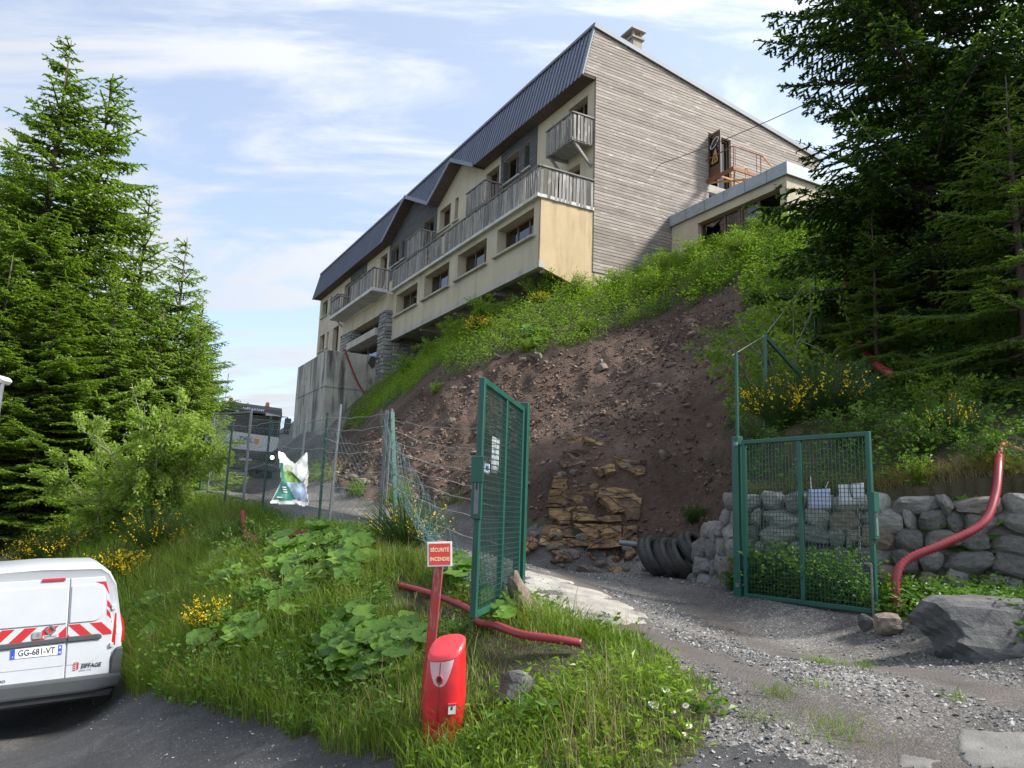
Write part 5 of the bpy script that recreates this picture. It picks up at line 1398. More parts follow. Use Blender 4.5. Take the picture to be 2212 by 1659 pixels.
core.build("mortar", simple("rough_mortar", (.13, .125, .115), .95, var=.3, scale=6, bmp=.6), sw, world=True)
z = .55
for row in range(6):
    s = wr.uniform(-.1, .1); hgt_ = (.32, .30, .28, .26, .26, .24)[row]
    while s < sum(lens[:5]):
        wd = wr.choice((.18, .26, .34, .42, .55)) * wr.uniform(.85, 1.15); q, d, tz = wall_pt(max(0, s + wd / 2)); zc = z + hgt_ / 2
        if zc < tz + .02:
            nn = Vector((d.y, -d.x, 0)); c = q + nn * .07 + Vector((0, 0, zc + wr.uniform(-.04, .04)))
            o = link("stone", wr.choice(variants), None, sw, c - sw.location); o.scale = (wd * 1.0, wr.uniform(.26, .34), hgt_ * wr.uniform(.95, 1.2)); o.rotation_euler = (wr.choice((0, 3.14)) + wr.uniform(-.15, .15), wr.uniform(-.3, .3), atan2(d.y, d.x) + wr.uniform(-.15, .15))
        s += wd * .92
    z += hgt_ * .9

# ------------------------------------------------------------------ sandstone ledges in the cut and the broken stones below
m, N, L, bs = new_mat("orange_sandstone")
n = noise(N, L, 2.2, 8, .68, .3); r = ramp(N, [(.30, (.07, .048, .038)), (.42, (.17, .11, .075)), (.52, (.33, .205, .105)), (.64, (.44, .29, .15)), (.76, (.50, .40, .27))]); L.new(n.outputs[0], r.inputs[0])
oi = N.new("ShaderNodeObjectInfo"); rr = ramp(N, [(0, (.55, .52, .52)), (.5, (.9, .9, .9)), (1, (1.2, 1.15, 1.1))]); L.new(oi.outputs["Random"], rr.inputs[0]); c = mixc(N, L, 1, r.outputs[0], rr.outputs[0], 'MULTIPLY')
tc = N.new("ShaderNodeTexCoord"); mp = N.new("ShaderNodeMapping"); mp.inputs["Scale"].default_value = (1.6, 1.6, 4.2); nz = noise(N, L, 3, 4); L.new(mixc(N, L, .12, tc.outputs["Object"], nz.outputs["Color"]), mp.inputs[0])
vc = N.new("ShaderNodeTexVoronoi"); vc.feature = 'DISTANCE_TO_EDGE'; vc.inputs["Scale"].default_value = 1.2; L.new(mp.outputs[0], vc.inputs[0])
rc = ramp(N, [(0, .18), (.035, 1.0)]); L.new(vc.outputs["Distance"], rc.inputs[0]); L.new(mixc(N, L, .85, c, rc.outputs[0], 'MULTIPLY'), bs.inputs["Base Color"]); bs.inputs["Roughness"].default_value = .92
n2 = noise(N, L, 12, 8, .75); ad = N.new("ShaderNodeMath"); ad.operation = 'MULTIPLY_ADD'; ad.inputs[1].default_value = .5; L.new(n2.outputs[0], ad.inputs[0]); L.new(rc.outputs[0], ad.inputs[2]); bump(N, L, bs, ad.outputs[0], .9, .05); M_SAND = m
rbase = Vector((1.9, 15.7, .9)); oc = empty("rock_outcrop", rbase, 0, "stepped orange sandstone ledges showing through the bare earth slope", "rock face")
pn = Vector((.05, -1, .55)).normalized()
BL = [[(80, 630), (240, 632), (330, 690), (355, 735), (60, 708)], [(255, 620), (545, 640), (545, 725), (360, 735), (300, 660)], [(110, 572), (255, 575), (250, 625), (180, 630), (160, 600)], [(255, 560), (570, 565), (575, 605), (440, 610), (260, 605)],
      [(120, 395), (405, 400), (402, 512), (95, 508)], [(135, 300), (355, 310), (400, 370), (395, 395), (128, 378)], [(415, 370), (670, 385), (662, 450), (410, 440)], [(415, 447), (662, 455), (655, 520), (510, 545)], [(565, 520), (655, 505), (648, 600), (580, 590)],
      [(190, 135), (330, 125), (430, 220), (275, 200)], [(370, 230), (510, 225), (510, 265), (420, 295)], [(490, 180), (690, 200), (680, 290), (640, 298), (545, 240)], [(320, 40), (450, 80), (470, 110), (420, 100), (320, 65)], [(175, 195), (290, 195), (330, 215), (200, 235)], [(220, 10), (300, 8), (300, 28), (230, 25)],
      [(565, 640), (640, 630), (640, 690), (560, 715)], [(215, 35), (310, 40), (300, 75), (230, 75)], [(110, 515), (330, 518), (340, 560), (120, 565)], [(60, 708), (355, 735), (350, 790), (50, 770)], [(360, 735), (640, 700), (640, 770), (350, 790)]]
orr = random.Random(3)
for k, poly in enumerate(BL):
    m = MB(); off = .86 + orr.uniform(-.06, .14) - (.10 if k in (9, 10, 12, 13, 14, 16) else 0)
    poly = [(375 + (x - 375) * 1.14, y) for x, y in poly]; hp = [hit(1163 + x * .3169, 932.6 + y * .3169) for x, y in poly]; cen = sum(hp, Vector((0, 0, 0))) / len(hp)
    tl = .42 if k < 0 else orr.uniform(.35, .6) if k in (9, 10, 11, 12, 13, 14, 16) else orr.uniform(.16, .34)
    pn = Vector((orr.uniform(-.12, .12), -1, tl + .15)).normalized()
    f = [on_plane(1163 + x * .3169, 932.6 + y * .3169, cen + Vector((0, -.07, .03)) + pn * (orr.uniform(-.02, .07) if k >= 0 else -.04), pn) for x, y in poly]
    m.prism([q for q in f], -pn * 1.1)
    me = m.mesh("ledge_block"); bm = bmesh.new(); bm.from_mesh(me); bmesh.ops.recalc_face_normals(bm, faces=bm.faces)
    bmesh.ops.triangulate(bm, faces=[x for x in bm.faces if len(x.verts) > 4]); bmesh.ops.subdivide_edges(bm, edges=bm.edges, cuts=5, use_grid_fill=True)
    for v in bm.verts:
        q = v.co; st = float(vnoise(q.x * 3.1 + k * 7 + .4 * q.z, q.z * 5.5 + q.y * 2, 2)); st = round(st * 5) / 5 - .5
        st2 = float(vnoise(q.x * 9 + k, q.z * 14, 6)); st2 = round(st2 * 3) / 3 - .5; j2 = float(fbm(q.z * 4 + k * 3, q.x * 2, 3, 5))
        v.co += pn * (.17 * st + .045 * st2) + Vector((.09 * j2, 0, .06 * j2))
    Mi = XF[oc.name].inverted(); bmesh.ops.transform(bm, matrix=Mi, verts=bm.verts)
    bm.to_mesh(me); bm.free(); me.materials.append(M_SAND); link("ledge_block", me, None, oc)
rub = []
for s_ in range(7):
    me = rock_mesh(300 + s_, (1, .8, .55), rough=.15, sub=2, cuts=8); me.materials.append(M_SAND if s_ < 4 else M_BROCK); rub.append(me)
for k in range(46):
    t = orr.random(); x = .35 + 2.3 * t + orr.gauss(0, .12); y = 15.62 - .25 * t + orr.gauss(0, .22); s_ = orr.uniform(.06, .2) if k > 6 else orr.uniform(.18, .27)
    o = link("broken_stone", orr.choice(rub), None, None, (x, y, hz(x, y) + s_ * .2)); o.scale = (s_, s_, s_); o.rotation_euler = (orr.uniform(-.5, .5), orr.uniform(-.5, .5), orr.uniform(0, 6.3))
    tag(o, "broken slab of orange stone heaped at the foot of the sandstone ledges", "rock", "broken stones below the ledges")
m = stone_mat("earth_boulder", [(.085, .058, .048), (.13, .10, .085), (.17, .13, .11)]); eb = []
for s_ in range(6):
    me = rock_mesh(400 + s_, (1, .8, .6), rough=.2, sub=2, cuts=6); me.materials.append(M_BROCK if s_ % 2 else m); eb.append(me)
cnt = 0
while cnt < 60:
    x, y = orr.uniform(-7, 6), orr.uniform(12, 25)
    if zone_at(np.array([x]), np.array([y]))[0] != 3: continue
    s_ = orr.uniform(.08, .2) if cnt > 8 else orr.uniform(.2, .3)
    o = link("half_buried_stone", orr.choice(eb), None, None, (x, y, hz(x, y) + s_ * .05)); o.scale = (s_, s_, s_ * .8); o.rotation_euler = (orr.uniform(-.6, .6) + .6, orr.uniform(-.4, .4), orr.uniform(0, 6.3))
    tag(o, "brown stone half buried in the bare earth slope", "rock", "stones half buried in the earth slope"); cnt += 1
# dead roots hanging out of the earth
M_ROOT = simple("dry_root", (.13, .085, .06), .9, var=.3)
for k, (u0, v0, u1, v1) in enumerate(((1588, 860, 1540, 940), (1590, 830, 1500, 900), (1580, 800, 1470, 850), (1530, 770, 1510, 800), (1300, 700, 1316, 735), (1600, 930, 1560, 960), (1350, 705, 1300, 720), (1440, 740, 1420, 775))):
    p, q = hit(u0, v0), hit(u1, v1)
    if p is None or q is None: continue
    m = MB(); pts = []
    for t in np.linspace(0, 1, 9):
        c = p.lerp(q, t); c = Vector((c.x + .05 * sin(9 * t + k), c.y, 0)); c.z = hz(c.x, c.y) + .05 + .10 * sin(pi * t); pts.append(c - p)
    m.tube(pts, [.018 * (1 - .7 * t) for t in np.linspace(0, 1, 9)], 5); m.tube([pts[3], pts[3] + Vector((.1, -.1, -.15)), pts[3] + Vector((.05, -.15, -.4))], .007, 4)
    o = m.build("dead_root", M_ROOT); o.location = p
    tag(o, "dry brown root trailing over the bare earth", "root", "dead roots on the earth slope")

# ------------------------------------------------------------------ white van, seen from behind
def van():
    yaw, pit, rol = 0.5499, -0.0171, -0.0528
    R = Matrix.Rotation(yaw, 3, 'Z') @ Matrix.Rotation(pit, 3, 'X') @ Matrix.Rotation(rol, 3, 'Y')
    root = empty("van", (-5.517, 9.605, -1.072), 0, "white panel van with red and silver chevrons parked beside the grass bank", "van", rot=R.to_euler())
    # body: sections from the tail to the nose
    def sec(w, zlo, zhi, tum, n=9):
        h = zhi - zlo
        L_ = [(0, zlo), (w * .86, zlo), (w * .97, zlo + .08 * h), (w, zlo + .25 * h), (w, zlo + .45 * h), (w - tum * .35, zlo + .65 * h), (w - tum * .72, zlo + .84 * h), (w - tum - .04, zlo + .94 * h), (w - tum - .13, zlo + .985 * h), (0, zhi)]
        return L_
    st = [(-.0, .90, .46, 1.83, .15, .10), (.03, .925, .44, 1.86, .14, .05), (.12, .93, .38, 1.885, .13, 0), (1.5, .93, .34, 1.90, .13, 0), (2.6, .93, .34, 1.88, .13, 0), (3.05, .925, .36, 1.72, .14, 0), (3.75, .90, .38, 1.16, .10, 0), (4.3, .85, .36, 1.02, .10, 0), (4.48, .75, .38, .86, .08, 0)]
    m = MB(); rows = []
    for (y, w, zl, zh, tum, lean) in st:
        L_ = sec(w, zl, zh, tum); ring = [(x, y + lean * (z - zl) / (zh - zl), z) for x, z in L_] + [(-x, y + lean * (z - zl) / (zh - zl), z) for x, z in L_[-2:0:-1]]
        rows.append(ring)
    n = len(rows[0]); vs = [p for r in rows for p in r]
    m.add(vs, [(i * n + k, i * n + (k + 1) % n, (i + 1) * n + (k + 1) % n, (i + 1) * n + k) for i in range(len(rows) - 1) for k in range(n)] + [tuple(range(n - 1, -1, -1)), tuple((len(rows) - 1) * n + k for k in range(n))])
    body = m.build("body", M_WHITE, root, smooth=True)
    lean = .10
    def rp(x, z, off=.0): return Vector((x, lean * (z - .42) / 1.38 - off, z))       # on the tail plane
    ry = Vector((0, lean / 1.38, 1)).normalized()
    def strip(par, name, poly, off, th, mat, bev=0):
        mm = MB(); nrm_ = Vector((0, -1, lean / 1.38)).normalized()
        mm.prism([rp(x, z) + nrm_ * (off + th) for x, z in poly], -nrm_ * th); return mm.build(name, mat, par, bevel=bev)
    SEAM = .32
    def rrect(x0, x1, z0, z1, r, n=5, rs=(1, 1, 1, 1)):
        out = []
        for (cx, cz, a0, k) in ((x1 - r * rs[0], z0 + r * rs[0], -pi / 2, rs[0]), (x1 - r * rs[1], z1 - r * rs[1], 0, rs[1]), (x0 + r * rs[2], z1 - r * rs[2], pi / 2, rs[2]), (x0 + r * rs[3], z0 + r * rs[3], pi, rs[3])):
            for i in range(n + 1):
                a = a0 + pi / 2 * i / n; out.append((cx + r * k * cos(a), cz + r * k * sin(a)))
        return out
    Mred = simple("reflective_red", (.42, .018, .02), .35, var=.05); Msil = simple("reflective_silver", (.46, .48, .50), .35, var=.05); Mdk = simple("dark_grey_bumper", (.055, .06, .065), .55, var=.1)
    dl = strip(root, "rear_door", [(-.80, .56), (SEAM - .004, .56), (SEAM - .004, 1.74), (-.70, 1.74), (-.82, 1.3)], .0, .022, M_WHITE, .008)
    dr = strip(root, "rear_door", [(SEAM + .004, .56), (.80, .56), (.815, 1.2), (.70, 1.74), (SEAM + .004, 1.74)], .0, .022, M_WHITE, .008)
    # pressed window blanks standing proud, their edge shade painted as a bluish rim
    for par, x0, x1, rs in ((dl, -.72, SEAM - .012, (.15, .15, 1, 1.3)), (dr, SEAM + .012, .715, (1.3, 1, .15, .15))):
        strip(par, "blank_rim_shade", rrect(x0, x1, 1.20, 1.655, .10, rs=rs), .022, .004, simple("soft_rim_shadow", (.50, .52, .60), .3, var=.02) if par is dl else bpy.data.materials["soft_rim_shadow"], .002)
        strip(par, "blank_panel", rrect(x0 + .008, x1 - (.008 if par is dr else 0), 1.208, 1.647, .095, rs=rs), .023, .014, M_WHITE, .006)
        strip(par, "lower_panel", rrect(x0 + .02 if par is dl else x0, x1 if par is dl else x1 - .05, .72, .985, .09, rs=(.15, .15, 1, 1.2) if par is dl else (1.2, 1, .15, .15)), .022, .005, M_WHITE, .004)
    # chevrons
    def clip(poly, x0, x1, z0, z1):
        def cut(P, f, g):
            out = []
            for i in range(len(P)):
                a, b = P[i], P[(i + 1) % len(P)]; fa, fb_ = f(a), f(b)
                if fa >= 0: out.append(a)
                if fa * fb_ < 0: t = fa / (fa - fb_); out.append((a[0] + (b[0] - a[0]) * t, a[1] + (b[1] - a[1]) * t))
            return out
        for f in (lambda p: p[0] - x0, lambda p: x1 - p[0], lambda p: p[1] - z0, lambda p: z1 - p[1]):
            poly = cut(poly, f, 0)
            if len(poly) < 3: return None
        return poly
    for par, x0, x1, sg_ in ((dl, -.80, SEAM - .008, 1), (dr, SEAM + .008, .805, -1)):
        strip(par, "silver_band", [(x0, 1.035), (x1, 1.035), (x1, 1.19), (x0, 1.19)], .022, .0015, Msil)
        for k in range(-2, 8):
            x = SEAM - sg_ * (.02 + k * .225) if sg_ > 0 else SEAM + .0 + k * .235
            poly = [(x, 1.035), (x - .13, 1.035), (x - .13 + .155, 1.19), (x + .155, 1.19)] if sg_ > 0 else [(x + .155, 1.035), (x + .155 + .13, 1.035), (x + .13, 1.19), (x, 1.19)]
            c = clip(poly, x0, x1, 1.035, 1.19)
            if c: strip(par, "red_chevron", c, .0235, .0015, Mred)
    for sgn, par in ((1, dr), (-1, dl)):       # tape up the door edge
        strip(par, "silver_band", [(sgn * .735, 1.20), (sgn * .80, 1.20), (sgn * .775, 1.45), (sgn * .715, 1.68), (sgn * .60, 1.68), (sgn * .66, 1.665), (sgn * .728, 1.55)][::1], .0222, .0012, Msil)
        for z0 in (1.22, 1.33, 1.56):
            strip(par, "red_chevron", [(sgn * .74, z0 + .05), (sgn * .795, z0), (sgn * (.795 - .02), z0 + .08), (sgn * .738, z0 + .125)] if z0 < 1.5 else [(sgn * .60, 1.682), (sgn * .715, 1.68), (sgn * .76, 1.52), (sgn * .735, 1.56), (sgn * .69, 1.64)], .0236, .0012, Mred)
    # plate
    px_ = .015
    pl = strip(dl, "number_plate", [(px_ - .26, .855), (px_ + .26, .855), (px_ + .26, .965), (px_ - .26, .965)], .028, .008, simple("plate_white", (.74, .75, .76), .35, var=.02), .003)
    Mblue = simple("plate_blue", (.02, .07, .42), .4, var=.02)
    for x in (px_ - .26, px_ + .218): strip(pl, "blue_band", [(x, .857), (x + .042, .857), (x + .042, .963), (x, .963)], .0365, .001, Mblue)
    nb = Vector((0, -1, lean / 1.38)).normalized()
    def tx(par, body_, x, z, size, mat, off, sx=1, shear=0, bold=0, sp=1, align='CENTER'):
        return text("lettering", body_, size, frame_m(rp(x, z) + nb * off, (1, 0, 0), ry), mat, par, .0006, align, shear, sx, sp, bold)
    tx(pl, "GG-681-VT", px_, .910, .098, M_INK, .0375, .80, bold=.002); tx(pl, "F", px_ - .239, .876, .03, M_PAPER, .0382); tx(pl, "42", px_ + .239, .88, .038, M_PAPER, .0382, .8)
    mm = MB(); mm.lathe([(0, 0), (.012, 0)], 12, (0, 0, 0), 'y'); o_ = mm.build("region_mark", M_PAPER, pl); o_.location = rp(px_ + .239, .936) + nb * .0382
    # dark bar over the plate
    hb = strip(dl, "grip_bar", [(-.52, .975), (-.47, .965), (SEAM - .005, .99), (SEAM - .005, 1.05), (-.38, 1.03), (-.47, 1.02)], .022, .03, Mdk, .008)
    strip(dr, "grip_bar", [(SEAM + .005, .99), (.67, .99), (.70, 1.005), (.69, 1.045), (.65, 1.055), (SEAM + .005, 1.05)], .022, .03, Mdk, .008)
    # badge, name, lock
    bz = 1.13; bx = .145
    strip(dl, "badge_plate", [(bx - .08, 1.058), (bx + .085, 1.058), (bx + .085, 1.088), (bx + .02, 1.09), (bx + .03, 1.10), (bx + .0, 1.11), (bx - .03, 1.10), (bx - .02, 1.09), (bx - .08, 1.088)], .0255, .002, M_WHITE)
    tx(dl, "RENAULT", bx + .002, 1.073, .024, simple("chrome_grey", (.16, .165, .17), .3, .6), .0285, 1.25, bold=.0008)
    mm = MB(); c = rp(bx, 1.145) + nb * .030
    for a, b in (((0, .055), (.05, 0)), ((.05, 0), (0, -.055)), ((0, -.055), (-.05, 0)), ((-.05, 0), (0, .055))):
        mm.bar(c + Vector((a[0], 0, a[1])), c + Vector((b[0], 0, b[1])), .02, .012, up=(0, -1, 0))
    mm.build("diamond_badge", simple("chrome", (.62, .64, .66), .2, .9), dl)
    strip(dl, "lock_plate", rrect(-.045, .055, 1.055, 1.14, .02), .024, .014, simple("padlock_grey", (.30, .31, .31), .5, .4), .004)
    mm = MB(); mm.tube([rp(.018 + .011 * cos(t), 1.105 + .017 * sin(t)) + nb * .040 for t in np.linspace(0, 2 * pi, 11)[:-1]], .003, 5, closed=True); mm.build("lock_ring", M_STEEL, dl)
    # lettering low on the doors
    Mnav = simple("dark_navy_print", (.012, .014, .03), .5); 
    tx(dr, "EIFFAGE", .595, .688, .066, Mnav, .0275, .92, .22, .0015); tx(dr, "GÉNIE CIVIL", .535, .640, .028, simple("grey_print", (.25, .26, .28), .5), .024, .95, 0, 0)
    for k in range(4):
        strip(dr, "logo_bar", [(.395, .650 + k * .022), (.43, .650 + k * .022), (.443, .660 + k * .022), (.408, .660 + k * .022)], .0275, .001, Mred)
    strip(dr, "logo_bar", [(.447, .652), (.462, .668), (.462, .742), (.41, .742), (.405, .732), (.447, .732)], .0275, .001, Mred)
    tx(dl, "KANGOO", -.385, .615, .04, simple("chrome_dark", (.10, .10, .105), .35, .5), .026, 1.2, bold=.001)
    mm = MB(); mm.lathe([(0, -.004), (.036, -.004), (.045, -.002), (.045, .002)], 20, (0, 0, 0), 'y'); o_ = mm.build("round_badge", M_INK, dl); o_.location = rp(-.455, .715) + nb * .026
    strip(dl, "maker_sticker", rrect(-.455, -.395, .545, .60, .005), .0235, .0012, simple("brown_sticker", (.16, .10, .09), .5))
    # third brake light, side lamps, bumper, hinges, wheels
    strip(root, "high_brake_light", rrect(.02, .27, 1.715, 1.752, .014), .024, .015, simple("brake_red", (.38, .012, .03), .3), .005)
    for s in (1, -1):
        mm = MB()
        pr = [(.80, .905), (.86, .88), (.945, .93), (.955, 1.03), (.94, 1.18), (.895, 1.275), (.825, 1.30), (.815, 1.1)]
        mm.prism([Vector((s * x, .012 + .05 * (x - .8) * 2 - .02 + lean * (z - .42) / 1.38, z)) for x, z in pr], (0, .16, 0)); lm = mm.build("tail_light", simple("tail_red", (.42, .010, .012), .15, var=.04, spec=.8) if s == 1 else bpy.data.materials["tail_red"], root, bevel=.012)
        mm = MB(); mm.prism([Vector((s * x, -.0 + lean * (z - .42) / 1.38 - .004, z)) for x, z in [(.862, 1.03), (.888, 1.04), (.896, 1.08), (.888, 1.135), (.862, 1.14), (.856, 1.08)]], (0, -.006, 0)); mm.build("reversing_lens", simple("lamp_clear", (.75, .76, .78), .15) if s == 1 else bpy.data.materials["lamp_clear"], lm, bevel=.003)
        mm = MB(); mm.span((s * .79, -.035 + .06, 1.33), (s * .83, -.01 + .08, 1.39)); mm.span((s * .79, -.035 + .02, .885), (s * .83, .03, .935)); mm.build("hinge", M_WHITE, root, bevel=.004)
        mm = MB(); mm.prism([Vector((s * x, -.03, z)) for x, z in [(.80, .57), (.93, .55), (.94, .88), (.86, .875), (.81, .76)]], (0, .25, 0)); mm.build("bumper_corner", Mdk, root, bevel=.02)
        strip(root, "reflector", rrect(min(s * .76, s * .91), max(s * .76, s * .91), .53, .565, .008), .085, .008, bpy.data.materials["brake_red"], .002)
    mm = MB(); pr = [(-.93, .58), (.93, .58), (.94, .52), (.90, .43), (.6, .40), (-.6, .40), (-.90, .43), (-.94, .52)]
    mm.prism([Vector((x, -.10, z)) for x, z in pr], (0, .35, 0)); mm.build("bumper", Mdk, root, bevel=.03, seg=2)
    mm = MB(); mm.prism([Vector((x, -.06, z)) for x, z in [(-.88, .42), (.88, .42), (.82, .31), (-.82, .31)]], (0, .3, 0)); mm.build("lower_valance", M_BLACKP, root, bevel=.02)
    mm = MB(); mm.span((-.70, .25, .24), (.70, 4.2, .48)); mm.build("underbody", M_BLACKP, root)
    for x in (-.80, .80):
        for y in (.80, 3.5):
            mm = MB(); mm.lathe([(.0, -.09), (.20, -.09), (.24, -.1), (.30, -.095), (.315, -.07), (.315, .07), (.30, .095), (.24, .1), (.2, .09), (0, .09)], 32, axis='x'); o_ = mm.build("wheel", M_RUBBER, root, smooth=True); o_.location = (x, y, .315)
            mm = MB(); mm.lathe([(0, -.092), (.19, -.092), (.2, -.085), (.2, .085), (.19, .092), (0, .092)], 20, axis='x'); mm.build("rim", M_STEEL, o_)
    mm = MB()
    for x in (-.5, -.25, 0, .25, .5): mm.box((x, 1.4, 1.862), (.05, 2.2, .012))
    mm.build("roof_rib", M_WHITE, root, bevel=.004)
    return root
VAN = van()

# ------------------------------------------------------------------ lorry coming down the driveway
def lorry():
    p = at_y(523, 1032, 33.2); p.z = hz(p.x, p.y); h = 0
    root = empty("lorry", p, 0, "dark lorry with white grille panel and orange beacons behind the fence", "lorry", rot=Euler((0, radians(3.0), radians(23)), 'XYZ'))
    root.scale = (1.06, 1.06, 1.08)
    # local: x to the picture's right, front face at y = 0, body goes to +y
    Mcab = simple("black_cab_paint", (.022, .02, .022), .3, var=.1); Mw = simple("lorry_white", (.66, .67, .68), .35, var=.05); Mdark = simple("grille_black", (.03, .032, .034), .6)
    m = MB(); m.prism([Vector((-1.23, y, z)) for y, z in [(.0, .95), (-.02, 1.75), (.14, 1.8), (.28, 2.62), (.45, 2.95), (2.1, 3.0), (2.1, .95)]], (2.46, 0, 0)); cab = m.build("cab", Mcab, root, bevel=.05)
    m = MB(); m.prism([Vector((x, -.05, z)) for x, z in [(-1.22, 1.32), (-1.0, 1.12), (-.5, 1.08), (.5, 1.08), (1.0, 1.12), (1.22, 1.30), (1.22, 1.72), (-1.22, 1.78)]], (0, .12, 0)); wp = m.build("front_panel", Mw, root, bevel=.02)
    m = MB(); m.prism([Vector((-1.12, y, z)) for y, z in [(.10, 1.84), (.13, 1.84), (.27, 2.60), (.24, 2.60)]], (2.24, 0, 0)); m.build("windscreen", simple("windscreen_dark", (.012, .014, .016), .25, spec=.12), root)
    m = MB(); m.prism([Vector((x, .05, z)) for x, z in [(-1.15, 1.82), (-1.0, 1.82), (-.92, 2.58), (-1.08, 2.58)]], (0, .3, 0)); m.build("light_pillar", simple("pillar_grey", (.30, .36, .38), .4), root)
    m = MB(); m.prism([Vector((-1.2, y, z)) for y, z in [(-.06, 2.66), (-.10, 2.58), (.12, 2.84), (.3, 2.98), (.34, 2.9)]], (2.4, 0, 0)); vi = m.build("sun_visor", Mcab, root, bevel=.02)
    for a, b in ((-1.1, -.5), (.55, 1.15)):
        m = MB(); m.prism([Vector((a, -.105, 2.60)), Vector((b, -.105, 2.60)), Vector((b if b < 0 else a, -.105, 2.55)), ], (0, -.01, 0)); m.prism([Vector((a, -.112, 2.66)), Vector((b, -.112, 2.60)), Vector((b, -.112, 2.57)), Vector((a, -.112, 2.61))], (0, -.008, 0)); m.build("white_stripe", Mw, vi)
    for x, t_ in ((-.27, "DALBY"), (.27, "DALBY")): text("lettering", t_, .16, frame_m((x, -.09, 2.74), (1, 0, 0), (0, .5, .6)), M_PAPER, vi, .004, sx=.85, bold=.003)
    m = MB(); m.prism([Vector((x, -.10 , z)) for x, z in [(-.06, 2.68), (.06, 2.68), (0, 2.80)]], (0, -.015, 0)); m.build("visor_mark", M_PAPER, vi)
    text("lettering", "TEIL", .30, frame_m((-.12, -.065, 1.50), (1, 0, 0), (0, 0, 1)), simple("logo_blue", (.03, .08, .38), .5), wp, .004, shear=.35, sx=1.15, bold=.004)
    m = MB(); m.span((.26, -.062, 1.38), (.44, -.056, 1.57)); m.build("orange_mark", simple("logo_orange", (.70, .32, .05), .5), wp)
    m = MB(); m.span((-.45, -.062, 1.335), (.12, -.056, 1.35)); m.build("green_line", simple("logo_green", (.05, .30, .12), .5), wp)
    m = MB(); m.span((-1.14, -.062, 1.45), (-1.02, -.056, 1.68)); m.build("yellow_label", simple("label_yellow", (.5, .42, .2), .5), wp)
    m = MB(); m.prism([Vector((x, -.02, z)) for x, z in [(-1.18, .50), (1.18, .50), (1.2, 1.1), (.6, 1.07), (-.6, 1.07), (-1.2, 1.1)]], (0, .4, 0)); gr_ = m.build("grille", Mdark, root, bevel=.02)
    for k in range(4): m = MB(); m.span((-.8, -.035, .72 + k * .09), (.8, -.02, .76 + k * .09)); m.build("grille_bar", simple("grille_bar_grey", (.05, .052, .055), .5), gr_)
    m = MB(); m.prism([Vector((x, -.10, z)) for x, z in [(-1.25, .34), (1.25, .34), (1.25, .74), (1.05, .62), (-1.05, .62), (-1.25, .74)]], (0, .5, 0)); bu = m.build("bumper", simple("bumper_grey", (.07, .072, .075), .55), root, bevel=.03)
    m = MB(); m.span((-.26, -.115, .66), (.26, -.10, .76)); npl = m.build("number_plate", simple("lorry_plate", (.6, .62, .66), .4), bu)
    m = MB(); m.span((-.26, -.118, .662), (-.21, -.115, .758)); m.build("blue_band", simple("lorry_plate_blue", (.03, .10, .45), .4), npl)
    m2, N, L, bs = new_mat("headlamp_lit"); bs.inputs["Base Color"].default_value = (.9, .8, .6, 1); bs.inputs["Emission Color"].default_value = (1, .85, .55, 1); bs.inputs["Emission Strength"].default_value = 5
    for x in (-1.04, 1.04):
        m = MB(); m.box((x, -.03, .90), (.34, .10, .2)); hl = m.build("headlight", Mdark, root, bevel=.03)
        m = MB(); m.lathe([(0, -.012), (.06, -.01), (.075, .01)], 16, (x, -.09, .90), 'y'); m.build("lamp", m2, hl, smooth=True)
    for x in (-.85, .62):
        m = MB(); m.lathe([(.10, 3.0), (.10, 3.03), (.075, 3.05), (.08, 3.14), (.05, 3.18), (0, 3.19)], 14, (x, .6, 0)); m.build("beacon", simple("beacon_orange", (.70, .22, .06), .25), root, smooth=True)
    for s in (-1, 1):
        m = MB(); m.tube([(s * 1.22, .3, 2.62), (s * 1.45, .1, 2.62), (s * 1.47, .08, 1.95), (s * 1.25, .3, 1.92)], .025, 6); mi_ = m.build("mirror_arm", M_BLACKP, root)
        m = MB(); m.box((s * 1.48, .06, 2.36), (.26, .12, .42)); m.box((s * 1.48, .05, 2.02), (.25, .12, .22)); m.build("mirror", M_BLACKP, mi_, bevel=.03)
    m = MB(); m.box((0, .3, 2.56), (.34, .05, .16), Matrix.Rotation(.2, 3, 'Y')); m.build("sun_flap", M_BLACKP, root)
    for x in (-.5, .35):
        m = MB(); m.tube([(x, .05, 1.82), (x + .55, .16, 2.05)], .012, 5); m.build("wiper", M_BLACKP, root)
    m = MB(); m.tube([(-1.05, 1.0, 2.98), (-1.07, 1.0, 4.2)], .012, 5); m.build("aerial", M_BLACKP, root)
    m = MB(); m.prism([Vector((-1.25, y, z)) for y, z in [(2.4, 1.1), (2.2, 2.9), (8.2, 2.9), (8.0, 1.1)]], (2.5, 0, 0)); bd = m.build("tipper_body", simple("tipper_paint", (.06, .055, .055), .5, var=.2), root, bevel=.04)
    for y in (3.0, 4.2, 5.4, 6.6): m = MB(); m.span((-1.31, y, 1.1), (-1.25, y + .12, 2.85)); m.build("rib", simple("rib_grey", (.25, .25, .26), .5) if y == 3.0 else bpy.data.materials["rib_grey"], bd)
    m = MB(); m.span((-1.34, 2.3, 1.35), (-1.25, 3.0, 2.0)); m.build("red_box", simple("red_lorry_box", (.30, .02, .02), .5), bd)
    m = MB(); m.span((-1.0, .3, .55), (1.0, 8.0, 1.05)); m.build("chassis", M_BLACKP, root)
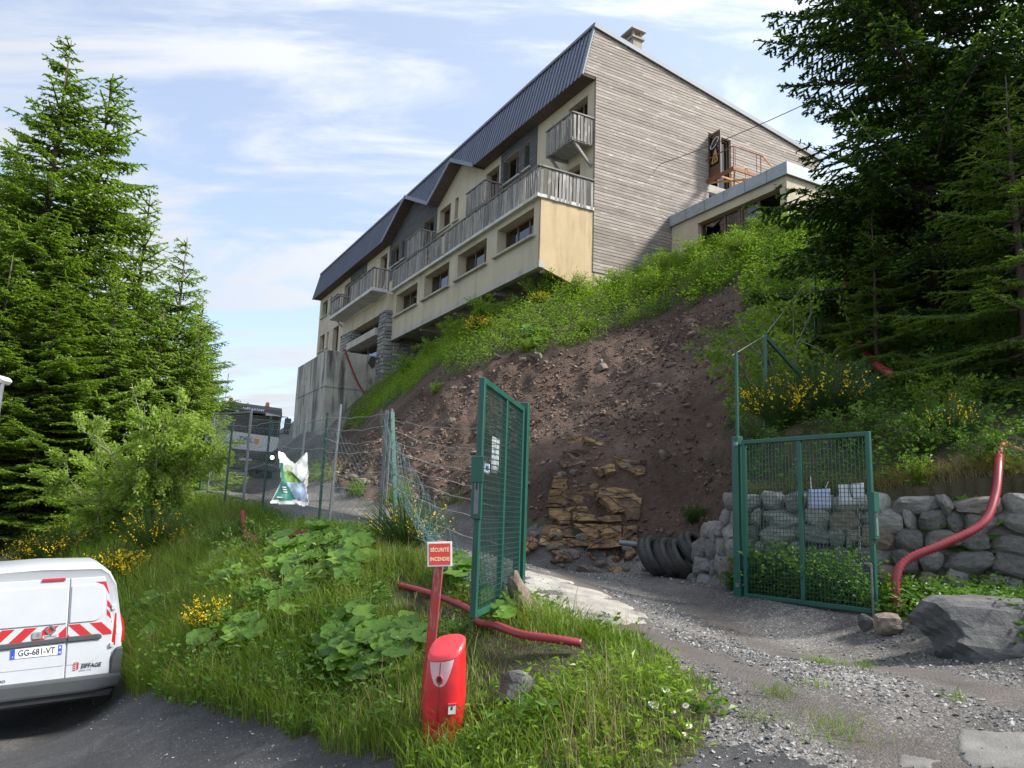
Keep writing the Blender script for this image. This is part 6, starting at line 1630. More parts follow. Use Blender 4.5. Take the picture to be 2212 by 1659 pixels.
    for y in (1.0, 5.6, 6.9):
        for x in (-1.05, 1.05):
            m = MB(); m.lathe([(0, -.15), (.3, -.15), (.48, -.15), (.52, -.1), (.52, .1), (.48, .15), (.3, .15), (0, .15)], 28, axis='x'); o_ = m.build("wheel", M_RUBBER, root, smooth=True); o_.location = (x, y, .52)
            m = MB(); m.lathe([(0, -.155), (.25, -.155), (.28, -.14), (.28, .14), (.25, .155), (0, .155)], 20, axis='x'); m.build("rim", M_STEEL, o_)
lorry()
# tall pale post cut off by the left edge
p = at_y(3, 885, 14.0); b = Vector((p.x - .10, 14.0, hz(p.x, 14.0)))
o = empty("lamp_post", b, 0, "pale metal lamp post with a flat head cut off by the photo's left edge", "lamp post")
hh = at_y(3, 828, 14.0).z - b.z
m = MB(); m.tube([(0, 0, -.2), (.02, 0, hh)], .06, 12); m.build("pole", M_STEEL, o, smooth=True)
m = MB(); m.prism([(-.5, -.12, hh + .06), (.06, -.12, hh - .02), (.13, -.12, hh + .06), (.06, -.12, hh + .13), (-.5, -.12, hh + .20)], (0, .3, 0)); m.build("head", simple("lamp_head_white", (.6, .6, .6), .4), o, bevel=.02)

# ------------------------------------------------------------------ plants
def nrmz(a): return a / (np.linalg.norm(a, axis=-1, keepdims=True) + 1e-9)
def needles(S0, S1, dens, nl, nw, rng, flat=.6, fwd=.6):
    """short needle tufts along straight twigs -> quads"""
    L_ = np.linalg.norm(S1 - S0, axis=1); n = np.maximum(2, (L_ * dens * (.8 + .4 * rng.random(len(L_)))).astype(int))
    k = np.repeat(np.arange(len(S0)), n); t = rng.random(len(k))[:, None]
    d = nrmz(S1 - S0)[k]; P = S0[k] + (S1 - S0)[k] * t
    r = rng.normal(size=(len(k), 3)); r -= d * (r * d).sum(1, keepdims=True); r = nrmz(r); r[:, 2] *= flat
    D = nrmz(d * fwd + r); W = nrmz(np.cross(D, rng.normal(size=(len(k), 3))))
    l = (nl * (.7 + .6 * rng.random(len(k))))[:, None]; w = nw * .5
    V = np.stack([P - W * w * .6, P + W * w * .6, P + D * l * .65 + W * w, P + D * l, ], 1)
    V[:, 3] -= W * w * .4
    return V.reshape(-1, 3), k
def spruce_mesh(name, Ht, R, seed, mats, whorl=.42, nb=6, tw=.20, dens=26, nl=.06, nw=.016, zb=.6, shoot=.3, droop=.25, power=.8, sub=True, lim=None):
    rng = np.random.default_rng(seed); A, B, T = [], [], []; wood = MB(); z = zb
    while z < Ht - .15:
        f = (z - zb) / (Ht - zb); Lm = R * (1 - f) ** power * (.55 + .45 * min(1, (z - zb + .5) / 1.2)) + .10
        for b in range(nb if f < .85 else 4):
            if rng.random() < .12: continue
            az = 2 * pi * (b + rng.random() * .8) / nb + z * 2.1; L_ = Lm * rng.uniform(.6, 1.15)
            if lim and lim[0] < z < lim[1] and cos(az - lim[2]) > .45: L_ *= lim[3]
            o = np.array([cos(az), sin(az), 0]); s_ = np.array([-sin(az), cos(az), 0]); up = -droop * (1 - f) * 1.2 + .45 * f + rng.normal() * .08
            def pt(t): return np.array([0, 0, z + rng.random() * 0]) + o * L_ * t + np.array([0, 0, L_ * (up * t + .20 * (1 - f) * t * t)])
            wood.tube([Vector(pt(t)) for t in (0, .35, .7, .97)], [.012 + .012 * L_, .010 + .007 * L_, .008 + .003 * L_, .003], 4, cap=False)
            t = .12
            while t < 1.0:
                p = pt(t); l0 = (.40 * L_ * (1 - t) ** .8 + .13) * rng.uniform(.75, 1.2); l0 = min(l0, 1.15)
                for sd_ in (1, -1):
                    d = o * .62 + s_ * sd_ * .72 + np.array([0, 0, -.10 - .25 * (1 - f) * rng.random()]); d /= np.linalg.norm(d); e = p + d * l0
                    A.append(p); B.append(p + d * l0 * .72); T.append(0); A.append(p + d * l0 * .72); B.append(e); T.append(1)
                    if sub and l0 > .3:
                        q = .28
                        while q < .92:
                            for s2 in (1, -1):
                                d2 = d * .7 + np.cross(d, [0, 0, 1]) * s2 * .65 + np.array([0, 0, -.18 * rng.random() - .08]); d2 /= np.linalg.norm(d2); l2 = (.38 * l0 * (1 - q) + .09) * rng.uniform(.7, 1.2); p2 = p + d * l0 * q
                                A.append(p2); B.append(p2 + d2 * l2 * .55); T.append(0); A.append(p2 + d2 * l2 * .55); B.append(p2 + d2 * l2); T.append(1)
                            q += .13 / max(l0, .3) * 1.1
                t += tw / L_
            A.append(pt(.8)); B.append(pt(1.02)); T.append(1); A.append(pt(.1)); B.append(pt(.8)); T.append(0)
        z += whorl * rng.uniform(.75, 1.25) * (1 if f < .8 else .8)
    A.append(np.array([0, 0, Ht - .6])); B.append(np.array([0, 0, Ht])); T.append(1)
    A, B, T = np.array(A), np.array(B), np.array(T)
    V, k = needles(A, B, dens, nl, nw, rng)
    tip = (T[k] == 1) & (rng.random(len(k)) < shoot * 3)
    d = nrmz(B - A); W = nrmz(np.cross(d, np.array([0, 0, 1.0]) + rng.normal(size=A.shape) * .35)); ws = nw * 1.35
    SV = np.stack([A - W * ws * .7, A + W * ws * .7, B + d * .03 + W * ws * .35, B + d * .03 - W * ws * .35], 1).reshape(-1, 3)
    V = np.concatenate([V, SV]); tip = np.concatenate([tip, (T == 1) & (rng.random(len(T)) < shoot * 3)])
    F = np.arange(len(V)).reshape(-1, 4)
    o = np_mesh("crown", V, F, mats[:2], mi=tip.astype(int))
    me = o.data; bpy.data.objects.remove(o)
    wood.tube([Vector((0, 0, -.5)), Vector((0.02, 0, Ht * .35)), Vector((-.02, .02, Ht * .7)), Vector((0, 0, Ht))], [.0105 * Ht + .03, .0085 * Ht + .02, .0045 * Ht + .01, .008], 9)
    wm = wood.mesh("trunk"); wm.materials.append(mats[2]); wm.polygons.foreach_set("use_smooth", [True] * len(wm.polygons))
    return me, wm
def plant_tree(name, meshes, loc, rz, label, cat="tree", group=None, sc=1.0, lean=(0, 0)):
    o = empty(name, loc, 0, label, cat, group, rot=Euler((lean[0], lean[1], rz))); o.scale = (sc if isinstance(sc, tuple) else (sc, sc, sc))
    link("crown", meshes[0], None, o); link("trunk", meshes[1], None, o); return o
M_BARK = simple("spruce_bark", (.085, .062, .048), .95, var=.35, scale=7, bmp=.7, bscale=14)
N_OLD = leafmat("spruce_needles", (.055, .098, .013), (.095, .155, .022), (.14, .215, .034), .46, .5); N_NEW = leafmat("spruce_new_shoots", (.15, .24, .025), (.21, .31, .035), (.27, .37, .055), .35, .5)
N_LOLD = leafmat("young_needles", (.08, .14, .022), (.125, .20, .034), (.17, .255, .05), .38, .5); N_LNEW = leafmat("young_new_shoots", (.19, .28, .04), (.25, .35, .06), (.30, .40, .09), .42, .5)
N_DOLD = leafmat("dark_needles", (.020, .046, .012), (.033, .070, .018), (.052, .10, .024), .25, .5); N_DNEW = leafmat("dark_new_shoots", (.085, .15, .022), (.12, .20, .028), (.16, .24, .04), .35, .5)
spA = spruce_mesh("a", 13.0, 3.3, 11, (N_OLD, N_NEW, M_BARK), whorl=.40, nb=7, tw=.20, dens=15, nl=.07, nw=.032, shoot=.22, zb=.7, power=.72)
spB = spruce_mesh("b", 11.5, 3.0, 12, (N_OLD, N_NEW, M_BARK), whorl=.38, nb=7, tw=.20, dens=15, nl=.07, nw=.032, shoot=.26, zb=.5, power=.72)
spY = spruce_mesh("y", 7.0, 2.1, 13, (N_LOLD, N_LNEW, M_BARK), whorl=.30, nb=7, tw=.17, dens=20, nl=.06, nw=.026, shoot=.3, zb=.3, droop=.15)
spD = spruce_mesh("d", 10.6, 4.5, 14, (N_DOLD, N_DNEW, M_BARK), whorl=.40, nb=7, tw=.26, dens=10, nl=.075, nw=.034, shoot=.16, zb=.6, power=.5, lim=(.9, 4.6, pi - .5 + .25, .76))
spS = spruce_mesh("s", 5.2, 2.1, 15, (N_OLD, N_LOLD, M_BARK), whorl=.34, tw=.16, dens=34, nl=.055, nw=.014, shoot=.3, zb=.3, droop=.38)
def tree_at(name, meshes, u, v, Y, Hm, label, rz=0, group=None):
    """tree whose tip stands at a height read from the photo; base on the ground below"""
    t = at_y(u, v, Y); b = hz(t.x, t.y); s = (t.z - b) / Hm; w_ = max(.85, min(1.5, s * .95))
    return plant_tree(name, meshes, (t.x, t.y, b - .1), rz, label, "tree", group, (w_, w_, s))
G = "spruces on the left behind the van"
tree_at("spruce", spA, 155, 82, 23.5, 13.0, "tallest spruce on the left with an open, ragged tip", .3, G)
tree_at("spruce", spB, 245, 155, 25.0, 11.5, "second tallest spruce, its tip just right of the tallest one", 1.2, G)
tree_at("spruce", spB, 30, 540, 21.0, 11.5, "lower spruce at the photo's left edge with bright shoot tips", 2.6, G)
tree_at("spruce", spA, 130, 600, 21.5, 13.0, "shorter spruce in front of the two tall ones with bright layered shoots", 4.0, G)
tree_at("spruce", spY, 405, 508, 25.5, 7.0, "pale green young spruce with a bare thin leader beside the lorry", .0, G)
tree_at("spruce", spY, 325, 420, 27.5, 7.0, "pale green slim conifer between the tall spruces and the young one", 2.0, G)
tree_at("spruce", spY, 255, 600, 23.0, 7.0, "bushy pale spruce low in front of the second tallest one", 3.3, G)
tree_at("spruce", spY, 362, 610, 24.0, 7.0, "pale bushy spruce closing the gap beside the young spruce with the bare leader", 1.1, G)
tree_at("spruce", spY, 432, 700, 24.5, 7.0, "small pale spruce rightmost of the left group, close to the lorry", 4.6, G)
tree_at("spruce", spB, 440, 640, 29.5, 11.5, "dark spruce showing behind the pale young one, branch out over the sky", 5.0, G)
tree_at("spruce", spA, 40, 300, 28.0, 13.0, "darker spruce filling the gap behind the tallest one", 5.6, G)
GR = "dark spruces on the right hillside"
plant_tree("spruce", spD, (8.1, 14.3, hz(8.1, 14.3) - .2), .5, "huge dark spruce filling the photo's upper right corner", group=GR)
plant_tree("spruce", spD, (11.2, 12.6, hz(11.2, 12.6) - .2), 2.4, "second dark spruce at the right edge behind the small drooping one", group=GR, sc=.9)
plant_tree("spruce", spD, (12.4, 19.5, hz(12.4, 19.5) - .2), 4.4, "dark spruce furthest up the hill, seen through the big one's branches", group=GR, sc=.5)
plant_tree("spruce", spS, (7.75, 11.3, hz(7.75, 11.3) - .1), 1.0, "small mid-green spruce with drooping twigs under the huge dark one", group=GR)
plant_tree("spruce", spS, (6.5, 13.4, hz(6.5, 13.4) - .1), 3.0, "young drooping spruce to the left of the small mid-green one", group=GR, sc=.62)
# --- broad-leaved growth
def leaves(P, D, Ls, rng, wid=.5, up=.5, fold=.15):
    """one pointed leaf (two bent quads) at every point P growing along D"""
    n = len(P); Z = np.array([0, 0, 1.0]); D = nrmz(D + rng.normal(size=(n, 3)) * .25)
    N_ = nrmz(Z * up + rng.normal(size=(n, 3)) * .5); W = nrmz(np.cross(D, N_)); N_ = np.cross(W, D); l = Ls[:, None]; w = l * wid * .5
    a = P; b = P + D * l * .45 + N_ * l * .06; c = P + D * l - N_ * l * .08
    V = np.stack([a, b - W * w + N_ * w * fold, c, b + W * w + N_ * w * fold], 1)
    return V.reshape(-1, 3)
def shrub_mesh(seed, Ht, R, nst, mats, leaf=.06, nleaf=2600, wid=.55, bare=.25, twig_r=.012, stemcurve=.4):
    rng = np.random.default_rng(seed); wood = MB(); P, D = [], []
    tw = []
    for k in range(nst):
        a = rng.random() * 2 * pi; r_ = R * (.25 + .75 * rng.random()); h = Ht * (.6 + .4 * rng.random()) * (1 - .35 * r_ / R)
        pts = [np.array([r_ * cos(a) * (t ** (1 + stemcurve)), r_ * sin(a) * (t ** (1 + stemcurve)), h * t]) + rng.normal(size=3) * .03 * Ht * t for t in np.linspace(0, 1, 6)]
        wood.tube([Vector(p) for p in pts], [twig_r * (1 - .75 * t) for t in np.linspace(0, 1, 6)], 5, cap=False)
        for q in range(9):
            t = bare + (1 - bare) * rng.random(); i = min(4, int(t * 5)); p = pts[i] + (pts[i + 1] - pts[i]) * (t * 5 - i)
            d = nrmz(np.array([cos(a), sin(a), .3]) * .6 + rng.normal(size=3) * .75); l = (.18 + .28 * rng.random()) * Ht * .45; e = p + d * l
            wood.tube([Vector(p), Vector(p + d * l * .5 + np.array([0, 0, .02])), Vector(e)], [twig_r * .4, twig_r * .3, twig_r * .15], 3, cap=False); tw.append((p, e, d))
    m = max(1, nleaf // len(tw))
    for p, e, d in tw:
        t = rng.random(m)[:, None] ** .7; P.append(p + (e - p) * t + rng.normal(size=(m, 3)) * leaf * .6); D.append(np.repeat(d[None], m, 0) + rng.normal(size=(m, 3)) * .7)
    P = np.concatenate(P); D = np.concatenate(D); V = leaves(P, D, leaf * (.6 + .8 * rng.random(len(P))), rng, wid)
    o = np_mesh("crown", V, np.arange(len(V)).reshape(-1, 4), mats[0]); me = o.data; bpy.data.objects.remove(o)
    wm = wood.mesh("stems"); wm.materials.append(mats[1]); return me, wm
def plant_shrub(name, meshes, loc, rz, label, cat="shrub", group=None, sc=1.0, extra=None):
    o = empty(name, loc, rz, label, cat, group); o.scale = (sc, sc, sc) if not isinstance(sc, tuple) else sc
    link("crown", meshes[0], None, o); link("stems", meshes[1], None, o)
    if extra is not None: link("blossom", extra, None, o)
    return o
L_WILL = leafmat("grey_green_leaf", (.21, .30, .06), (.29, .38, .085), (.38, .46, .15), .5, .4); L_FRESH = leafmat("fresh_leaf", (.11, .19, .018), (.18, .28, .027), (.26, .37, .048), .42, .4)
L_MID = leafmat("mid_leaf", (.05, .108, .016), (.085, .165, .024), (.14, .235, .04), .35, .42); L_DEEP = leafmat("deep_leaf", (.028, .07, .014), (.045, .105, .02), (.08, .15, .03), .34, .42)
M_STEM = simple("green_brown_stem", (.11, .09, .05), .9, var=.3); M_GREY = simple("grey_branch", (.22, .19, .16), .9, var=.25)
M_YELL = leafmat("broom_blossom", (.62, .40, .01), (.78, .55, .015), (.85, .66, .03), .2, .5, patch=4)
sh_will = shrub_mesh(31, 3.6, 1.9, 16, (L_WILL, M_GREY), leaf=.09, nleaf=20000, wid=.5, bare=.15, twig_r=.028)
sh_fresh = shrub_mesh(32, 1.1, .8, 18, (L_FRESH, M_STEM), leaf=.06, nleaf=2600, wid=.55, bare=.1)
sh_mid = shrub_mesh(33, 1.0, .8, 18, (L_MID, M_STEM), leaf=.055, nleaf=2600, wid=.6, bare=.1)
sh_deep = shrub_mesh(34, 1.2, .9, 18, (L_DEEP, M_STEM), leaf=.06, nleaf=3000, wid=.55, bare=.1)
sh_tall = shrub_mesh(35, 1.0, .38, 16, (L_FRESH, M_STEM), leaf=.085, nleaf=1500, wid=.24, bare=.1, stemcurve=.0)
sh_sap = shrub_mesh(36, 3.6, 1.9, 12, (L_FRESH, M_GREY), leaf=.085, nleaf=3400, wid=.6, bare=.35, twig_r=.02, stemcurve=.2)
def broom_mesh(seed, Ht=1.1, R=.75, n=420, fl=700):
    rng = np.random.default_rng(seed); a = rng.random(n) * 2 * pi; r_ = R * np.sqrt(rng.random(n)); h = Ht * (.55 + .45 * rng.random(n)) * (1 - .35 * r_ / R)
    ts = np.linspace(0, 1, 5); base = np.stack([.25 * r_ * np.cos(a), .25 * r_ * np.sin(a), 0 * a], -1); tip = np.stack([r_ * np.cos(a), r_ * np.sin(a), h], -1)
    pts = base[:, None] * (1 - ts[None, :, None]) + tip[:, None] * ts[None, :, None]; pts[..., :2] *= (ts ** .6)[None, :, None] * .7 + .3
    pts += rng.normal(size=pts.shape) * .02; sd_ = np.stack([-np.sin(a + 1), np.cos(a + 1), 0 * a], -1)[:, None] * (.010 * (1 - .7 * ts))[None, :, None]
    V = np.stack([pts - sd_, pts + sd_], 2).reshape(n, 10, 3); f = np.array([(2 * i, 2 * i + 1, 2 * i + 3, 2 * i + 2) for i in range(4)]); F = (np.arange(n)[:, None, None] * 10 + f[None]).reshape(-1, 4)
    k = rng.integers(0, n, 2200); t = .35 + .65 * rng.random(2200); i = np.minimum(3, (t * 4).astype(int)); P = pts[k, i] + (pts[k, i + 1] - pts[k, i]) * (t * 4 - i)[:, None]
    LV = leaves(P, rng.normal(size=P.shape) + np.array([0, 0, .6]), .028 * (.7 + .6 * rng.random(len(P))), rng, .4)
    o = np_mesh("crown", np.concatenate([V.reshape(-1, 3), LV]), np.concatenate([F, n * 10 + np.arange(len(LV)).reshape(-1, 4)]), leafmat("broom_green", (.03, .07, .02), (.05, .095, .025), (.08, .13, .035), .25) if "broom_green" not in bpy.data.materials else bpy.data.materials["broom_green"]); me = o.data; bpy.data.objects.remove(o)
    kk = rng.integers(0, n, fl // 6); keep = rng.random(fl // 6); P = []
    for q in range(6):
        t = .55 + .45 * rng.random(len(kk)); i = np.minimum(3, (t * 4).astype(int)); P.append(pts[kk, i] + (pts[kk, i + 1] - pts[kk, i]) * (t * 4 - i)[:, None] + rng.normal(size=(len(kk), 3)) * .012)
    P = np.concatenate(P); FV = np.concatenate([leaves(P, rng.normal(size=P.shape), np.full(len(P), .030) * (.7 + .6 * rng.random(len(P))), rng, .95) for _ in range(2)])
    o = np_mesh("blossom", FV, np.arange(len(FV)).reshape(-1, 4), M_YELL); fm = o.data; bpy.data.objects.remove(o)
    wm = MB()
    for q in range(10): b = q * .63; wm.tube([Vector((0, 0, -.1)), Vector((.2 * cos(b), .2 * sin(b), .45 * Ht))], [.014, .005], 4, cap=False)
    sm = wm.mesh("stems"); sm.materials.append(M_STEM); return (me, sm), fm
bA, bAf = broom_mesh(51, 1.15, .85, 420, 620); bB, bBf = broom_mesh(52, .8, .65, 320, 900); bC, bCf = broom_mesh(53, 1.3, 1.0, 480, 300)
def ground_px(u, v, Ymin=2.5):
    p = hit(u, v); return Vector((p.x, p.y, hz(p.x, p.y) - .03))
GB = "broom bushes in yellow flower"
for (m_, f_, u, v, s_, lab) in ((bA, bAf, 120, 1225, 1.0, "broom bush with yellow flowers left of the van's roof under the dark spruces"), (bB, bBf, 262, 1262, 1.15, "small broom bush thick with yellow flowers right behind the van"), (bA, bAf, 70, 1235, .9, "sparsely flowering broom bush at the left edge above the van's roof"),
                                (bC, bCf, 335, 1200, 1.0, "dark broom bush with few flowers below the grey-green willow"), (bB, bBf, 475, 1372, .8, "yellow broom bush in the middle of the grassy bank"), (bB, bBf, 803, 1385, .36, "tiny broom sprig with yellow flowers left of the red sign post"),
                                (bC, bCf, 880, 1190, .75, "twiggy dark broom bush behind the red fire sign"), (bA, bAf, 1690, 925, .95, "broom bush with yellow flowers behind the top of the right gate"), (bC, bCf, 1790, 900, .9, "dark broom bush on the hillside right of the flowering one"), (bC, bCf, 2060, 950, .6, "broom bush with a few flowers by the bend of the red pipe"),
                                (bB, bBf, 1035, 720, 1.1, "flowering broom bush at the crest under the projecting floor"), (bB, bBf, 1165, 655, .75, "small broom bush just left of the ochre end wall's foot")):
    plant_shrub("broom_bush", m_, ground_px(u, v), random.random() * 6, lab, "shrub", GB, s_, f_)
p = ground_px(322, 1140); plant_shrub("willow", sh_will, p, .4, "grey-green willow bush with pale bare lower branches left of the lorry", "tree")
p = ground_px(215, 1165); plant_shrub("willow", sh_will, p, 2.4, "lower willow bush leaning out over the broom, left of the taller one", "tree", sc=(1.0, 1.0, .72))
p = at_y(1690, 850, 14.2); p.z = hz(p.x, p.y); plant_shrub("sapling", sh_sap, p, 1.0, "young broad-leaved tree with bright leaves at the edge of the bare earth", "tree", sc=1.0)
p = at_y(1640, 690, 17.2); p.z = hz(p.x, p.y); plant_shrub("sapling", sh_sap, p, 3.5, "bright leafy sapling at the top right corner of the bare earth", "tree", sc=(.6, .6, .42))
# the strip of fresh growth along the crest: single bushes over a mat of weeds
rv = random.Random(8); GC = "bushes of fresh growth along the crest"
crest = [(-.6, 2.0, .2), (-.8, .4, .3), (-1.2, 2.6, .1), (-2.6, 2.8, .1), (-3.6, 2.6, 0), (-4.8, 2.9, .1), (-5.8, 3.0, 0), (-1.8, 1.2, .2), (-3.0, 1.2, .2), (-4.4, 1.2, .1), (-6.2, 1.6, .2), (.9, -1.9, .4), (2.3, -3.4, .3), (4.0, -3.7, .3), (6.2, -3.9, .2), (8.6, -4.0, .2), (-.9, -1.2, .1), (-2.4, -.4, .1), (-4.0, .0, .1), (-5.6, .4, 0)]
labs = ["bush of fresh leaves against the plank gable", "leafy bush at the foot of the ochre end wall", "bright bush beside the annex's left corner", "bush in front of the annex's smashed pane", "bush under the annex's middle windows", "bush under the annex's open right window", "bush at the annex's right corner", "bush below the gable's corner", "bush a little below the smashed annex pane", "bush halfway down from the annex windows", "bush below the annex's right corner", "bush in the shade of the projecting floor's end", "bush below the first ground-floor window", "bush below the second ground-floor window", "bush below the third ground-floor window", "bush at the crest near the stone pier",
        "low bush at the upper edge of the bare earth", "low bright bush above the bare earth's middle", "low bush above the bare earth's right part", "low bush between the earth's top corner and the annex"]
for (a, b, _), lab in zip(crest, labs):
    q = bw(a, b, 0); plant_shrub("bush", rv.choice([sh_fresh, sh_tall, sh_fresh]), (q[0], q[1], hz(q[0], q[1]) - .05), rv.random() * 6, lab, "bush", GC, rv.uniform(.6, .8) if a < -1.5 and b > 2 else rv.uniform(.95, 1.35))
GH = "bushes on the right hillside above the wall"
for (x, y, m_, s_, lab) in ((4.9, 11.0, sh_mid, .8, "mid-green bush behind the right gate, hanging over the wall"), (5.6, 10.4, sh_mid, .75, "leafy bush above the wall right of the gate's middle bar"), (6.3, 11.2, sh_fresh, .8, "brighter bush between the gate and the small spruce"), (5.3, 12.4, sh_deep, .9, "deep green bush behind the flowering broom"), (6.6, 12.3, sh_mid, .9, "bush left of the drooping small spruce"),
                            (4.6, 13.4, sh_deep, .9, "deep green bush beside the braced fence post"), (5.6, 14.6, sh_mid, .95, "bush behind the slanting fence brace"), (6.3, 17.6, sh_fresh, 1.0, "bright bush under the lone fence post"), (7.2, 9.7, sh_mid, .8, "bush beside the orange conduit at the pipe's bend"), (7.6, 18.5, sh_fresh, 1.0, "bright bush up under the dark spruce's branches"), (4.2, 12.0, sh_deep, .6, "small deep green bush just behind the tall gate post"), (7.0, 15.0, sh_deep, 1.0, "deep green bush under the huge spruce's lowest branches"), (6.0, 9.75, sh_mid, .6, "low bush on the wall top by the red pipe"), (4.75, 9.35, sh_mid, .5, "leafy plant growing against the wall just right of the gate"), (5.55, 8.75, sh_deep, .45, "leafy plant at the wall's foot right of the red pipe"), (5.3, 9.95, sh_fresh, .45, "small bright bush hanging over the wall between gate and red pipe")):
    plant_shrub("bush", m_, (x, y, hz(x, y) - .05), rv.random() * 6, lab, "bush", GH, s_)
for (u, v, m_, s_, lab) in ((560, 1215, sh_mid, .8, "low rounded bush on the bank between broom and banner"), (480, 1190, sh_mid, .7, "low bush on the bank just below the pipe's left end"), (985, 1255, sh_mid, .45, "scrubby bush between the sign and the left gate"), (1500, 1130, sh_deep, .4, "straggly plant growing from the earth above the tyres"), (1590, 1275, sh_mid, .38, "small plant at the foot of the wall's rough end"), (1270, 715, sh_fresh, .5, "single green tuft growing on the bare earth's upper part"), (1135, 760, sh_fresh, .5, "green tuft below the crest left of the middle"), (940, 850, sh_fresh, .45, "green tuft on the bare earth above the fence")):
    plant_shrub("bush", m_, ground_px(u, v), rv.random() * 6, lab, "bush", None, s_)

HOSE = [(-1.25, 9.4), (-.95, 9.0), (-.62, 8.5), (-.33, 8.0), (-.24, 7.55), (-.08, 6.98), (.14, 6.62), (.42, 6.42), (.62, 6.38)]
HOSE2 = [(-5.25, 15.5), (-4.75, 14.3), (-4.2, 13.3), (-3.85, 12.75), (-3.5, 12.3), (-3.1, 12.0), (-2.75, 11.65)]
def trim(xy):
    x, y = xy[:, 0], xy[:, 1]; k = np.ones(len(x))
    for P in (HOSE, HOSE2):
        k = np.minimum(k, .12 + np.abs(seg_dist(x, y + .22, P)[0]) * 1.5); k = np.minimum(k, .10 + np.abs(seg_dist(x, y, P)[0]) * 2.0)
    d = np.abs(seg_dist(x, y, DRIVEP[1:13])[0]); k = np.minimum(k, .22 + d * .95)
    return np.clip(k, .1, 1)
# --- undergrowth: weeds nobody could count
def weed_field(name, xy, hts, leaf, mat, label, seed, per=16, wid=.4, spread=.16):
    rng = np.random.default_rng(seed); n = len(xy); z = H(xy[:, 0], xy[:, 1])
    k = np.repeat(np.arange(n), per); t = rng.random(len(k)); P = np.stack([xy[k, 0], xy[k, 1], z[k] + hts[k] * t], -1); lean = rng.normal(size=(n, 2)) * .25
    P[:, :2] += lean[k] * (hts[k] * t)[:, None] + rng.normal(size=(len(k), 2)) * spread * .4
    a = rng.random(len(k)) * 2 * pi; D = np.stack([np.cos(a), np.sin(a), .35 + 0 * a], -1)
    V = leaves(P, D, leaf * (.5 + rng.random(len(k))), rng, wid)
    return tag(np_mesh(name, V, np.arange(len(V)).reshape(-1, 4), mat), label, "undergrowth", kind="stuff")
rw_ = np.random.default_rng(77)
def sample(n, x0, x1, y0, y1, cond, seed):
    rng = np.random.default_rng(seed); x = x0 + (x1 - x0) * rng.random(n); y = y0 + (y1 - y0) * rng.random(n); k = cond(x, y) & (zone_at(x, y) == 0); return np.stack([x[k], y[k]], -1)
def ab(x, y): dx, dy = x - BO.x, y - BO.y; return dx * -.48634 + dy * .87377, dx * .87377 + dy * .48634
def crest_c(x, y): a, b = ab(x, y); return ~((a > -.1) & (b > -2.6)) & ~((a > 15) & (b > -6)) & ~((b > 3.8) & (a > -6.3)) & (b < 6) & (a > -14)
xy = sample(42000, -12, 10, 20, 41, lambda x, y: crest_c(x, y) & (vnoise(x * .9, y * .9, 4) > .12), 3)
weed_field("undergrowth", xy, .25 + .45 * rw_.random(len(xy)) * (.4 + vnoise(xy[:, 0] * .5, xy[:, 1] * .5, 2)), .085, L_FRESH, "fresh green weeds covering the crest below the hotel", 1, 9, .32)
xy = sample(9000, 3.2, 12, 8.2, 24, lambda x, y: (y > 9.0 - .0 * x) & (x > 3.6) & (seg_dist(x, y, WALL)[0] > .1), 5)
weed_field("undergrowth", xy, .12 + .4 * rw_.random(len(xy)), .065, L_MID, "green weeds covering the hillside above the stone wall", 2, 14, .5)
xy = sample(2600, 3.2, 6.5, 6.3, 11, lambda x, y: (seg_dist(x, y, WALL)[0] < -.02) & (x > 3.3 + .0 * y) & ((x - 4.55) + .2 * (y - 7) > -.15), 7)
if len(xy): weed_field("undergrowth", xy, .12 + .34 * rw_.random(len(xy)), .065, L_MID, "green weeds at the foot of the stone wall and round the boulder", 4, 14, .55)
gx_ = np.linspace(0, 1, 700); q = Vector(h2).lerp(Vector(e2), 0); wx = 3.25 + 1.0 * rw_.random(900); wy = 10.55 - (wx - 3.25) * 1.35 + .05 + .5 * rw_.random(900) ** 1.5
weed_field("undergrowth", np.stack([wx, wy], -1), .12 + .62 * rw_.random(900) ** 1.3, .06, L_MID, "leafy plants growing up behind the right gate leaf", 6, 12, .6)
xy = sample(9500, -7.5, 1.5, 5.0, 17, lambda x, y: (vnoise(x * 1.1, y * 1.1, 6) > .45) & ((y > 7.2) | (x < -.8) | (vnoise(x * 2, y * 2, 1) > .75)), 9)
weed_field("undergrowth", xy, .05 + .48 * rw_.random(len(xy)) * trim(xy), .065, L_MID, "broad-leaved weeds among the grass of the bank", 8, 11, .5)
bx_ = -.6 + 1.9 * rw_.random(260); by_ = 4.75 + 1.5 * rw_.random(260)
weed_field("undergrowth", np.stack([bx_, by_], -1)[zone_at(bx_, by_) == 0], .05 + .16 * rw_.random(260)[zone_at(bx_, by_) == 0], .06, L_FRESH, "dandelion-like weeds in the verge by the hydrant cover", 10, 9, .35)

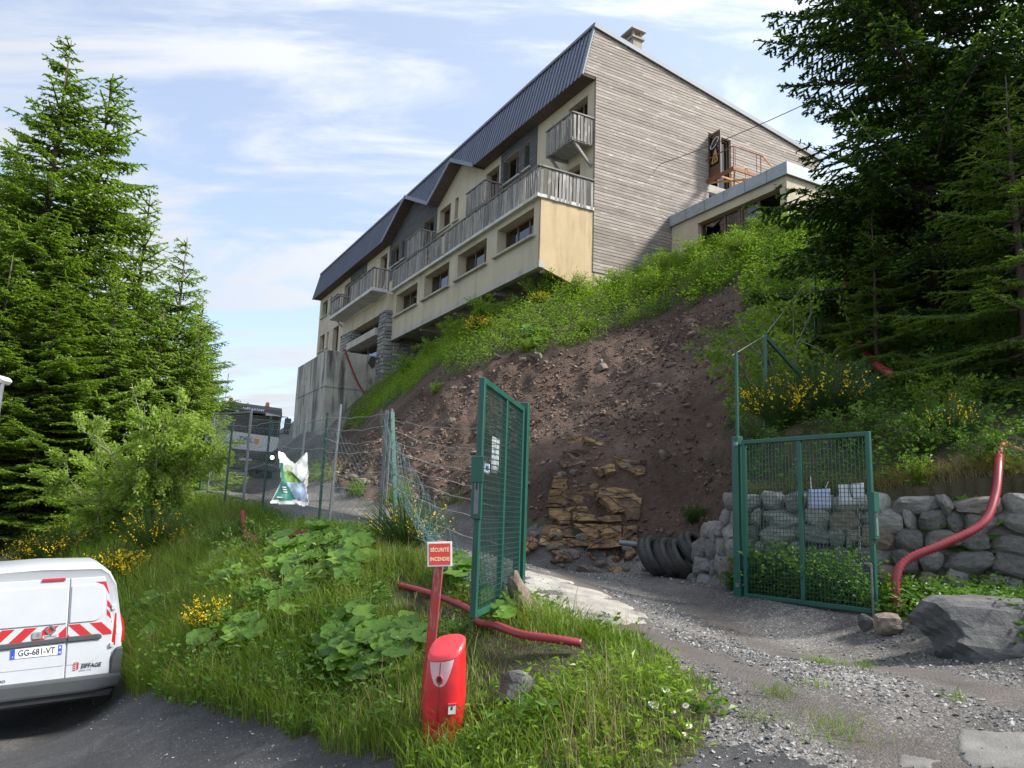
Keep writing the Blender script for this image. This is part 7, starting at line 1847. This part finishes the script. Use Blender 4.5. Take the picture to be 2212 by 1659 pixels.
# --- grass
def grass(name, xy, hts, wid, mat, label, seed, bend=.5, nseg=3):
    rng = np.random.default_rng(seed); n = len(xy); z = H(xy[:, 0], xy[:, 1]) - .02; a = rng.random(n) * 2 * pi
    wnd = np.stack([np.cos(a), np.sin(a)], -1) * (bend * (.3 + rng.random(n)))[:, None] * hts[:, None] + np.array([-.10, -.05]) * hts[:, None]
    ts = np.linspace(0, 1, nseg + 1); V = np.zeros((n, 2 * (nseg + 1), 3)); sd_ = np.stack([-np.sin(a + .6), np.cos(a + .6)], -1) * wid[:, None] * .5
    for i, t in enumerate(ts):
        c = xy + wnd * t ** 2; zz = z + hts * (t - .28 * bend * t ** 3); w = (1 - t ** 2) * .9 + .1
        V[:, 2 * i, :2] = c - sd_ * w; V[:, 2 * i + 1, :2] = c + sd_ * w; V[:, 2 * i, 2] = zz; V[:, 2 * i + 1, 2] = zz
    f = np.array([(2 * i, 2 * i + 1, 2 * i + 3, 2 * i + 2) for i in range(nseg)]); F = (np.arange(n)[:, None, None] * (2 * nseg + 2) + f[None]).reshape(-1, 4)
    return tag(np_mesh(name, V.reshape(-1, 3), F, mat), label, "grass", kind="stuff")
G_MAT = leafmat("grass_blade", (.075, .13, .016), (.135, .21, .028), (.22, .285, .06), .42, .45, patch=.9); G_DRY = leafmat("dry_grass_blade", (.12, .10, .035), (.22, .18, .08), (.33, .28, .15), .3, .6)
def grass_field(n, x0, x1, y0, y1, seed, cond=lambda x, y: x > -99):
    xy = sample(n, x0, x1, y0, y1, lambda x, y: cond(x, y), seed); return xy
xy = grass_field(110000, -7.5, 1.55, 4.5, 12.5, 21); q = vnoise(xy[:, 0] * .8, xy[:, 1] * .8, 1)
edge = np.clip((xy[:, 1] - 4.4) / 1.5, .35, 1)
grass("grass", xy, (.14 + .52 * rw_.random(len(xy)) * (.35 + q)) * edge * trim(xy), .006 + .005 * rw_.random(len(xy)), G_MAT, "long green grass on the near bank and verge", 22, .7)
xy = grass_field(80000, -11, 1, 11.5, 24, 23, lambda x, y: x < 0); q = vnoise(xy[:, 0] * .8, xy[:, 1] * .8, 1)
grass("grass", xy, .15 + .6 * rw_.random(len(xy)) * (.35 + q) * trim(xy), .010 + .006 * rw_.random(len(xy)), G_MAT, "long green grass on the far part of the bank", 24, .6)
xy = grass_field(26000, -9, 1.4, 4.6, 16, 25, lambda x, y: vnoise(x * 1.4, y * 1.4, 3) > .40)
grass("dry_grass", xy, .15 + .55 * rw_.random(len(xy)) * trim(xy), .004 + .003 * rw_.random(len(xy)), G_DRY, "dry straw-coloured stalks in the bank's grass", 26, .5)
# straw hanging over the stone wall's top
s_ = rw_.random(3800) * 6.0 + 1.6; pts = [wall_pt(min(v, 5.9)) for v in s_]; xy = np.array([(p.x - d.y * .0 + .10 * nn, p.y + .12 * nn) for (p, d, t), nn in zip(pts, rw_.random(3800))])
o = grass("dry_grass", xy + np.array([.02, .10]), .12 + .30 * rw_.random(3800), .004 + .004 * rw_.random(3800), G_DRY, "straw hanging over the top of the stone wall", 27, 1.3)
# tufts on the gravel track
tx_, ty_ = [], []
for (x, y, n, r_) in ((2.85, 7.1, 160, .16), (3.1, 6.9, 70, .1), (2.1, 5.1, 220, .2), (1.95, 5.7, 90, .12), (3.2, 5.7, 40, .1), (2.3, 5.9, 40, .1), (1.7, 5.35, 60, .1)):
    tx_ += list(x + r_ * rw_.normal(size=n) * .6); ty_ += list(y + r_ * rw_.normal(size=n) * .6)
xy = np.stack([tx_, ty_], -1); grass("grass", xy, .05 + .10 * rw_.random(len(xy)), np.full(len(xy), .005), G_MAT, "small grass tufts growing in the gravel track", 28, .9)

# --- butterbur: every big leaf an object
def big_leaf(seed):
    rng = random.Random(seed); n = 26; vs = [(0, 0, 0)]; k = 1.0
    for ring, rr in ((1, .5), (2, 1.0)):
        for i in range(n):
            a = 2 * pi * i / n; notch = 1 - .62 * max(0, 1 - abs(((a - pi) + pi) % (2 * pi) - pi) / .34) if ring == 2 else 1 - .45 * max(0, 1 - abs(((a - pi) + pi) % (2 * pi) - pi) / .34)
            lobe = 1 + (.07 * cos(a * 7) + .05 * rng.uniform(-1, 1)) * (ring - 1); r_ = rr * lobe * notch
            vs.append((r_ * cos(a) * 1.05, r_ * sin(a), .16 * rr ** 2 + .05 * sin(3 * a + seed) * rr + (.035 if i % 2 else -.02) * rr - .10 * (rr ** 2) * (abs(sin(a)) > .7)))
    f = [(0, 1 + i, 1 + (i + 1) % n) for i in range(n)] + [(1 + i, 1 + n + i, 1 + n + (i + 1) % n, 1 + (i + 1) % n) for i in range(n)]
    m = MB(); m.add(vs, f)
    m.tube([(-.02, 0, 0), (-.25, 0, -.7), (-.4, 0, -1.5)], [.035, .03, .03], 4, cap=False)
    me = m.mesh("leaf"); me.polygons.foreach_set("use_smooth", [True] * len(me.polygons)); return me
def mat_bigleaf():
    m, N, L, bs = new_mat("butterbur_leaf")
    oi = N.new("ShaderNodeObjectInfo"); r = ramp(N, [(0, (.065, .15, .022)), (.5, (.105, .21, .028)), (1, (.16, .28, .04))]); L.new(oi.outputs["Random"], r.inputs[0])
    n = noise(N, L, 5, 4); rr = ramp(N, [(.3, .8), (.7, 1.15)]); L.new(n.outputs[0], rr.inputs[0]); c = mixc(N, L, 1, r.outputs[0], rr.outputs[0], 'MULTIPLY')
    L.new(c, bs.inputs["Base Color"]); bs.inputs["Roughness"].default_value = .42; bs.inputs["Specular IOR Level"].default_value = .35
    t = N.new("ShaderNodeBsdfTranslucent"); L.new(mixc(N, L, 1, c, (1.3, 1.5, .6), 'MULTIPLY'), t.inputs[0]); mx = N.new("ShaderNodeMixShader"); mx.inputs[0].default_value = .35
    L.new(bs.outputs[0], mx.inputs[1]); L.new(t.outputs[0], mx.inputs[2]); L.new(mx.outputs[0], N["Material Output"].inputs[0]); return m
M_BIGL = mat_bigleaf(); BLF = [big_leaf(s) for s in range(6)]
for me in BLF: me.materials.append(M_BIGL)
rl = random.Random(17)
def butterbur(label, cu, cv, ru, rv_, n, r0, r1, group="butterbur clumps"):
    c = ground_px(cu, cv + rv_ * .6); o = empty("butterbur", c, 0, label, "plant", group); k = 0; tries = 0
    while k < n and tries < n * 20:
        tries += 1; a = rl.random() * 2 * pi; q = sqrt(rl.random()); p = hit(cu + ru * q * cos(a), cv + rv_ * q * sin(a))
        if p is None or (p - c).length > 3: continue
        r_ = rl.uniform(r0, r1); h = rl.uniform(.12, .34); N_ = ground_n(p.x, p.y, .3)
        d = (N_ * .55 + Vector((0, -.35, .75)) + Vector((rl.gauss(0, .25), rl.gauss(0, .25), 0))).normalized()
        x = Vector((rl.gauss(0, 1), rl.gauss(-.6, .8), -.2)); x = (x - d * x.dot(d)).normalized(); y = d.cross(x)
        l = link("leaf", rl.choice(BLF), None, o); l.location = Vector((p.x, p.y, hz(p.x, p.y))) + Vector((0, 0, h)) - c
        l.rotation_euler = Matrix((x, y, d)).transposed().to_euler(); l.scale = (r_, r_ * rl.uniform(.85, 1.1), r_); k += 1
butterbur("butterbur leaves in the long grass between the two broad clumps", 610, 1330, 80, 50, 22, .09, .16)
butterbur("wide clump of pale butterbur leaves below the slack netting", 690, 1235, 110, 65, 64, .11, .21)
butterbur("butterbur leaves around the foot of the yellow broom on the bank", 475, 1425, 75, 40, 34, .09, .17)
butterbur("butterbur leaves hanging beside the van's rear lamp", 300, 1370, 40, 55, 26, .09, .17)
butterbur("butterbur leaves high on the bank under a low bush", 455, 1275, 70, 45, 24, .08, .15)
butterbur("big-leaved clump left of the leaning red sign post", 800, 1440, 110, 75, 66, .10, .18)
butterbur("two or three butterbur leaves behind the sign, under the left gate", 985, 1290, 30, 35, 8, .10, .16)
butterbur("large butterbur leaves standing over the grey boulder", 2110, 1215, 100, 28, 17, .14, .22)
butterbur("butterbur leaves between the gate's rock and the boulder", 1965, 1275, 38, 55, 12, .10, .17)
butterbur("low butterbur leaves in front of the boulder", 2050, 1345, 55, 22, 10, .08, .13)
butterbur("small leaf rosette at the base of the leaning brown slab", 1065, 1365, 30, 18, 9, .05, .09)
butterbur("butterbur leaves on the crest at the upper edge of the bare earth", 1160, 735, 40, 14, 12, .12, .2)

# --- daisies
def daisy_meshes():
    m = MB()
    for i in range(14):
        a = 2 * pi * i / 14; c, s = cos(a), sin(a); p = lambda r_, w, z: (r_ * c - w * s, r_ * s + w * c, z)
        m.add([p(.006, -.002, 0), p(.016, -.0045, .002), p(.024, 0, -.001), p(.016, .0045, .002), p(.006, .002, 0)], [(0, 1, 2, 3, 4)])
    pet = m.mesh("petals"); pet.materials.append(simple("daisy_white", (.78, .78, .76), .6, var=.03))
    m = MB(); m.lathe([(.0085, -.002), (.0075, .003), (.004, .005), (0, .0055)], 10); dk = m.mesh("disc"); dk.materials.append(simple("daisy_yellow", (.70, .45, .03), .6))
    m = MB(); m.tube([(0, 0, 0), (.01, .01, -.12), (.0, .03, -.3)], .0018, 4, cap=False); st = m.mesh("stalk"); st.materials.append(M_STEM); return pet, dk, st
dm_ = daisy_meshes()
for k, (u, v, s_) in enumerate(((1438, 1490, 1.5), (1406, 1520, 1.3), (1414, 1523, 1.5), (1481, 1524, 1.1), (1453, 1536, 1.0), (1488, 1568, 1.0), (405, 1124, 1.7), (372, 1152, 1.4), (418, 1152, 1.3), (392, 1166, 1.3), (330, 1108, 1.4), (1478, 1586, .9))):
    g = hit(u, v + 14); h = .16 if v > 1300 else .3; p = at_y(u, v, g.y)
    lab = ["largest white daisy by the corner of the verge", "left one of the two daisies growing close together in the verge", "right one of the two daisies growing close together in the verge", "half-closed daisy right of the close pair", "small daisy below the close pair", "daisy low at the gravel's edge of the verge"][k] if k < 6 else "white ox-eye daisy in the long grass of the bank" if k < 11 else "lowest daisy at the verge's corner"
    o = empty("daisy", p, rl.random() * 6, lab, "flower", "white daisies", rot=Euler((radians(30 + rl.uniform(-12, 12)), radians(rl.uniform(-15, 15)), rl.uniform(-.5, .5)))); o.scale = (s_, s_, s_)
    for nm, me in zip(("petals", "disc", "stalk"), dm_): link(nm, me, None, o)
